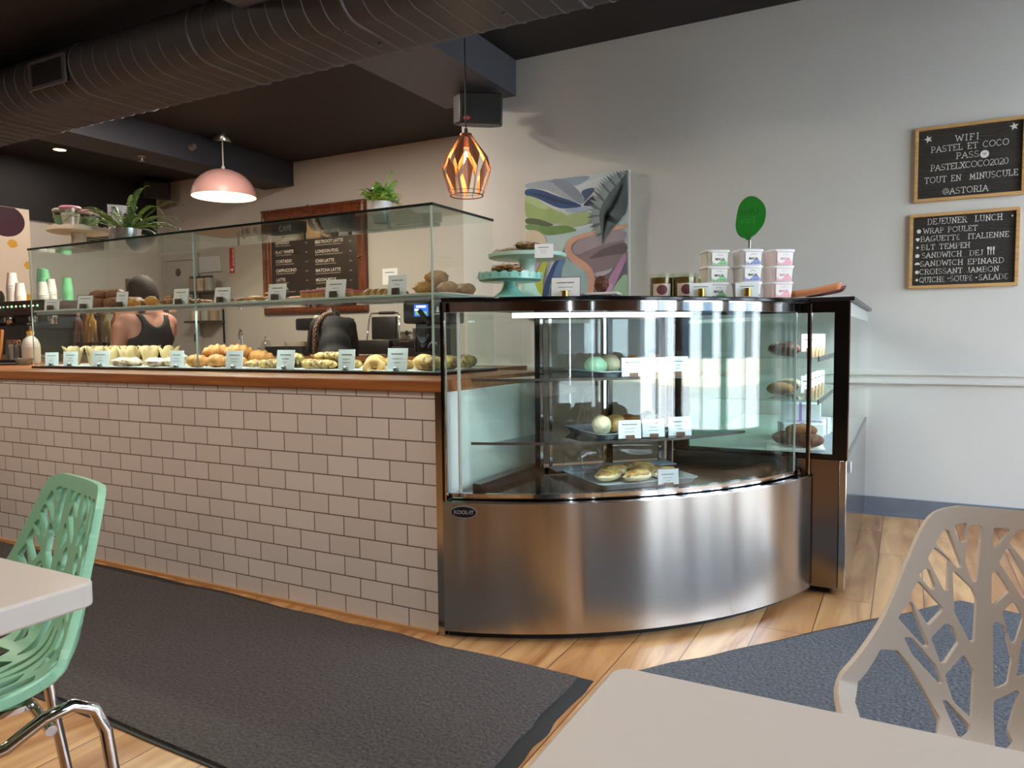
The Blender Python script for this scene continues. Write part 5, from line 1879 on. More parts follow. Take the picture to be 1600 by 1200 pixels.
def pink_slice():
    t = bpy.data.objects.new('iced_slice', None)
    COL.objects.link(t)
    mb = MB(); mb.box(-0.045, 0.045, -0.028, 0.028, 0, 0.030); mb.build('cake', sponge, t, bevel=0.003)
    mb = MB(); mb.box(-0.046, 0.046, -0.029, 0.029, 0.0302, 0.042); mb.build('icing', pinkc, t, bevel=0.004)
    return t
def biscotti():
    mb = MB()
    mb.prism([(-0.05, 0), (0.05, 0), (0.046, 0.02), (0.02, 0.034), (-0.025, 0.034), (-0.047, 0.018)], -0.008, 0.008, 0, UP)
    return mb.build('biscotti', pm('biscotti_crust', 'c79a60', '5b3a22', 30), bevel=0.002)
def danish():
    mb = MB()
    mb.sphere((0, 0, 0.03), 0.062, 0, 22, 12, (1.15, 0.85, 0.55), None, 0.22, 5, 2)
    for v in mb.b.verts:
        v.co.z = max(0, v.co.z)
    return mb.build('turnover', crust_dark, ang=80)

PROTO = {
 'croissant': croissant(), 'muffin': tulip_muffin(), 'ring': ring_roll(), 'swirl': swirl_bun(), 'long': long_bread(),
 'slice': pink_slice(), 'biscotti': biscotti(), 'turnover': danish(),
 'bun': blob_obj('seeded_bun', 0.052, (1, 1, 0.62), seeded, 0.08, 4, 1),
 'plainbun': blob_obj('round_bun', 0.048, (1, 1, 0.7), crust_pale, 0.06, 4, 2),
 'scone': blob_obj('scone', 0.047, (1, 1, 0.62), scone_m, 0.28, 8, 3),
 'crumble': blob_obj('crumble_pastry', 0.047, (1.1, 0.9, 0.5), crumb, 0.45, 11, 4),
 'granola': blob_obj('granola_bar', 0.048, (1.15, 0.8, 0.36), pm('granola_brown', 'b4733a', '6d3d1d', 50, 0.8), 0.4, 12, 5),
 'cake': blob_obj('small_cake', 0.034, (1, 1, 0.85), pm('cake_yellow', 'd99a3a', 'b8742a', 20), 0.12, 5, 6),
 'flat': blob_obj('flat_cookie', 0.05, (1.1, 1, 0.28), pm('cookie_orange', 'd39a55', 'b87936', 25), 0.15, 5, 7),
}
USED = set()
def food(kind, x, y, z, rz, label, group, rx=0.0, ry=0.0, s=1.0, cat='pastry'):
    p = PROTO[kind]
    if kind not in USED:
        USED.add(kind)
        o = p
        o.location = (x, y, z)
    else:
        o = dup(p, (x, y, z))
    o.rotation_euler = (rx, ry, rz)
    o.scale = (s, s, s)
    tag(o, label, cat, group)
    return o
def tray_white(x, y, w_, d_, z, label, rz=0):
    t = MB()
    t.box(-w_/2, w_/2, -d_/2, d_/2, 0, 0.008, bev=0.002)
    o = t.build('serving_tray', M('tray_white', 'e9e7e0', 0.3))
    o.location = (x, y, z); o.rotation_euler = (0, 0, rz)
    return tag(o, label, 'tray', 'white trays on the glass shelf')
zs = GS+0.0095
for (x, w_, lab) in ((-4.18, 0.5, 'white tray under the brown turnovers at the far end of the glass shelf'), (-3.50, 0.40, 'white tray under the granola bars on the glass shelf'), (-2.92, 0.52, 'white tray under the flat orange cookies on the glass shelf'), (-2.42, 0.38, 'white tray under the pink iced slices on the glass shelf'), (-1.98, 0.42, 'white tray under the scones at the near end of the glass shelf')):
    tray_white(x, 2.74, w_, 0.32, zs, lab)
zt = zs+0.0085
g = 'pastries on the glass shelf of the counter case'
rnd = random.Random(3)
for (x, y, z, rz) in ((-4.30, 2.72, 0, 0.3), (-4.18, 2.68, 0, 0.5), (-4.06, 2.70, 0, -0.2), (-4.24, 2.79, 0, 0.1), (-4.10, 2.80, 0, 0.9), (-4.20, 2.72, 0.05, 0.4), (-4.09, 2.74, 0.05, 0.0), (-3.96, 2.76, 0, 0.7)):
    food('turnover', x, y, zt+z, rz, 'glossy brown turnover in the pile at the far end of the glass shelf', g)
food('turnover', -3.88, 2.70, zs, 0.2, 'glossy brown turnover lying off the tray beside the small yellow cakes', g)
for (x, y, lab) in ((-3.815, 2.66, 'small yellow cake left of the narrow card on the glass shelf'), (-3.665, 2.66, 'small yellow cake right of the narrow card on the glass shelf')):
    food('cake', x, y, zs if x < -3.7 else zt, 0, lab, g)
for (x, y, z, rz) in ((-3.60, 2.74, 0, 0.2), (-3.50, 2.66, 0, 0.6), (-3.41, 2.74, 0, -0.3), (-3.52, 2.80, 0, 1.0), (-3.55, 2.72, 0.026, 0.4), (-3.37, 2.64, 0, 0.3), (-3.45, 2.84, 0, 0.3)):
    food('granola', x, y, zt+z, rz, 'crumbly brown granola bar on the white tray behind the person', g)
for (x, y, rz) in ((-3.12, 2.68, 0.3), (-3.05, 2.77, 0.8), (-3.14, 2.82, 0.1)):
    food('granola', x, y, zt, rz, 'crumbly brown bar just right of the pane joint on the glass shelf', g, s=0.95)
for (x, y, z) in ((-2.86, 2.66, 0), (-2.76, 2.68, 0), (-2.82, 2.78, 0), (-2.72, 2.79, 0), (-2.80, 2.72, 0.022)):
    food('flat', x, y, zt+z, rnd.uniform(0, 6), 'flat orange cookie right of the fifth card on the glass shelf', g)
for (x, y, rz, ry) in ((-2.53, 2.69, 0.3, 0.0), (-2.43, 2.66, -0.2, 0.0), (-2.33, 2.68, 0.2, 0.0), (-2.47, 2.80, 0.5, 0), (-2.36, 2.80, 0.1, 0)):
    food('slice', x, y, zt, rz, 'pink iced cake slice on the white tray in front of the menu board', g)
for k in range(5):
    food('biscotti', -2.15+k*0.03, 2.68+0.01*k, zt+0.006*0, 1.2, 'upright dark striped biscotti on the glass shelf left of the scones', g, rx=0.0)
food('granola', -2.00, 2.70, zt, 0.1, 'single flat crumb bar beside the biscotti', g, s=0.55)
for (x, y, z, s) in ((-1.865, 2.68, 0, 1), (-1.80, 2.76, 0, 1.0), (-1.90, 2.80, 0, 1), (-1.84, 2.74, 0.045, 1.1), (-1.79, 2.86, 0, 0.95), (-1.88, 2.88, 0, 1)):
    food('scone', x, y, zt+z, rnd.uniform(0, 6), 'golden scone in the pile at the near end of the glass shelf', g, s=s)
tray_white(-1.735, 2.76, 0.09, 0.36, zs, 'narrow white tray along the near end pane of the glass shelf')
for y in (2.68, 2.83):
    food('scone', -1.742, y, zt, 0.4, 'golden scone standing against the near end pane', g, s=0.9)

zb = GB+0.0165
g = 'pastries on the floor of the counter case'
for (x, y) in ((-4.275, 2.585), (-4.10, 2.60), (-4.04, 2.68), (-3.95, 2.70), (-3.85, 2.66), (-3.78, 2.72), (-3.70, 2.66), (-4.18, 2.72), (-4.30, 2.74), (-3.62, 2.72)):
    food('muffin', x, y, zb, rnd.uniform(0, 6), 'muffin in a pointed baking paper cup at the far end of the case floor', g)
for (x, y, z) in ((-3.80, 2.56, 0), (-3.70, 2.555, 0), (-3.58, 2.60, 0), (-3.50, 2.56, 0), (-3.42, 2.60, 0), (-3.55, 2.68, 0), (-3.46, 2.66, 0.02)):
    food('crumble', x, y, zb+z, rnd.uniform(0, 6), 'crumbly sugared pastry in front of the person on the case floor', g)
food('plainbun', -3.35, 2.57, zb, 0.3, 'golden roll between the sugared pastries and the croissants', g, s=0.8)
for (x, y, z, rz) in ((-3.19, 2.56, 0, 0.2), (-3.06, 2.57, 0, -0.1), (-2.95, 2.58, 0, 0.1), (-3.15, 2.68, 0, 0.3), (-3.02, 2.70, 0, 0.1), (-3.12, 2.63, 0.05, 0.9), (-2.98, 2.64, 0.05, 0.7), (-2.90, 2.70, 0.02, 0.3)):
    food('croissant', x, y, zb+z, rz, 'golden croissant in the pile behind the pane joint on the case floor', g)
for (x, y) in ((-2.80, 2.58), (-2.78, 2.69), (-2.70, 2.66)):
    food('swirl', x, y, zb, rnd.uniform(0, 6), 'swirled seeded bun right of the croissants', g)
for (x, y, z) in ((-2.66, 2.57, 0), (-2.58, 2.68, 0), (-2.38, 2.57, 0), (-2.30, 2.66, 0), (-2.44, 2.68, 0), (-2.34, 2.61, 0.035), (-2.60, 2.61, 0.03)):
    food('long', x, y, zb+z, rnd.uniform(-0.2, 0.2), 'long seeded bread in the middle of the case floor', g)
food('plainbun', -2.09, 2.62, zb, 0, 'plain roll half hidden behind the narrow LED tinted white card', g)
food('ring', -2.035, 2.545, zb, 0.4, 'small ring roll standing between two cards', g, rx=R(70))
food('ring', -1.97, 2.66, zb, 0.4, 'small ring roll lying behind the widest card', g)
for (x, y, lab) in ((-1.96, 2.60, 'plain round bun left behind the widest card on the case floor'), (-1.815, 2.60, 'plain round bun right behind the widest card on the case floor')):
    food('plainbun', x, y, zb, 0.5, lab, g, s=1.05)
food('bun', -1.742, 2.555, zb, 0.2, 'sesame bun in the near front corner of the counter case', g)
food('bun', -1.745, 2.68, zb, 0.7, 'sesame bun behind the one in the near corner', g)
food('bun', -1.745, 2.82, zb, 1.2, 'sesame bun along the near end pane at the back', g)

# cards: upper row on the glass shelf (log holders), lower row on the case floor (clips)
gu = 'cards on the glass shelf of the counter case'
up = [(-4.385, 0.085, 0.062, 28, 'leftmost card on the glass shelf, tilted, in front of the turnovers'), (-4.07, 0.095, 0.078, 22, 'card with bold lines in front of the brown turnovers'), (-3.745, 0.072, 0.085, 15, 'narrow upright card between the two small yellow cakes'), (-3.27, 0.095, 0.085, 12, 'card on the glass shelf just left of the pane joint'), (-2.965, 0.098, 0.080, 10, 'card on the glass shelf just right of the pane joint'), (-2.60, 0.098, 0.078, 8, 'card on the glass shelf in front of the menu board left column'), (-2.245, 0.105, 0.082, 6, 'card with blotched print in front of the menu board right column'), (-1.905, 0.085, 0.085, 12, 'last card on the glass shelf, left of the scones')]
for i, (x, w_, h_, rz, lab) in enumerate(up):
    card((x, 2.535, zs+0.0005), R(rz), w_, h_, lab, 'log', gu, 20+i, 10, border=i in (1, 3, 4))
gl = 'cards on the floor of the counter case'
cool = M('card_led_tint', 'dfeeee', 0.5)  # cyan white of the LED light is put into the card colour
lo = [(-4.37, 0.075, 0.075, 30, 'leftmost card on the case floor beside the first muffin paper'), (-4.19, 0.085, 0.08, 25, 'second card on the case floor between two muffin papers'), (-3.915, 0.11, 0.085, 18, 'third card on the case floor right of the muffin papers'), (-3.285, 0.075, 0.085, 20, 'narrow card on the case floor left of the croissants'), (-2.87, 0.10, 0.085, 8, 'card on the case floor in front of the croissant pile'), (-2.535, 0.135, 0.088, -10, 'wide card on the case floor between the long seeded breads'), (-2.17, 0.085, 0.090, 6, 'narrow card on the case floor left of the ring roll'), (-1.895, 0.118, 0.095, -8, 'widest card on the case floor left of the sesame buns')]
for i, (x, w_, h_, rz, lab) in enumerate(lo):
    card((x, 2.512, zb), R(rz), w_, h_, lab, 'clip', gl, 40+i, 6, cool)

# ------------------------------------------------------------------ trays inside the curved case
AZ = R(49)
tray_m = M('speckled_tray', 'a9bac2', 0.45, noise_amt=0.3, noise_scale=200)
tray_dark = M('tray_underside', '4c4744', 0.5)
def sheet_tray(loc, rz, w_, d_, label):
    t = thing('baking_tray', label, 'tray', loc, rz, 'baking trays in the curved case')
    def ring(mb, hw, hd, z, r=0.03):
        P = []
        for (sx_, sy_, a) in ((1, 1, 0), (-1, 1, 90), (-1, -1, 180), (1, -1, 270)):
            for k in range(6):
                th = R(a+18*k)
                P.append(mb.b.verts.new((sx_*(hw-r)+r*math.cos(th), sy_*(hd-r)+r*math.sin(th), z)))
        return P
    mb = MB()
    L = [ring(mb, w_/2-0.016, d_/2-0.016, 0.002), ring(mb, w_/2-0.004, d_/2-0.004, 0.022), ring(mb, w_/2, d_/2, 0.024), ring(mb, w_/2, d_/2, 0.021), ring(mb, w_/2-0.008, d_/2-0.008, 0.019), ring(mb, w_/2-0.018, d_/2-0.018, 0.0)]
    n = len(L[0])
    for q in range(len(L)-1):
        for i in range(n):
            mb.b.faces.new((L[q][i], L[q][(i+1) % n], L[q+1][(i+1) % n], L[q+1][i]))
    mb.b.faces.new(L[0]); mb.b.faces.new(L[-1][::-1])
    mb.build('pan', tray_m, t)
    return t
def local(c, a, x, y):
    return (c[0]+x*math.cos(a)-y*math.sin(a), c[1]+x*math.sin(a)+y*math.cos(a))
c0 = (-0.965, 2.775)
sheet_tray((*c0, 0.5155), AZ, 0.43, 0.36, 'speckled grey baking tray of toasted sandwiches on the floor of the curved case')
c1 = (-1.005, 2.865)
sheet_tray((*c1, 0.6875), AZ, 0.42, 0.33, 'speckled grey baking tray of rolls on the middle shelf of the curved case')
sheet_tray((*c1, 0.9255), AZ, 0.42, 0.33, 'brown rimmed baking tray on the upper shelf of the curved case')
toast = pm('toast_yellow', 'd9bd6a', '9a5a30', 30)
for (x, y, rz, s) in ((-0.10, -0.02, 0.3, 1), (-0.03, 0.07, -0.2, 1), (0.0, -0.07, 0.2, 1), (0.08, 0.02, 0.1, 1), (0.10, 0.10, -0.3, 1), (0.13, -0.05, 0.3, 1)):
    p = local(c0, AZ, x, y)
    t = thing('toasted_sandwich', 'golden toasted sandwich half with a pale cut side on the lowest tray', 'sandwich', (*p, 0.518), AZ+rz, 'sandwiches on the lowest tray')
    mb = MB(); mb.sphere((0, 0, 0.022), 0.055, 0, 20, 10, (1.15, 0.72, 0.36), None, 0.14, 5, int(x*100)+9)
    mb.build('bread', dough, t)
    mb = MB(); mb.sphere((0, 0, 0.031), 0.052, 0, 20, 8, (1.12, 0.68, 0.28), None, 0.3, 8, int(x*77)+3)
    mb.build('topping', toast, t)
rollc = pm('roll_pale', 'e6ddbd', 'cbb184', 12)
def roll(p, z, rz, m, s3, label, grp, name='bread_roll', seed=1):
    mb = MB(); mb.sphere((0, 0, 0.05*s3[2]), 0.05, 0, 20, 12, s3, None, 0.12, 5, seed)
    for v in mb.b.verts:
        v.co.z = max(0, v.co.z)
    o = mb.build(name, m, ang=80)
    o.location = (*p, z); o.rotation_euler = (0, 0, rz)
    return tag(o, label, 'sandwich', grp)
gg = 'rolls on the middle tray'
zz = 0.6905
roll(local(c1, AZ, -0.13, -0.03), zz, AZ+1.2, rollc, (1.5, 0.75, 0.8), 'pale floury baguette sandwich at the left of the middle tray', gg)
roll(local(c1, AZ, -0.05, 0.0), zz, AZ+1.5, crust_pale, (1.4, 0.7, 0.75), 'golden croissant roll between the first and second middle cards', gg, seed=4)
roll(local(c1, AZ, 0.03, 0.02), zz, AZ+1.6, crust, (1.5, 0.7, 0.7), 'golden baguette sandwich behind the blue framed middle card', gg, seed=6)
roll(local(c1, AZ, 0.12, 0.02), zz, AZ+1.5, rollc, (1.4, 0.8, 0.8), 'pale sandwich behind the right middle card', gg, seed=8)
gg = 'items on the upper tray'
zz = 0.9285
roll(local(c1, AZ, -0.14, 0.0), zz, AZ+1.0, M('mint_macaron', 'a9d6b4', 0.6, bump=0.3), (1.1, 0.9, 0.75), 'mint green round pastry at the left of the upper tray', gg, 'macaron', 3)
roll(local(c1, AZ, -0.05, 0.05), zz, AZ+1.5, rollc, (1.3, 0.8, 0.8), 'pale roll behind the first upper card', gg, seed=11)
roll(local(c1, AZ, 0.03, 0.0), zz, AZ+1.4, crust, (1.2, 0.8, 0.75), 'golden roll between the upper cards', gg, seed=12)
roll(local(c1, AZ, 0.12, 0.0), zz, AZ+1.4, crust, (1.3, 0.8, 0.8), 'golden filled roll at the right of the upper tray', gg, seed=14)
gc = 'cards in the curved case'
for (cx, z, pts) in ((c1, 0.9265, ((-0.07, 'left card on the upper tray of the curved case', 0), (0.03, 'middle card on the upper tray of the curved case', 0), (0.125, 'right card on the upper tray of the curved case', 0))), (c1, 0.6885, ((-0.085, 'white card at the left of the middle tray of the curved case', 0), (0.02, 'blue framed card in the centre of the middle tray of the curved case', 1), (0.14, 'white card at the right of the middle tray of the curved case', 0)))):
    for i, (x, lab, bd) in enumerate(pts):
        p = local(cx, AZ, x, -0.176)
        card((*p, z), R(36), 0.094, 0.075, lab, 'block', gc, 60+i+int(z*100), 6, M('card_bluewhite', 'e4edf4', 0.5), 0.0, 4, border=True if bd else i != 2)
p = local(c0, AZ, 0.06, -0.195)
card((*p, 0.5165), R(36), 0.085, 0.062, 'white card in front of the toasted sandwiches on the case floor', 'block', gc, 90, 6, M('card_bluewhite', 'e4edf4', 0.5), 0.006, 3, border=True)

# ------------------------------------------------------------------ things inside the black framed case
gk = 'peg card holders in the black framed case'
def peg_card(x, y, z, rz, lab, seed):
    t = thing('card_holder', lab, 'card', (x, y, z), rz, gk)
    mb = MB(); mb.lathe([(0, 0), (0.009, 0), (0.009, 0.035), (0, 0.036)], 0, 0, 0, 12)
    mb.build('peg', M('peg_wood', 'd6b48a', 0.6), t)
    mb = MB(); mb.box(-0.035, 0.035, 0.010, 0.012, 0.02, 0.095); text_lines(mb, 0.07, 0.095, 0.0098, seed)
    mb.build('card', [card_m, ink_m], t, smooth=False)
k = 0
for z, nm in ((0.8085, 'lower'), (0.9885, 'upper')):
    for i in range(5):
        peg_card(-0.375+0.002*i, 3.42+i*0.13, z, R(62), 'white card on a wooden peg on the %s shelf of the black framed case' % nm, 200+k)
        k += 1
def cake_box(loc, rz, lab):
    t = thing('cake_box', lab, 'box', loc, rz, 'boxes in the black framed case')
    mb = MB(); mb.box(-0.09, 0.09, -0.07, 0.07, 0, 0.085)
    mb.build('carton', M('carton_white', 'e9edf0', 0.5), t, bevel=0.004)
    mb = MB(); mb.box(-0.0915, 0.0915, -0.006, 0.006, -0.0, 0.0865); mb.box(-0.006, 0.006, -0.0715, 0.0715, 0, 0.0867)
    mb.build('ribbon', M('violet_ribbon', 'a98cc9', 0.5), t)
cake_box((-0.44, 3.72, 0.581), R(20), 'white box with violet ribbon on the floor of the black framed case')
cake_box((-0.43, 3.95, 0.581), R(-10), 'white box with violet ribbon behind the first box')
cake_box((-0.45, 3.83, 0.668), R(5), 'white box with violet ribbon on top of the other two boxes')
wt = MB(); wt.box(-0.12, 0.12, -0.09, 0.09, 0, 0.012, bev=0.003)
o = wt.build('serving_tray', M('tray_white', 'e9e7e0', 0.3)); o.location = (-0.43, 3.45, 0.581); o.rotation_euler = (0, 0, R(10))
tag(o, 'white tray under the brown cake rolls on the floor of the black framed case', 'tray')
gr = 'cakes in the black framed case'
for (x, y, z, m, lab) in ((-0.37, 3.40, 0.5935, choc, 'brown cake roll at the front of the white tray in the black framed case'), (-0.46, 3.46, 0.5935, choc, 'brown cake roll at the back of the white tray in the black framed case'), (-0.40, 3.42, 0.632, crust_dark, 'brown cake stacked on the two cake rolls'), (-0.40, 3.56, 0.581, pm('yellow_cake', 'e8d36a', 'd8b94a', 20), 'yellow cake behind the white tray in the black framed case')):
    o = roll((x, y), z, 0.3, m, (1.35, 0.75, 0.62), lab, gr, 'cake_roll', int(y*10))
    o['category'] = 'cake'
for (x, y, z, m, nm) in ((-0.5, 3.5, 0.8085, crust, 'lower'), (-0.5, 3.66, 0.8085, choc, 'lower'), (-0.5, 3.82, 0.8085, crumb, 'lower'), (-0.46, 3.36, 0.9885, choc, 'upper'), (-0.5, 3.52, 0.9885, crumb, 'upper'), (-0.5, 3.7, 0.9885, choc, 'upper')):
    lab = {'crust_gold': 'golden', 'chocolate_crumb': 'dark chocolate', 'crumb_sugar': 'sugared pale'}[m.name]
    o = roll((x, y), z, 0.2, m, (1.2, 1.0, 0.6), '%s cake on the %s shelf of the black framed case%s' % (lab, nm, ', nearest the glass' if y < 3.4 else ', further back'), gr, 'cake', int(y*10))
    o['category'] = 'cake'

# ================================================================== behind the counter: menu, back bench, door
def menu_board():
    t = thing('menu_board', 'large dark drinks menu in a carved brown wooden frame on the alcove wall', 'menu', (-5.93, YA, 1.385))
    W, H, f = 1.54, 1.20, 0.13
    w2 = W/2
    mb = MB()
    def rail(horizontal, a0, a1, c, sgn):
        steps = [(0.0, 0.035), (0.012, 0.05), (0.035, 0.058), (0.05, 0.04), (0.075, 0.046), (0.095, 0.034), (0.118, 0.026), (0.13, 0.018)]
        for (o0, d0), (o1, d1) in zip(steps[:-1], steps[1:]):
            q0, q1 = c+sgn*o0, c+sgn*o1
            if horizontal:
                P = [(a0+o0, -d0, q0), (a1-o0, -d0, q0), (a1-o1, -d1, q1), (a0+o1, -d1, q1)]
            else:
                P = [(q0, -d0, a0+o0), (q0, -d0, a1-o0), (q1, -d1, a1-o1), (q1, -d1, a0+o1)]
            mb.quad(P)
    rail(True, -w2, w2, 0, 1); rail(True, -w2, w2, H, -1)
    rail(False, 0, H, -w2, 1); rail(False, 0, H, w2, -1)
    for (a, b_, c, d) in ((-w2, w2, 0, 0.004), (-w2, w2, H-0.004, H)):
        mb.box(a, b_, -0.035, -0.0005, c, d)
    for x in (-w2, w2-0.004):
        mb.box(x, x+0.004, -0.035, -0.0005, 0.004, H-0.004)
    mb.build('frame', frame_wood_m, t, smooth=False)
    mb = MB()
    rnd = random.Random(2)
    for (x, z, n, sp) in ((-w2+0.06, H-0.06, 16, 0.045), (w2-0.06, H-0.06, 16, 0.045), (-w2+0.06, 0.06, 16, 0.045), (w2-0.06, 0.06, 16, 0.045), (0, H-0.055, 26, 0.10), (w2-0.055, H/2, 20, 0.06), (-w2+0.055, H/2, 20, 0.06), (0, 0.055, 22, 0.09)):
        for k in range(n):
            dx, dz = rnd.gauss(0, sp*0.5), rnd.gauss(0, 0.02)
            if abs(x) > 0.5 and abs(z-H/2) < 0.1:
                dx, dz = dz, dx
            mb.sphere((x+dx, -0.05, z+dz), rnd.uniform(0.008, 0.016), 0, 8, 6, (1, 0.6, 1))
    mb.build('carving', frame_wood_m, t)
    mb = MB(); mb.box(-w2+f-0.01, w2-f+0.01, -0.014, -0.004, f-0.01, H-f+0.01)
    mb.build('panel', M('menu_panel', '2b221d', 0.45), t)
    mb = MB()
    y = -0.0145
    def line(x, z, s, size, sub, seed, price=0.0):
        txt(mb, s, size, Matrix.Translation((x, y, z)) @ UP, 0, 'LEFT', 0.0, 0.0006)
        r2 = random.Random(seed)
        xx = x
        while xx < x+sub:
            q = r2.uniform(0.01, 0.03)
            mb.box(xx, min(xx+q, x+sub), y-0.0003, y, z-0.026, z-0.014, 1)
            xx += q+0.006
        if price:
            mb.box(price, price+0.022, y-0.0003, y, z-0.012, z, 1)
            mb.box(price+0.026, price+0.036, y-0.0003, y, z-0.012, z, 1)
    txt(mb, 'CAFE', 0.085, Matrix.Translation((-0.52, y, H-f-0.12)) @ UP, 0, 'LEFT', 0, 0.001)
    L = [('ESPRESSO', 0.24), ('FLAT WHITE', 0.25), ('CORTADO', 0.28), ('CAPPUCCINO', 0.29), ('LATTE', 0.20), ('MOCHA', 0.30)]
    for i, (s, sub) in enumerate(L):
        line(-0.58, 0.80-i*0.106, s, 0.05, sub, i, -0.12)
    Rr = [('GOLDEN LATTE', 0.32), ('BEETROOT LATTE', 0.38), ('LONDON FOG', 0.40), ('CHAI LATTE', 0.30), ('MATCHA LATTE', 0.36), ('MOON MYLK', 0.30), ('CHOCOLAT', 0.30)]
    for i, (s, sub) in enumerate(Rr):
        line(0.03, 0.88-i*0.106, s, 0.05, sub, 20+i, 0.52)
    mb.build('lettering', [M('menu_white', 'd8d0c6', 0.6), M('menu_dim', '8d8378', 0.6)], t, smooth=False)
menu_board()

# door in the alcove wall and its leaf
mb = MB()
mb.box(-8.50, -8.42, YA-0.04, YA, 0, 2.18); mb.box(-7.90, -7.82, YA-0.04, YA, 0, 2.18); mb.box(-8.42, -7.90, YA-0.04, YA, 2.10, 2.18)
mb.box(-8.42, -7.90, YA-0.025, YA, 0.01, 2.10)
d1 = struct(mb.build('door_1', M('door_paint', 'a6a29d', 0.5)))
for z in (1.62, 1.12, 0.4):
    mb = MB(); mb.box(-7.935, -7.90, YA-0.034, YA-0.026, z-0.05, z+0.05)
    mb.build('hinge', M('hinge_dark', '3a3836', 0.4, 0.5), d1)
mb = MB(); mb.lathe([(0, 0.004), (0.05, 0.003), (0.05, 0)], -8.2, 0, 0, 20, 0, Matrix.Translation((-0.0, YA-0.026, 1.95)) @ Matrix.Rotation(R(90), 4, 'X'))
mb.build('door_sign', M('door_sign_dark', '4a4440', 0.5), d1)

def fire_sign():
    t = thing('wall_sign', 'narrow red vertical extinguisher arrow sign on the alcove wall', 'sign', (-7.25, YA-0.001, 1.90))
    mb = MB(); mb.box(-0.045, 0.045, -0.003, 0, 0, 0.30)
    mb.build('plate', M('sign_red', 'b3262a', 0.4), t)
    mb = MB()
    T = Matrix.Translation((0.014, -0.0032, 0.285)) @ UP @ Matrix.Rotation(R(-90), 4, 'Z')
    txt(mb, 'EXTINCTEUR', 0.034, T, 0, 'LEFT', 0, 0.0003)
    mb.prism([(-0.03, 0.05), (0.03, 0.05), (0.0, 0.012)], 0, 0.0006, 0, Matrix.Translation((0, -0.003, 0)) @ UP)
    for x in (-0.041, 0.037):
        mb.box(x, x+0.004, -0.0036, -0.003, 0.005, 0.295)
    mb.build('lettering', M('sign_white', 'e8e4e0', 0.5), t, smooth=False)
fire_sign()
mb = MB(); mb.box(-0.10, 0.10, -0.002, 0, 0, 0.17)
text_lines(mb, 0.2, 0.17, -0.0021, 5, 1, 3)
o = mb.build('wall_notice', [card_m, ink_m], smooth=False); o.location = (-4.87, YA-0.001, 1.66)
tag(o, 'small white printed notice taped to the wall right of the drinks menu', 'notice')
mb = MB(); mb.box(-0.13, 0.13, -0.012, 0, 0, 0.26); mb.box(-0.10, 0.10, -0.0125, -0.012, 0.03, 0.23, 1)
o = mb.build('picture_frame', [M('brown_frame', '6b5a4c', 0.5), M('picture_grey', '9a9a98', 0.4)], smooth=False)
o.location = (-8.40, 6.37-0.04, 1.60)
o.location = (XL+0.021, 6.02, 1.60); o.rotation_euler = (0, 0, R(90))
tag(o, 'small brown framed picture on the left wall beside the door', 'picture')

# wall shelf with jars
def wall_shelf():
    t = thing('wall_shelf', 'dark wall shelf unit of two boards left of the drinks menu', 'shelf', (-7.62, YA, 1.30))
    for z in (0.0, 0.36):
        mb = MB(); mb.box(-0.26, 0.22, -0.22, -0.001, z, z+0.025)
        mb.build('board', M('shelf_dark', '3c342e', 0.5), t)
    mb = MB()
    for x in (-0.24, 0.20):
        mb.box(x-0.008, x+0.008, -0.02, -0.002, -0.25, 0.36)
    mb.build('rail', blackmat_m, t)
wall_shelf()
def jar2(x, z, label, c, r=0.055, h=0.15):
    t = thing('storage_jar', label, 'jar', (x, YA-0.12, z), 0, 'jars on the wall shelf')
    mb = MB(); mb.lathe([(0, 0), (r, 0), (r, h), (r*0.8, h+0.012), (0, h+0.012)], seg=20)
    mb.build('jar', c, t)
    mb = MB(); mb.lathe([(0, h+0.0125), (r*0.85, h+0.0125), (r*0.85, h+0.035), (0, h+0.036)], seg=20)
    mb.build('lid', M('jar_lid_dark', '2c2724', 0.4), t)
cj = [M('jar_tea', '8d7a62', 0.4), M('jar_spice', 'b9a58c', 0.4), M('jar_grey', '9c9a94', 0.3)]
for i, x in enumerate((-7.80, -7.66, -7.52)):
    jar2(x, 1.6855, ('dark lidded storage jar on the top wall shelf, '+('left', 'middle', 'right')[i]), cj[i])
for i, x in enumerate((-7.78, -7.60, -7.46)):
    jar2(x, 1.3255, ('dark lidded storage jar on the lower wall shelf, '+('left', 'middle', 'right')[i]), cj[(i+1) % 3], 0.06, 0.17)
mb = MB(); mb.box(-7.84, -7.44, YA-0.015, YA, 1.93, 2.12)
mb.box(-7.82, -7.46, YA-0.017, YA-0.015, 1.95, 2.10, 1)
struct(mb.build('window_9', [trim_m, M('hatch_pale', 'c9ccd0', 0.3)], smooth=False))

# back bench along the alcove wall
def bench():
    t = thing('back_counter', 'wooden topped dark back counter along the alcove wall', 'counter', (-5.2, 6.05, 0))
    mb = MB(); mb.box(-7.3, -3.15, 5.76, 6.36, 0.10, 0.86)
    mb.build('carcass', M('bench_dark', '2a2422', 0.5), t, world=True)
    mb = MB(); mb.box(-7.3, -3.15, 5.83, 6.30, 0, 0.0995)
    mb.build('plinth', blackmat_m, t, world=True)
    mb = MB(); mb.box(-7.32, -3.12, 5.73, 6.36, 0.8605, 0.91)
    mb.build('worktop', wood_mat('bench_wood', '8a5c3a', '6e4528', 0), t, world=True)
    for k in range(7):
        mb = MB(); mb.box(-7.25+k*0.58, -6.70+k*0.58, 5.745, 5.7595, 0.14, 0.84)
        dr = mb.build('cupboard_door', M('bench_door', '332b27', 0.45), t, world=True)
        mb = MB(); mb.box(-7.02+k*0.58, -6.92+k*0.58, 5.73, 5.744, 0.78, 0.79)
        mb.build('handle', steel_m, dr, world=True)
bench()
ZB = 0.9105
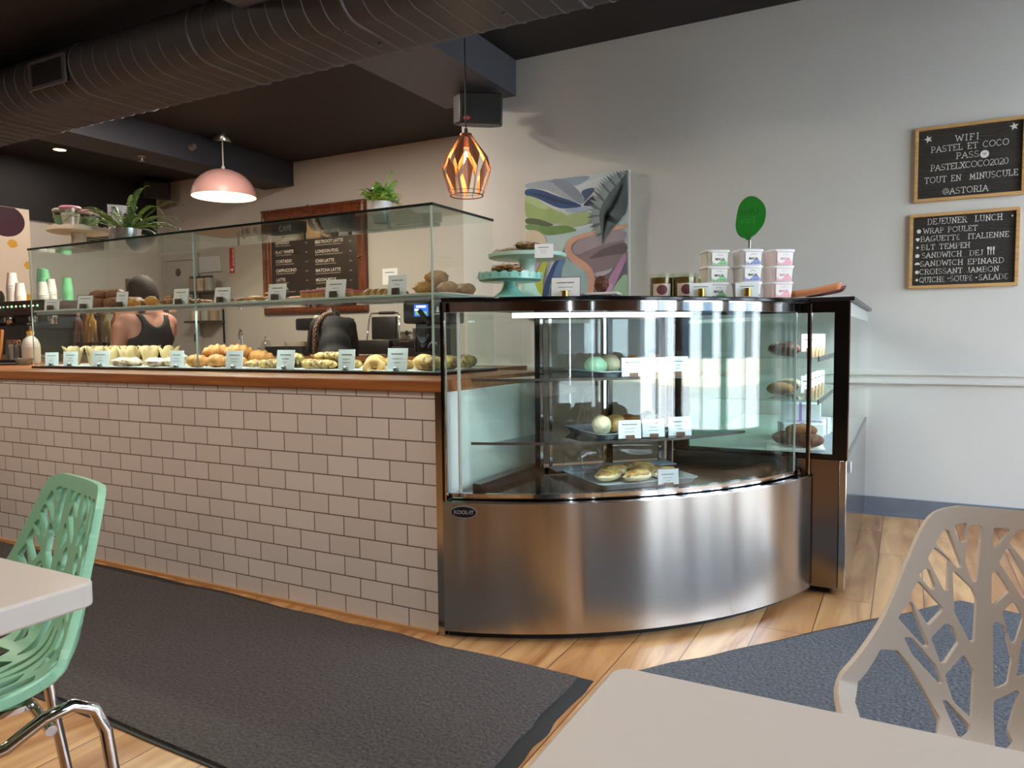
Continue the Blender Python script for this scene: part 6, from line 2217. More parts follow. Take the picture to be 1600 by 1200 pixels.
def lathe_thing(name, label, cat, loc, parts, group=None, rz=0):
    t = thing(name, label, cat, loc, rz, group)
    for (pn, prof, m) in parts:
        mb = MB(); mb.lathe(prof, seg=24)
        mb.build(pn, m, t)
    return t
# tap and sink things
t = thing('tap', 'chrome gooseneck tap at the back counter behind the croissants', 'tap', (-6.60, 5.90, ZB), R(150))
mb = MB()
P = [(0, 0, 0), (0, 0, 0.22)]+[(0.07-0.07*math.cos(R(180*k/10)), 0, 0.22+0.07*math.sin(R(180*k/10))) for k in range(1, 11)]+[(0.14, 0, 0.18)]
mb.tube(P, 0.012, 10); mb.lathe([(0, 0), (0.028, 0), (0.024, 0.02), (0.014, 0.03), (0, 0.03)], seg=16)
mb.build('spout', chrome_m, t)
mb = MB(); mb.tube([(0.0, -0.012, 0.06), (0.0, -0.07, 0.10)], 0.006, 8)
mb.build('lever', chrome_m, t)
for i, x in enumerate((-6.47, -6.40, -6.28)):
    lathe_thing('steel_shaker', 'small chrome shaker by the tap, '+('left', 'middle', 'right')[i], 'shaker', (x, 5.85, ZB), [('body', [(0, 0), (0.024, 0), (0.024, 0.07), (0, 0.07)], chrome_m), ('cap', [(0, 0.0705), (0.021, 0.0705), (0.018, 0.085), (0, 0.09)], steel_m)], 'shakers by the tap')
t = lathe_thing('glass_carafe', 'clear glass carafe with a chrome plunger right of the tap', 'carafe', (-6.17, 5.84, ZB), [('glass', [(0, 0), (0.055, 0), (0.06, 0.01), (0.06, 0.12), (0.045, 0.15), (0.05, 0.16), (0.048, 0.16), (0.043, 0.15), (0.057, 0.12), (0.057, 0.012), (0, 0.006)], glass('carafe_glass', (0.93, 0.94, 0.93))), ('plunger', [(0, 0.16), (0.03, 0.16), (0.03, 0.168), (0.004, 0.17), (0.004, 0.2), (0.022, 0.2), (0.022, 0.208), (0, 0.21)], chrome_m)])
t = thing('black_crate', 'long low black tray on the back counter under the menu', 'tray', (-5.85, 5.88, ZB))
mb = MB(); mb.box(-0.27, 0.27, -0.1, 0.1, 0, 0.008); mb.box(-0.27, 0.27, -0.1, -0.092, 0.008, 0.10); mb.box(-0.27, 0.27, 0.092, 0.1, 0.008, 0.10); mb.box(-0.27, -0.262, -0.092, 0.092, 0.008, 0.10); mb.box(0.262, 0.27, -0.092, 0.092, 0.008, 0.10)
mb.build('tub', M('crate_black', '1b1a1b', 0.45), t)
lathe_thing('mixing_bowl', 'pale mixing bowl behind the black tray on the back counter', 'bowl', (-5.98, 6.10, ZB), [('bowl', [(0, 0), (0.06, 0), (0.11, 0.07), (0.13, 0.15), (0.125, 0.15), (0.10, 0.07), (0, 0.012)], M('bowl_cream', 'c9bda8', 0.35))])
t = thing('slicer', 'black wire framed slicer with pale cloth on the back counter', 'kitchen device', (-5.55, 6.0, ZB))
mb = MB(); mb.tube([(-0.18, 0, 0.005), (-0.14, 0, 0.26), (0.16, 0, 0.26), (0.20, 0, 0.005)], 0.010, 8); mb.tube([(-0.14, 0, 0.33), (0.2, 0, 0.33)], 0.008, 8)
mb.build('wire_frame', blackmat_m, t)
mb = MB(); mb.box(-0.28, -0.06, -0.06, 0.06, 0.27, 0.40, bev=0.02)
mb.build('motor', M('device_black', '181719', 0.4), t)
lathe_thing('spray_can', 'white spray can with a red band left of the person with a braid', 'can', (-5.42, 5.83, ZB), [('body', [(0, 0), (0.033, 0), (0.033, 0.33), (0.02, 0.35), (0, 0.35)], M('can_white', 'd9d4cf', 0.35)), ('band', [(0.0335, 0.20), (0.0336, 0.20), (0.0336, 0.25), (0.0335, 0.25)], M('can_red', 'b8332e', 0.4)), ('cap', [(0, 0.3505), (0.024, 0.3505), (0.024, 0.42), (0, 0.425)], M('can_cap', 'e9e2dc', 0.4))])
t = thing('paper_bag', 'brown paper bag standing under the braid on the back counter', 'bag', (-5.38, 5.80, ZB), R(20))
mb = MB(); mb.prism([(-0.07, -0.04), (0.07, -0.04), (0.08, 0.04), (-0.08, 0.04)], 0, 0.2)
mb.build('bag', M('kraft_paper', 'b08c62', 0.7, noise_amt=0.15, noise_scale=20), t)
t = thing('crumpled_bag', 'crumpled kraft bag with two clips lying on the back counter', 'bag', (-5.22, 5.79, ZB))
mb = MB(); mb.sphere((0, 0, 0.06), 0.10, 0, 18, 10, (1.2, 0.5, 0.6), None, 0.5, 9, 4)
for v in mb.b.verts:
    v.co.z = max(0, v.co.z)
mb.build('paper', M('kraft_paper', 'b08c62', 0.7), t, ang=15)
for x in (-0.05, 0.04):
    mb = MB(); mb.box(x-0.006, x+0.006, -0.006, 0.006, 0.115, 0.165)
    mb.build('clip', M('peg_wood', 'd6b48a', 0.6), t)
t = thing('clear_bag', 'tall clear plastic bag holding a jar of blueberries on the back counter', 'bag', (-5.02, 5.82, ZB), R(10))
mb = MB(); mb.prism([(-0.075, -0.04), (0.075, -0.04), (0.075, 0.04), (-0.075, 0.04)], 0, 0.38)
mb.build('film', M('bag_film', 'b5b0ac', 0.25, trans=0.55), t)
mb = MB(); mb.lathe([(0, 0.002), (0.05, 0.002), (0.052, 0.11), (0.035, 0.135), (0.03, 0.16), (0, 0.16)], 0, -0.045-0.055, 0, 20)
mb.build('jar', M('blueberry_jar', '4a5570', 0.3, noise_amt=0.5, noise_scale=60), t)
t = thing('panini_press', 'open black panini press with a chrome handle frame on the back counter', 'press', (-4.72, 5.98, ZB), R(6))
mb = MB(); mb.box(-0.22, 0.22, -0.18, 0.2, 0.02, 0.16, bev=0.012)
mb.build('base', M('press_black', '1d1b1b', 0.4), t)
mb = MB(); mb.box(-0.16, 0.13, 0.10, 0.15, 0.165, 0.40, mat=None, bev=0.01)
mb.build('upper_plate', M('press_plate', '242323', 0.35), t)
mb = MB(); mb.tube([(-0.19, 0.06, 0.16), (-0.19, 0.12, 0.40), (-0.17, 0.13, 0.435), (0.14, 0.13, 0.435), (0.17, 0.12, 0.40), (0.19, 0.06, 0.16)], 0.009, 10)
mb.build('handle_frame', chrome_m, t)
mb = MB(); mb.tube([(-0.08, 0.13, 0.437), (0.10, 0.13, 0.437)], 0.016, 10)
mb.build('grip', blackmat_m, t)
for sx_ in (-1, 1):
    for y in (-0.14, 0.16):
        mb = MB(); mb.lathe([(0, 0), (0.015, 0), (0.015, 0.0195), (0, 0.0195)], 0.18*sx_, y, 0, 10)
        mb.build('foot', blackmat_m, t)
t = thing('waffle_iron', 'low black kitchen grill right of the panini press', 'kitchen device', (-4.25, 5.98, ZB))
mb = MB(); mb.box(-0.2, 0.2, -0.17, 0.17, 0.0, 0.10, bev=0.01)
mb.build('base', M('press_black', '1d1b1b', 0.4), t)
mb = MB(); mb.box(-0.19, 0.19, -0.16, 0.16, 0.104, 0.17, bev=0.015)
mb.build('lid', M('press_plate', '242323', 0.35), t)
mb = MB(); mb.tube([(-0.06, -0.17, 0.14), (-0.06, -0.22, 0.15), (0.06, -0.22, 0.15), (0.06, -0.17, 0.14)], 0.008, 8)
mb.build('handle', steel_m, t)
# side stand with the coffee grinder near the pillar
t = thing('grinder_stand', 'narrow dark cabinet under the coffee grinder beside the pillar', 'cabinet', (-2.66, 4.05, 0))
mb = MB(); mb.box(-0.30, 0.42, -0.28, 0.30, 0.08, 0.86); mb.build('carcass', M('bench_dark', '2a2422', 0.5), t)
mb = MB(); mb.box(-0.26, 0.38, -0.22, 0.27, 0, 0.0795); mb.build('plinth', blackmat_m, t)
mb = MB(); mb.box(-0.32, 0.44, -0.30, 0.31, 0.8605, 0.895); mb.build('top', wood_mat('bench_wood', '8a5c3a', '6e4528', 0), t)
t = thing('coffee_grinder', 'black coffee grinder with a small lit screen behind the near glass corner', 'grinder', (-2.72, 3.98, 0.8955), R(12))
mb = MB(); mb.box(-0.14, 0.18, -0.13, 0.14, 0.28, 0.42, bev=0.015); mb.box(-0.10, 0.14, -0.02, 0.12, 0.02, 0.28); mb.box(-0.13, 0.16, -0.14, 0.14, 0, 0.02)
mb.build('body', M('grinder_black', '141416', 0.3), t)
mb = MB(); mb.box(-0.06, 0.035, -0.1335, -0.1305, 0.325, 0.40)
mb.box(-0.045, 0.02, -0.1342, -0.1336, 0.38, 0.392, 1); mb.box(-0.05, 0.025, -0.1342, -0.1336, 0.335, 0.355, 2); mb.box(-0.055, -0.03, -0.1342, -0.1336, 0.36, 0.372, 1)
mb.build('screen', [M('screen_blue', '2a4a9a', 0.3, emit='3a66c8', estr=1.0), M('screen_white', 'ffffff', 0.3, emit='dfe8ff', estr=1.5), M('screen_green', '6fae5a', 0.3, emit='7fc86a', estr=0.7)], t, smooth=False)
mb = MB()
T = Matrix.Translation((0.10, -0.1345, 0.36))
mb.prism([(0.0, 0.028), (0.008, 0.012), (0.004, 0.004), (0.012, -0.004), (0.0, -0.014), (-0.012, -0.004), (-0.004, 0.006), (-0.006, 0.016)], 0, 0.001, 0, T @ UP)
mb.box(0.075, 0.125, -0.1352, -0.1345, 0.335, 0.340)
mb.build('emblem', M('emblem_white', 'd8d8d8', 0.4), t, smooth=False)
mb = MB(); mb.lathe([(0, 0.10), (0.085, 0.10), (0.095, 0.25), (0, 0.25)], 0.02, -0.11, 0, 24)
mb.build('hopper', glass('hopper_glass', (0.45, 0.45, 0.46)), t)
mb = MB(); mb.tube([(-0.02, -0.14, 0.36), (0.06, -0.17, 0.27)], 0.016, 10)
mb.build('lever', blackmat_m, t)
for z in (0.12, 0.22):
    mb = MB(); star(mb, -0.15, z+0.0, 0.022, -0.05, pts=4, inner=0.6)
    mb.build('knob', blackmat_m, t, smooth=False)

# ------------------------------------------------------------------ left end: coffee machine, cups, bottle, wall art
def coffee_machine():
    t = thing('coffee_machine', 'wide dark espresso machine under the paper cups at the far end', 'coffee machine', (-6.35, 3.45, 0.9305))
    mb = MB(); mb.box(-0.75, 0.60, -0.18, 0.32, 0.36, 0.475, bev=0.01)
    mb.build('head', M('machine_brown', '3a2f2c', 0.3), t)
    mb = MB(); mb.box(-0.73, 0.58, 0.12, 0.30, 0.06, 0.36)
    mb.build('back_panel', M('machine_dark', '241e1c', 0.35), t)
    mb = MB(); mb.box(-0.75, 0.60, -0.25, 0.32, 0.0, 0.06, bev=0.006)
    mb.build('drip_tray', steel_m, t)
    for x in (-0.45, -0.1, 0.25, 0.5):
        mb = MB(); mb.lathe([(0, 0.29), (0.035, 0.29), (0.04, 0.30), (0.04, 0.355), (0, 0.355)], x, -0.06, 0, 20)
        g_ = mb.build('group_head', chrome_m, t)
        mb = MB(); mb.tube([(x, -0.09, 0.30), (x, -0.26, 0.285)], 0.013, 8)
        mb.build('portafilter_handle', blackmat_m, g_)
    mb = MB()
    for k in range(22):
        mb.sphere((-0.70+k*0.058, -0.182, 0.43), 0.0055 if k % 3 else 0.009, k % 2, 8, 6)
    mb.build('indicator_lights', [M('led_dot', 'fff2d8', 0.4, emit='ffe6c0', estr=5), M('led_dot_green', '8fe0a0', 0.4, emit='7fe08f', estr=2)], t)
coffee_machine()
cup_w = M('paper_cup', 'e8e2da', 0.55)
cup_g = M('green_cup', '6fbf86', 0.5)
def cup_stack(x, y, n, label, m, r=0.042, squash=1.0):
    t = thing('cup_stack', label, 'cups', (x, y, 1.4065), 0, 'stacks of paper cups on the coffee machine')
    for k in range(n):
        mb = MB(); mb.lathe([(0, 0.105), (r*0.70, 0.105), (r*0.98, 0.006), (r*1.04, 0.0), (r*0.96, 0.001), (r*0.66, 0.100)], 0, 0, k*0.018, 22)
        mb.build('cup', m, t)
cup_stack(-6.33, 3.36, 8, 'tall stack of upturned white paper cups second from the left on the coffee machine', cup_w)
cup_stack(-6.45, 3.42, 7, 'stack of upturned white paper cups at the left edge of the coffee machine', cup_w)
cup_stack(-6.17, 3.33, 3, 'short stack of upturned white paper cups at the front of the coffee machine', cup_w)
cup_stack(-6.05, 3.50, 5, 'upturned white paper cups behind the front pane edge of the glass case', cup_w)
cup_stack(-5.92, 3.36, 3, 'short stack of upturned white paper cups seen through the glass case end', cup_w)
cup_stack(-6.22, 3.55, 10, 'tall stack of green paper cups behind the white ones', cup_g)
cup_stack(-6.34, 3.60, 11, 'tallest stack of green paper cups at the back left', cup_g)
cup_stack(-6.03, 3.62, 6, 'shorter stack of green paper cups at the back right', cup_g)
lathe_thing('ceramic_jug', 'olive grey ceramic jug at the left edge of the coffee machine', 'jug', (-6.46, 3.31, 1.4065), [('body', [(0, 0), (0.045, 0), (0.052, 0.03), (0.045, 0.07), (0.032, 0.09), (0.028, 0.09), (0.04, 0.065), (0.045, 0.03), (0, 0.01)], M('olive_glaze', '75735f', 0.35))])
ZW = 0.9305
lathe_thing('milk_bottle', 'white plastic bottle with a yellow cap at the left end of the glass case', 'bottle', (-5.55, 3.05, ZW), [('body', [(0, 0), (0.055, 0), (0.058, 0.01), (0.058, 0.13), (0.045, 0.17), (0.022, 0.195), (0.022, 0.205), (0, 0.205)], M('bottle_milk', 'd9d2c8', 0.4)), ('label_band', [(0.0585, 0.03), (0.0588, 0.03), (0.0588, 0.115), (0.0585, 0.115)], M('bottle_label', 'cfc3b4', 0.5)), ('cap', [(0, 0.2055), (0.024, 0.2055), (0.024, 0.23), (0, 0.231)], M('cap_yellow', 'd9b43c', 0.4)), ('spout', [(0.012, 0.2315), (0.006, 0.27), (0, 0.27)], M('spout_brown', '6b5248', 0.4))])
lathe_thing('small_bowl', 'small grey green bowl in front of the white bottle', 'bowl', (-5.18, 2.80, ZW), [('bowl', [(0, 0), (0.03, 0), (0.055, 0.035), (0.058, 0.045), (0.054, 0.045), (0.028, 0.008), (0, 0.006)], M('celadon', '7f8c80', 0.35))])
for i, x in enumerate((-5.72, -5.63)):
    lathe_thing('oil_cruet', 'small glass cruet with steel rod left of the white bottle, '+('left', 'right')[i], 'cruet', (x, 3.0, ZW), [('glass', [(0, 0), (0.026, 0), (0.026, 0.12), (0.016, 0.14), (0, 0.14)], M('cruet_grey', '6f6a66', 0.2, trans=0.3)), ('stopper', [(0, 0.1405), (0.018, 0.1405), (0.02, 0.16), (0, 0.165)], steel_m)], 'cruets at the left end of the counter')
for i, (x, h_) in enumerate(((-5.98, 0.25), (-5.86, 0.17))):
    mb = MB(); mb.box(-0.06, 0.06, -0.012, 0.012, 0, h_, bev=0.006)
    o = mb.build('cutting_board', wood_mat('board_wood', 'a8703c', '8a5628', 2)); o.location = (x, 3.02+i*0.06, ZW); o.rotation_euler = (R(-8), 0, R(10))
    tag(o, 'orange brown wooden board leaning at the left picture edge, '+('taller one', 'shorter one')[i], 'board')
mb = MB(); mb.box(-0.25, 0.25, -0.15, 0.15, 0, 0.012, bev=0.003)
mb.box(-0.25, 0.25, -0.15, -0.14, 0.012, 0.03); mb.box(-0.25, 0.25, 0.14, 0.15, 0.012, 0.03)
o = mb.build('serving_tray', M('tray_black', '221e1c', 0.35)); o.location = (-5.5, 2.72, ZW); o.rotation_euler = (0, 0, R(8))
tag(o, 'flat black serving tray at the left end of the wooden counter', 'tray')
# syrup bottles and the steel bin seen through the far end of the case
for i in range(6):
    c = ('6b3d22', '8a5a2c', 'a07840', '4c2c1c', '7a6a4c', '93603a')[i]
    lathe_thing('syrup_bottle', '%s pump bottle from the left, seen through the far end of the case' % ('first', 'second', 'third', 'fourth', 'fifth', 'sixth')[i], 'bottle', (-5.58+i*0.085, 3.42+0.02*(i % 2), ZW+0.145), [('bottle', [(0, 0), (0.034, 0), (0.034, 0.15), (0.014, 0.19), (0.014, 0.21), (0, 0.21)], M('syrup_%s' % c, c, 0.12, coat=0.6)), ('pump', [(0.012, 0.2105), (0.012, 0.225), (0.004, 0.228), (0.004, 0.25), (0.016, 0.25), (0.016, 0.258), (0, 0.26)], M('pump_gold', 'c8b08a', 0.3, 0.5))], 'syrup bottles at the far end')
t = thing('steel_bin', 'sloping stainless ingredient bin under the syrup bottles', 'bin', (-5.38, 3.42, ZW))
mb = MB(); mb.prism([(-0.13, 0), (0.10, 0), (0.10, 0.144), (-0.02, 0.144), (-0.13, 0.06)], -0.30, 0.28, 0, Matrix(((0, 0, 1, 0), (1, 0, 0, 0), (0, 1, 0, 0), (0, 0, 0, 1))))
mb.build('housing', steel_m, t)
mb = MB(); mb.tube([(-0.1, -0.13, 0.075), (0.1, -0.13, 0.075)], 0.006, 8)
mb.build('handle', chrome_m, t)
# painted panel on the left wall
t = thing('wall_art', 'cream panel with purple and maroon rounded shapes and yellow spots at the left edge', 'picture', (XL+0.021, 4.26, 1.45))
W, H = 1.0, 1.09
mb = MB(); mb.box(0, 0.03, -0.5, 0.5, 0, H)
mb.build('panel', M('art_cream', 'e2d3c2', 0.6), t)
mb = MB()
Q = Matrix(((0, 0, 1, 0.0301), (1, 0, 0, 0), (0, 1, 0, 0), (0, 0, 0, 1)))
mb.prism([(0.25+0.20*math.cos(2*PI*k/30), 0.94+0.17*math.sin(2*PI*k/30)) for k in range(30) if 0.94+0.17*math.sin(2*PI*k/30) < H-0.001], 0, 0.0005, 0, Q)
P = spline([(-0.5, 0.86), (-0.2, 0.80), (-0.02, 0.66), (0.05, 0.48), (0.14, 0.34), (0.02, 0.22), (-0.2, 0.16), (-0.5, 0.18)], 6)
mb.prism([(p.x, p.y) for p in P], 0, 0.0005, 1, Q)
P = spline([(-0.5, 1.06), (-0.1, 1.07), (0.06, 1.0), (0.02, 0.9), (-0.2, 0.88), (-0.5, 0.9)], 6)
mb.prism([(p.x, p.y) for p in P], 0, 0.0006, 3, Q)
for (y, z) in ((0.31, 0.70), (0.10, 0.48), (0.46, 0.12), (0.47, 0.48)):
    mb.prism([(y+0.05*math.cos(2*PI*k/14)*(1+0.2*math.sin(3*k)), z+0.045*math.sin(2*PI*k/14)) for k in range(14) if y+0.05*math.cos(2*PI*k/14)*(1+0.2*math.sin(3*k)) < 0.499], 0, 0.0005, 2, Q)
mb.build('shapes', [M('art_maroon', '3f1a2c', 0.6), M('art_purple', '8a62b0', 0.6), M('art_yellow', 'd9a63c', 0.6), M('art_white', 'ece6dc', 0.6)], t, smooth=False)
# louvre in the left wall
t = thing('wall_vent', 'dark louvred vent in the left wall behind the cream cake stand', 'vent', (XL+0.021, 5.55, 2.18))
mb = MB(); mb.box(0, 0.02, -0.22, 0.22, 0, 0.18)
mb.build('frame', M('vent_frame_grey', '8a8680', 0.5), t)
for k in range(6):
    mb = MB(); mb.box(0.0205, 0.026, -0.20, 0.20, 0.015+k*0.027, 0.03+k*0.027)
    mb.build('slat', M('vent_dark', '3a3430', 0.5), t)

# ================================================================== the two people
def smin(a, b_, k):
    h = np.clip(0.5+0.5*(b_-a)/k, 0, 1)
    return b_*(1-h)+a*h-k*h*(1-h)
def d_cap(P, a, b_, r1, r2):
    a, b_ = np.array(a, float), np.array(b_, float)
    ab = b_-a
    t = np.clip(((P-a)@ab)/(ab@ab), 0, 1)
    return np.linalg.norm(P-(a+t[..., None]*ab), axis=-1)-(r1+(r2-r1)*t)
def d_ell(P, c, r):
    q = (P-np.array(c, float))
    r = np.array(r, float)
    k0 = np.linalg.norm(q/r, axis=-1)
    k1 = np.linalg.norm(q/(r*r), axis=-1)+1e-9
    return k0*(k0-1)/k1
def union(P, prims, k):
    d = None
    for p in prims:
        kk = k
        if p[0] == 'c':
            e = d_cap(P, *p[1:5])
            kk = p[5] if len(p) > 5 else k
        else:
            e = d_ell(P, p[1], p[2])
            kk = p[3] if len(p) > 3 else k
        d = e if d is None else smin(d, e, kk)
    return d
def surface_net(f, lo, hi, h):
    lo, hi = np.array(lo, float), np.array(hi, float)
    n = np.ceil((hi-lo)/h).astype(int)+1
    ax = [lo[i]+h*np.arange(n[i]) for i in range(3)]
    G = np.stack(np.meshgrid(*ax, indexing='ij'), -1)
    F = f(G)
    s = F < 0
    c = [slice(0, -1), slice(1, None)]
    tot = np.zeros(tuple(n-1))
    acc = np.zeros(tuple(n-1)+(3,))
    corners = [(i, j, k) for i in (0, 1) for j in (0, 1) for k in (0, 1)]
    for a in corners:
        for d in range(3):
            if a[d]:
                continue
            b_ = list(a)
            b_[d] = 1
            A, B = tuple(c[q] for q in a), tuple(c[q] for q in b_)
            m = s[A] != s[B]
            va, vb = F[A], F[B]
            t = np.where(m, va/np.where(m, va-vb, 1), 0)
            p = np.zeros(acc.shape)
            for q in range(3):
                p[..., q] = a[q]
            p[..., d] = t
            acc += np.where(m[..., None], p, 0)
            tot += m
    act = tot > 0
    idx = -np.ones(tot.shape, int)
    idx[act] = np.arange(act.sum())
    base = np.stack(np.meshgrid(*[np.arange(q) for q in tot.shape], indexing='ij'), -1)
    V = lo+h*(base[act]+acc[act]/tot[act][:, None])
    faces = []
    for d in range(3):
        sl = [slice(1, -1)]*3
        a = [slice(1, -1)]*3
        b_ = [slice(1, -1)]*3
        a[d] = slice(0, -1)
        b_[d] = slice(1, None)
        sa, sb = s[tuple(a)], s[tuple(b_)]
        u, v = (d+1) % 3, (d+2) % 3
        for I in np.argwhere(sa != sb):
            g_ = I+1
            g_[d] -= 1
            q = []
            for (du, dv) in ((-1, -1), (0, -1), (0, 0), (-1, 0)):
                e = g_.copy()
                e[u] += du
                e[v] += dv
                q.append(idx[tuple(e)])
            if not sa[tuple(I)]:
                q = q[::-1]
            faces.append(q)
    return [tuple(p) for p in V], faces
def sdf_obj(name, f, lo, hi, h, m, parent):
    mb = MB()
    mb.add_mesh(*surface_net(f, lo, hi, h))
    o = mb.build(name, m, parent, ang=180)
    sm = o.modifiers.new('smooth', 'SMOOTH')
    sm.factor = 0.5
    sm.iterations = 2
    return o
skin = M('skin', 'b07a66', 0.55, noise_amt=0.08, noise_scale=12)
hairm = M('brown_hair', '2b1a12', 0.75, noise_amt=0.5, noise_scale=60, bump=0.4, bump_scale=120)
black_cloth = M('black_cloth', '101012', 0.8, bump=0.15, bump_scale=200)
def hand(w_, side, up=(0, 0, 1), fw=(0, 1, 0)):
    """palm, four fingers and a thumb from wrist point w_"""
    w_, fw, up = Vector(w_), Vector(fw).normalized(), Vector(up).normalized()
    sd = fw.cross(up).normalized()*side
    pr = [('c', tuple(w_), tuple(w_+fw*0.075), 0.026, 0.036, 0.02)]
    for i, (o_, L) in enumerate(((-0.028, 0.055), (-0.010, 0.068), (0.009, 0.062), (0.027, 0.048))):
        b0 = w_+fw*0.088+sd*o_
        k1 = b0+fw*L*0.5-up*0.012
        k2 = k1+fw*L*0.35-up*0.028
        pr += [('c', tuple(b0), tuple(k1), 0.0095, 0.0085, 0.006), ('c', tuple(k1), tuple(k2), 0.0085, 0.007, 0.004)]
    t0 = w_+fw*0.03-sd*0.03
    t1 = t0-sd*0.028+fw*0.03-up*0.01
    pr += [('c', tuple(t0), tuple(t1), 0.012, 0.010, 0.01), ('c', tuple(t1), tuple(t1+fw*0.028-up*0.012), 0.010, 0.008, 0.005)]
    return pr
def barista():
    t = thing('person', 'person with brown hair in a black tank top standing with their back to the case', 'person', (-4.60, 3.30, 0), R(86))
    S = 1.0
    torso = [('e', (0, 0.0, 0.86), (0.172, 0.125, 0.15)), ('e', (0, 0.01, 1.00), (0.140, 0.108, 0.15)), ('e', (0, 0.0, 1.12), (0.158, 0.118, 0.14)),
             ('c', (-0.135, 0.0, 1.205), (0.135, 0.0, 1.205), 0.062, 0.062, 0.05), ('c', (-0.085, -0.01, 1.235), (0, 0.0, 1.275), 0.045, 0.05, 0.05), ('c', (0.085, -0.01, 1.235), (0, 0.0, 1.275), 0.045, 0.05, 0.05),
             ('e', (-0.075, -0.055, 1.14), (0.07, 0.05, 0.10)), ('e', (0.075, -0.055, 1.14), (0.07, 0.05, 0.10))]
    neck = [('c', (0, 0.005, 1.24), (0, 0.045, 1.36), 0.052, 0.048, 0.03)]
    head = [('e', (0, 0.065, 1.415), (0.073, 0.092, 0.105), 0.02), ('e', (0, 0.125, 1.36), (0.042, 0.035, 0.045), 0.03), ('e', (0, 0.158, 1.405), (0.011, 0.016, 0.022), 0.01), ('c', (-0.03, 0.148, 1.43), (0.03, 0.148, 1.43), 0.012, 0.012, 0.01),
            ('c', (-0.018, 0.150, 1.365), (0.018, 0.150, 1.365), 0.008, 0.008, 0.006), ('e', (-0.076, 0.06, 1.405), (0.010, 0.018, 0.03), 0.008), ('e', (0.076, 0.06, 1.405), (0.010, 0.018, 0.03), 0.008)]
    armL = [('c', (-0.150, 0.0, 1.205), (-0.190, 0.0, 1.16), 0.058, 0.052, 0.03), ('c', (-0.190, 0.0, 1.16), (-0.215, 0.03, 0.955), 0.050, 0.040, 0.02), ('c', (-0.215, 0.03, 0.955), (-0.185, 0.23, 0.95), 0.040, 0.028, 0.02)]
    armL += hand((-0.185, 0.23, 0.95), 1, (0, 0, 1), (0.2, 1, 0.1))
    armR = [('c', (0.150, 0.0, 1.205), (0.180, 0.03, 1.16), 0.058, 0.050, 0.03), ('c', (0.180, 0.03, 1.16), (0.18, 0.14, 0.985), 0.050, 0.040, 0.02), ('c', (0.18, 0.14, 0.985), (0.11, 0.33, 1.0), 0.040, 0.028, 0.02)]
    armR += hand((0.11, 0.33, 1.0), -1, (0, 0, 1), (-0.2, 1, 0.1))
    legs = []
    for s in (-1, 1):
        legs += [('c', (0.085*s, 0, 0.82), (0.092*s, 0.01, 0.45), 0.088, 0.058, 0.03), ('c', (0.092*s, 0.01, 0.45), (0.095*s, -0.02, 0.08), 0.055, 0.038, 0.02), ('c', (0.095*s, -0.02, 0.045), (0.105*s, 0.13, 0.035), 0.04, 0.032, 0.02)]
    allp = torso+neck+head+armL+armR+legs
    sdf_obj('body', lambda P: union(P, allp, 0.04), (-0.32, -0.2, -0.01), (0.32, 0.48, 1.56), 0.0095, skin, t)
    def top(P):
        d = union(P, torso, 0.04)-0.008
        d = np.maximum(d, 0.845-P[..., 2])
        d = np.maximum(d, P[..., 2]-1.262)
        for (cx, cz, rx, rz) in ((-0.175, 1.20, 0.072, 0.105), (0.175, 1.20, 0.072, 0.105), (0.0, 1.285, 0.076, 0.105)):
            q = np.sqrt(((P[..., 0]-cx)/rx)**2+((P[..., 2]-cz)/rz)**2)
            d = np.maximum(d, (1-q)*min(rx, rz))
        return d
    sdf_obj('tank_top', top, (-0.24, -0.2, 0.82), (0.24, 0.2, 1.30), 0.008, black_cloth, t)
    def trousers(P):
        d = union(P, [torso[0]]+legs, 0.05)-0.009
        d = np.maximum(d, P[..., 2]-0.93)
        return np.maximum(d, 0.075-P[..., 2])
    sdf_obj('trousers', trousers, (-0.24, -0.22, 0.04), (0.24, 0.22, 0.96), 0.011, black_cloth, t)
    def shoes(P):
        d = union(P, legs, 0.03)-0.011
        return np.maximum(d, P[..., 2]-0.085)
    sdf_obj('shoes', shoes, (-0.2, -0.12, -0.005), (0.2, 0.22, 0.10), 0.010, black_cloth, t)
    def hair(P):
        d = smin(d_ell(P, (0, 0.045, 1.425), (0.092, 0.105, 0.112)), d_ell(P, (0, 0.0, 1.375), (0.082, 0.07, 0.085)), 0.03)
        d = np.maximum(d, P[..., 1]-0.115+0.35*np.maximum(0, 1.42-P[..., 2]))
        return d
    sdf_obj('hair', hair, (-0.13, -0.1, 1.26), (0.13, 0.18, 1.57), 0.007, hairm, t)
barista()
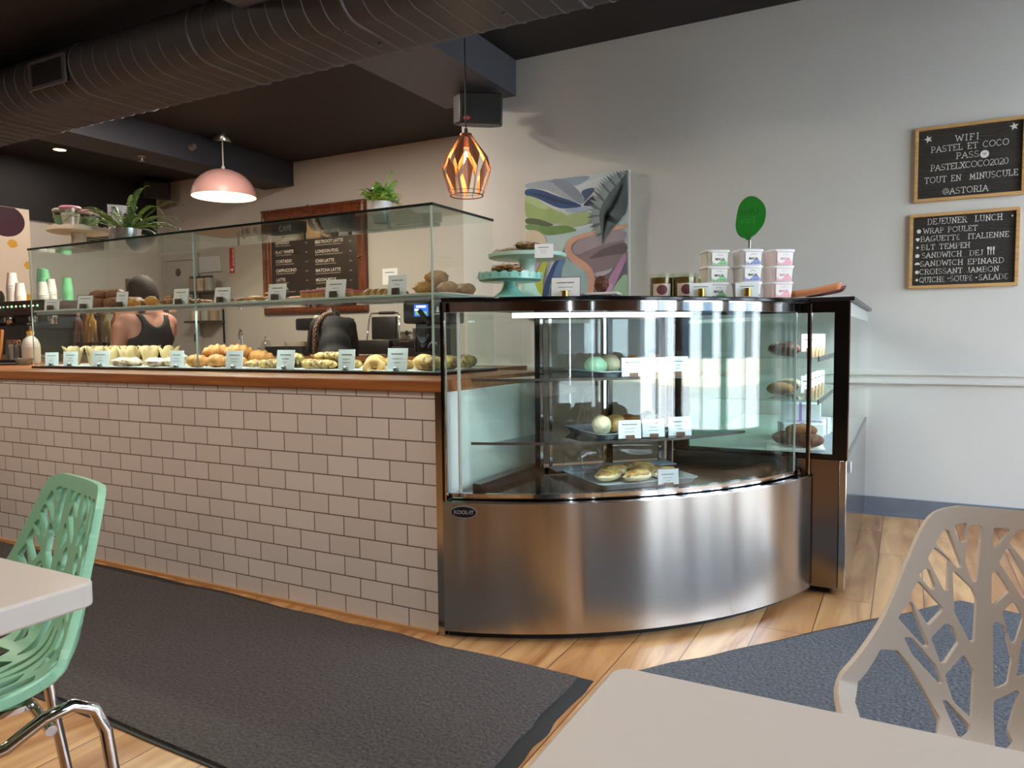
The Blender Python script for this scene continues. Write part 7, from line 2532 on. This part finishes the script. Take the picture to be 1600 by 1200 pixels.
def helper():
    t = thing('person', 'person in black with a long brown braid bending over the back counter', 'person', (-3.99, 4.50, 0), R(45))
    t.scale = (0.86, 0.9, 1.02)
    torso = [('e', (0, 0.0, 0.86), (0.165, 0.125, 0.14)), ('e', (0, 0.09, 0.99), (0.14, 0.11, 0.14)), ('e', (0, 0.20, 1.10), (0.155, 0.125, 0.14)), ('c', (-0.13, 0.27, 1.165), (0.13, 0.27, 1.165), 0.062, 0.062, 0.05)]
    neck = [('c', (0, 0.30, 1.18), (0, 0.38, 1.20), 0.052, 0.048, 0.03)]
    head = [('e', (0, 0.43, 1.195), (0.073, 0.098, 0.098), 0.02), ('e', (0, 0.48, 1.125), (0.04, 0.04, 0.04), 0.03), ('e', (0, 0.52, 1.16), (0.011, 0.018, 0.018), 0.01), ('c', (-0.018, 0.505, 1.125), (0.018, 0.505, 1.125), 0.008, 0.008, 0.006), ('e', (-0.075, 0.43, 1.18), (0.010, 0.02, 0.028), 0.008), ('e', (0.075, 0.43, 1.18), (0.010, 0.02, 0.028), 0.008)]
    arms = []
    for s in (-1, 1):
        arms += [('c', (0.15*s, 0.27, 1.16), (0.20*s, 0.36, 0.99), 0.055, 0.042, 0.03), ('c', (0.20*s, 0.36, 0.99), (0.13*s, 0.57, 0.97), 0.040, 0.028, 0.02)]
        arms += hand((0.13*s, 0.57, 0.97), -s, (0, 0, 1), (-0.3*s, 1, 0))
    legs = []
    for s in (-1, 1):
        legs += [('c', (0.085*s, 0, 0.82), (0.092*s, 0.01, 0.45), 0.088, 0.058, 0.03), ('c', (0.092*s, 0.01, 0.45), (0.095*s, -0.02, 0.08), 0.055, 0.038, 0.02), ('c', (0.095*s, -0.02, 0.045), (0.105*s, 0.13, 0.035), 0.04, 0.032, 0.02)]
    allp = torso+neck+head+arms+legs
    sdf_obj('body', lambda P: union(P, allp, 0.04), (-0.30, -0.2, -0.01), (0.30, 0.76, 1.34), 0.0098, skin, t)
    up_ = arms[0:1]+[arms[len(arms)//2]]
    def shirt(P):
        d = union(P, torso+[a for a in arms if a[1][1] < 0.3 and a[0] == 'c' and a[3] > 0.05], 0.04)-0.010
        d = np.maximum(d, 0.85-P[..., 2])
        q = np.linalg.norm((P-np.array((0, 0.36, 1.24)))/np.array((0.07, 0.08, 0.06)), axis=-1)
        return np.maximum(d, (1-q)*0.06)
    sdf_obj('shirt', shirt, (-0.29, -0.2, 0.82), (0.29, 0.46, 1.30), 0.009, black_cloth, t)
    def trousers(P):
        d = union(P, [torso[0]]+legs, 0.05)-0.009
        d = np.maximum(d, P[..., 2]-0.92)
        return np.maximum(d, 0.075-P[..., 2])
    sdf_obj('trousers', trousers, (-0.24, -0.22, 0.04), (0.24, 0.22, 0.96), 0.011, black_cloth, t)
    def shoes(P):
        return np.maximum(union(P, legs, 0.03)-0.011, P[..., 2]-0.085)
    sdf_obj('shoes', shoes, (-0.2, -0.12, -0.005), (0.2, 0.22, 0.10), 0.010, black_cloth, t)
    def hair(P):
        d = d_ell(P, (0, 0.405, 1.215), (0.088, 0.108, 0.105))
        return np.maximum(d, P[..., 1]-0.49)+0.003*np.sin(P[..., 0]*170)
    sdf_obj('hair', hair, (-0.12, 0.26, 1.08), (0.12, 0.52, 1.35), 0.007, M('dark_hair', '1e1613', 0.45), t)
    mb = MB()
    P = spline([(-0.02, 0.30, 1.265), (-0.09, 0.20, 1.245), (-0.165, 0.11, 1.16), (-0.185, 0.08, 1.03), (-0.18, 0.07, 0.93)], 8)
    for k in range(0, len(P)-1):
        for s in (0, 1, 2):
            a = k*1.1+s*2*PI/3
            mb.sphere(P[k]+Vector((math.cos(a)*0.011, math.sin(a)*0.011, 0)), 0.017*(1-0.4*k/len(P)), 0, 8, 6, (1, 1, 1.25))
    mb.build('braid', M('braid_brown', '6b4a34', 0.5, noise_amt=0.5, noise_scale=90), t)
helper()
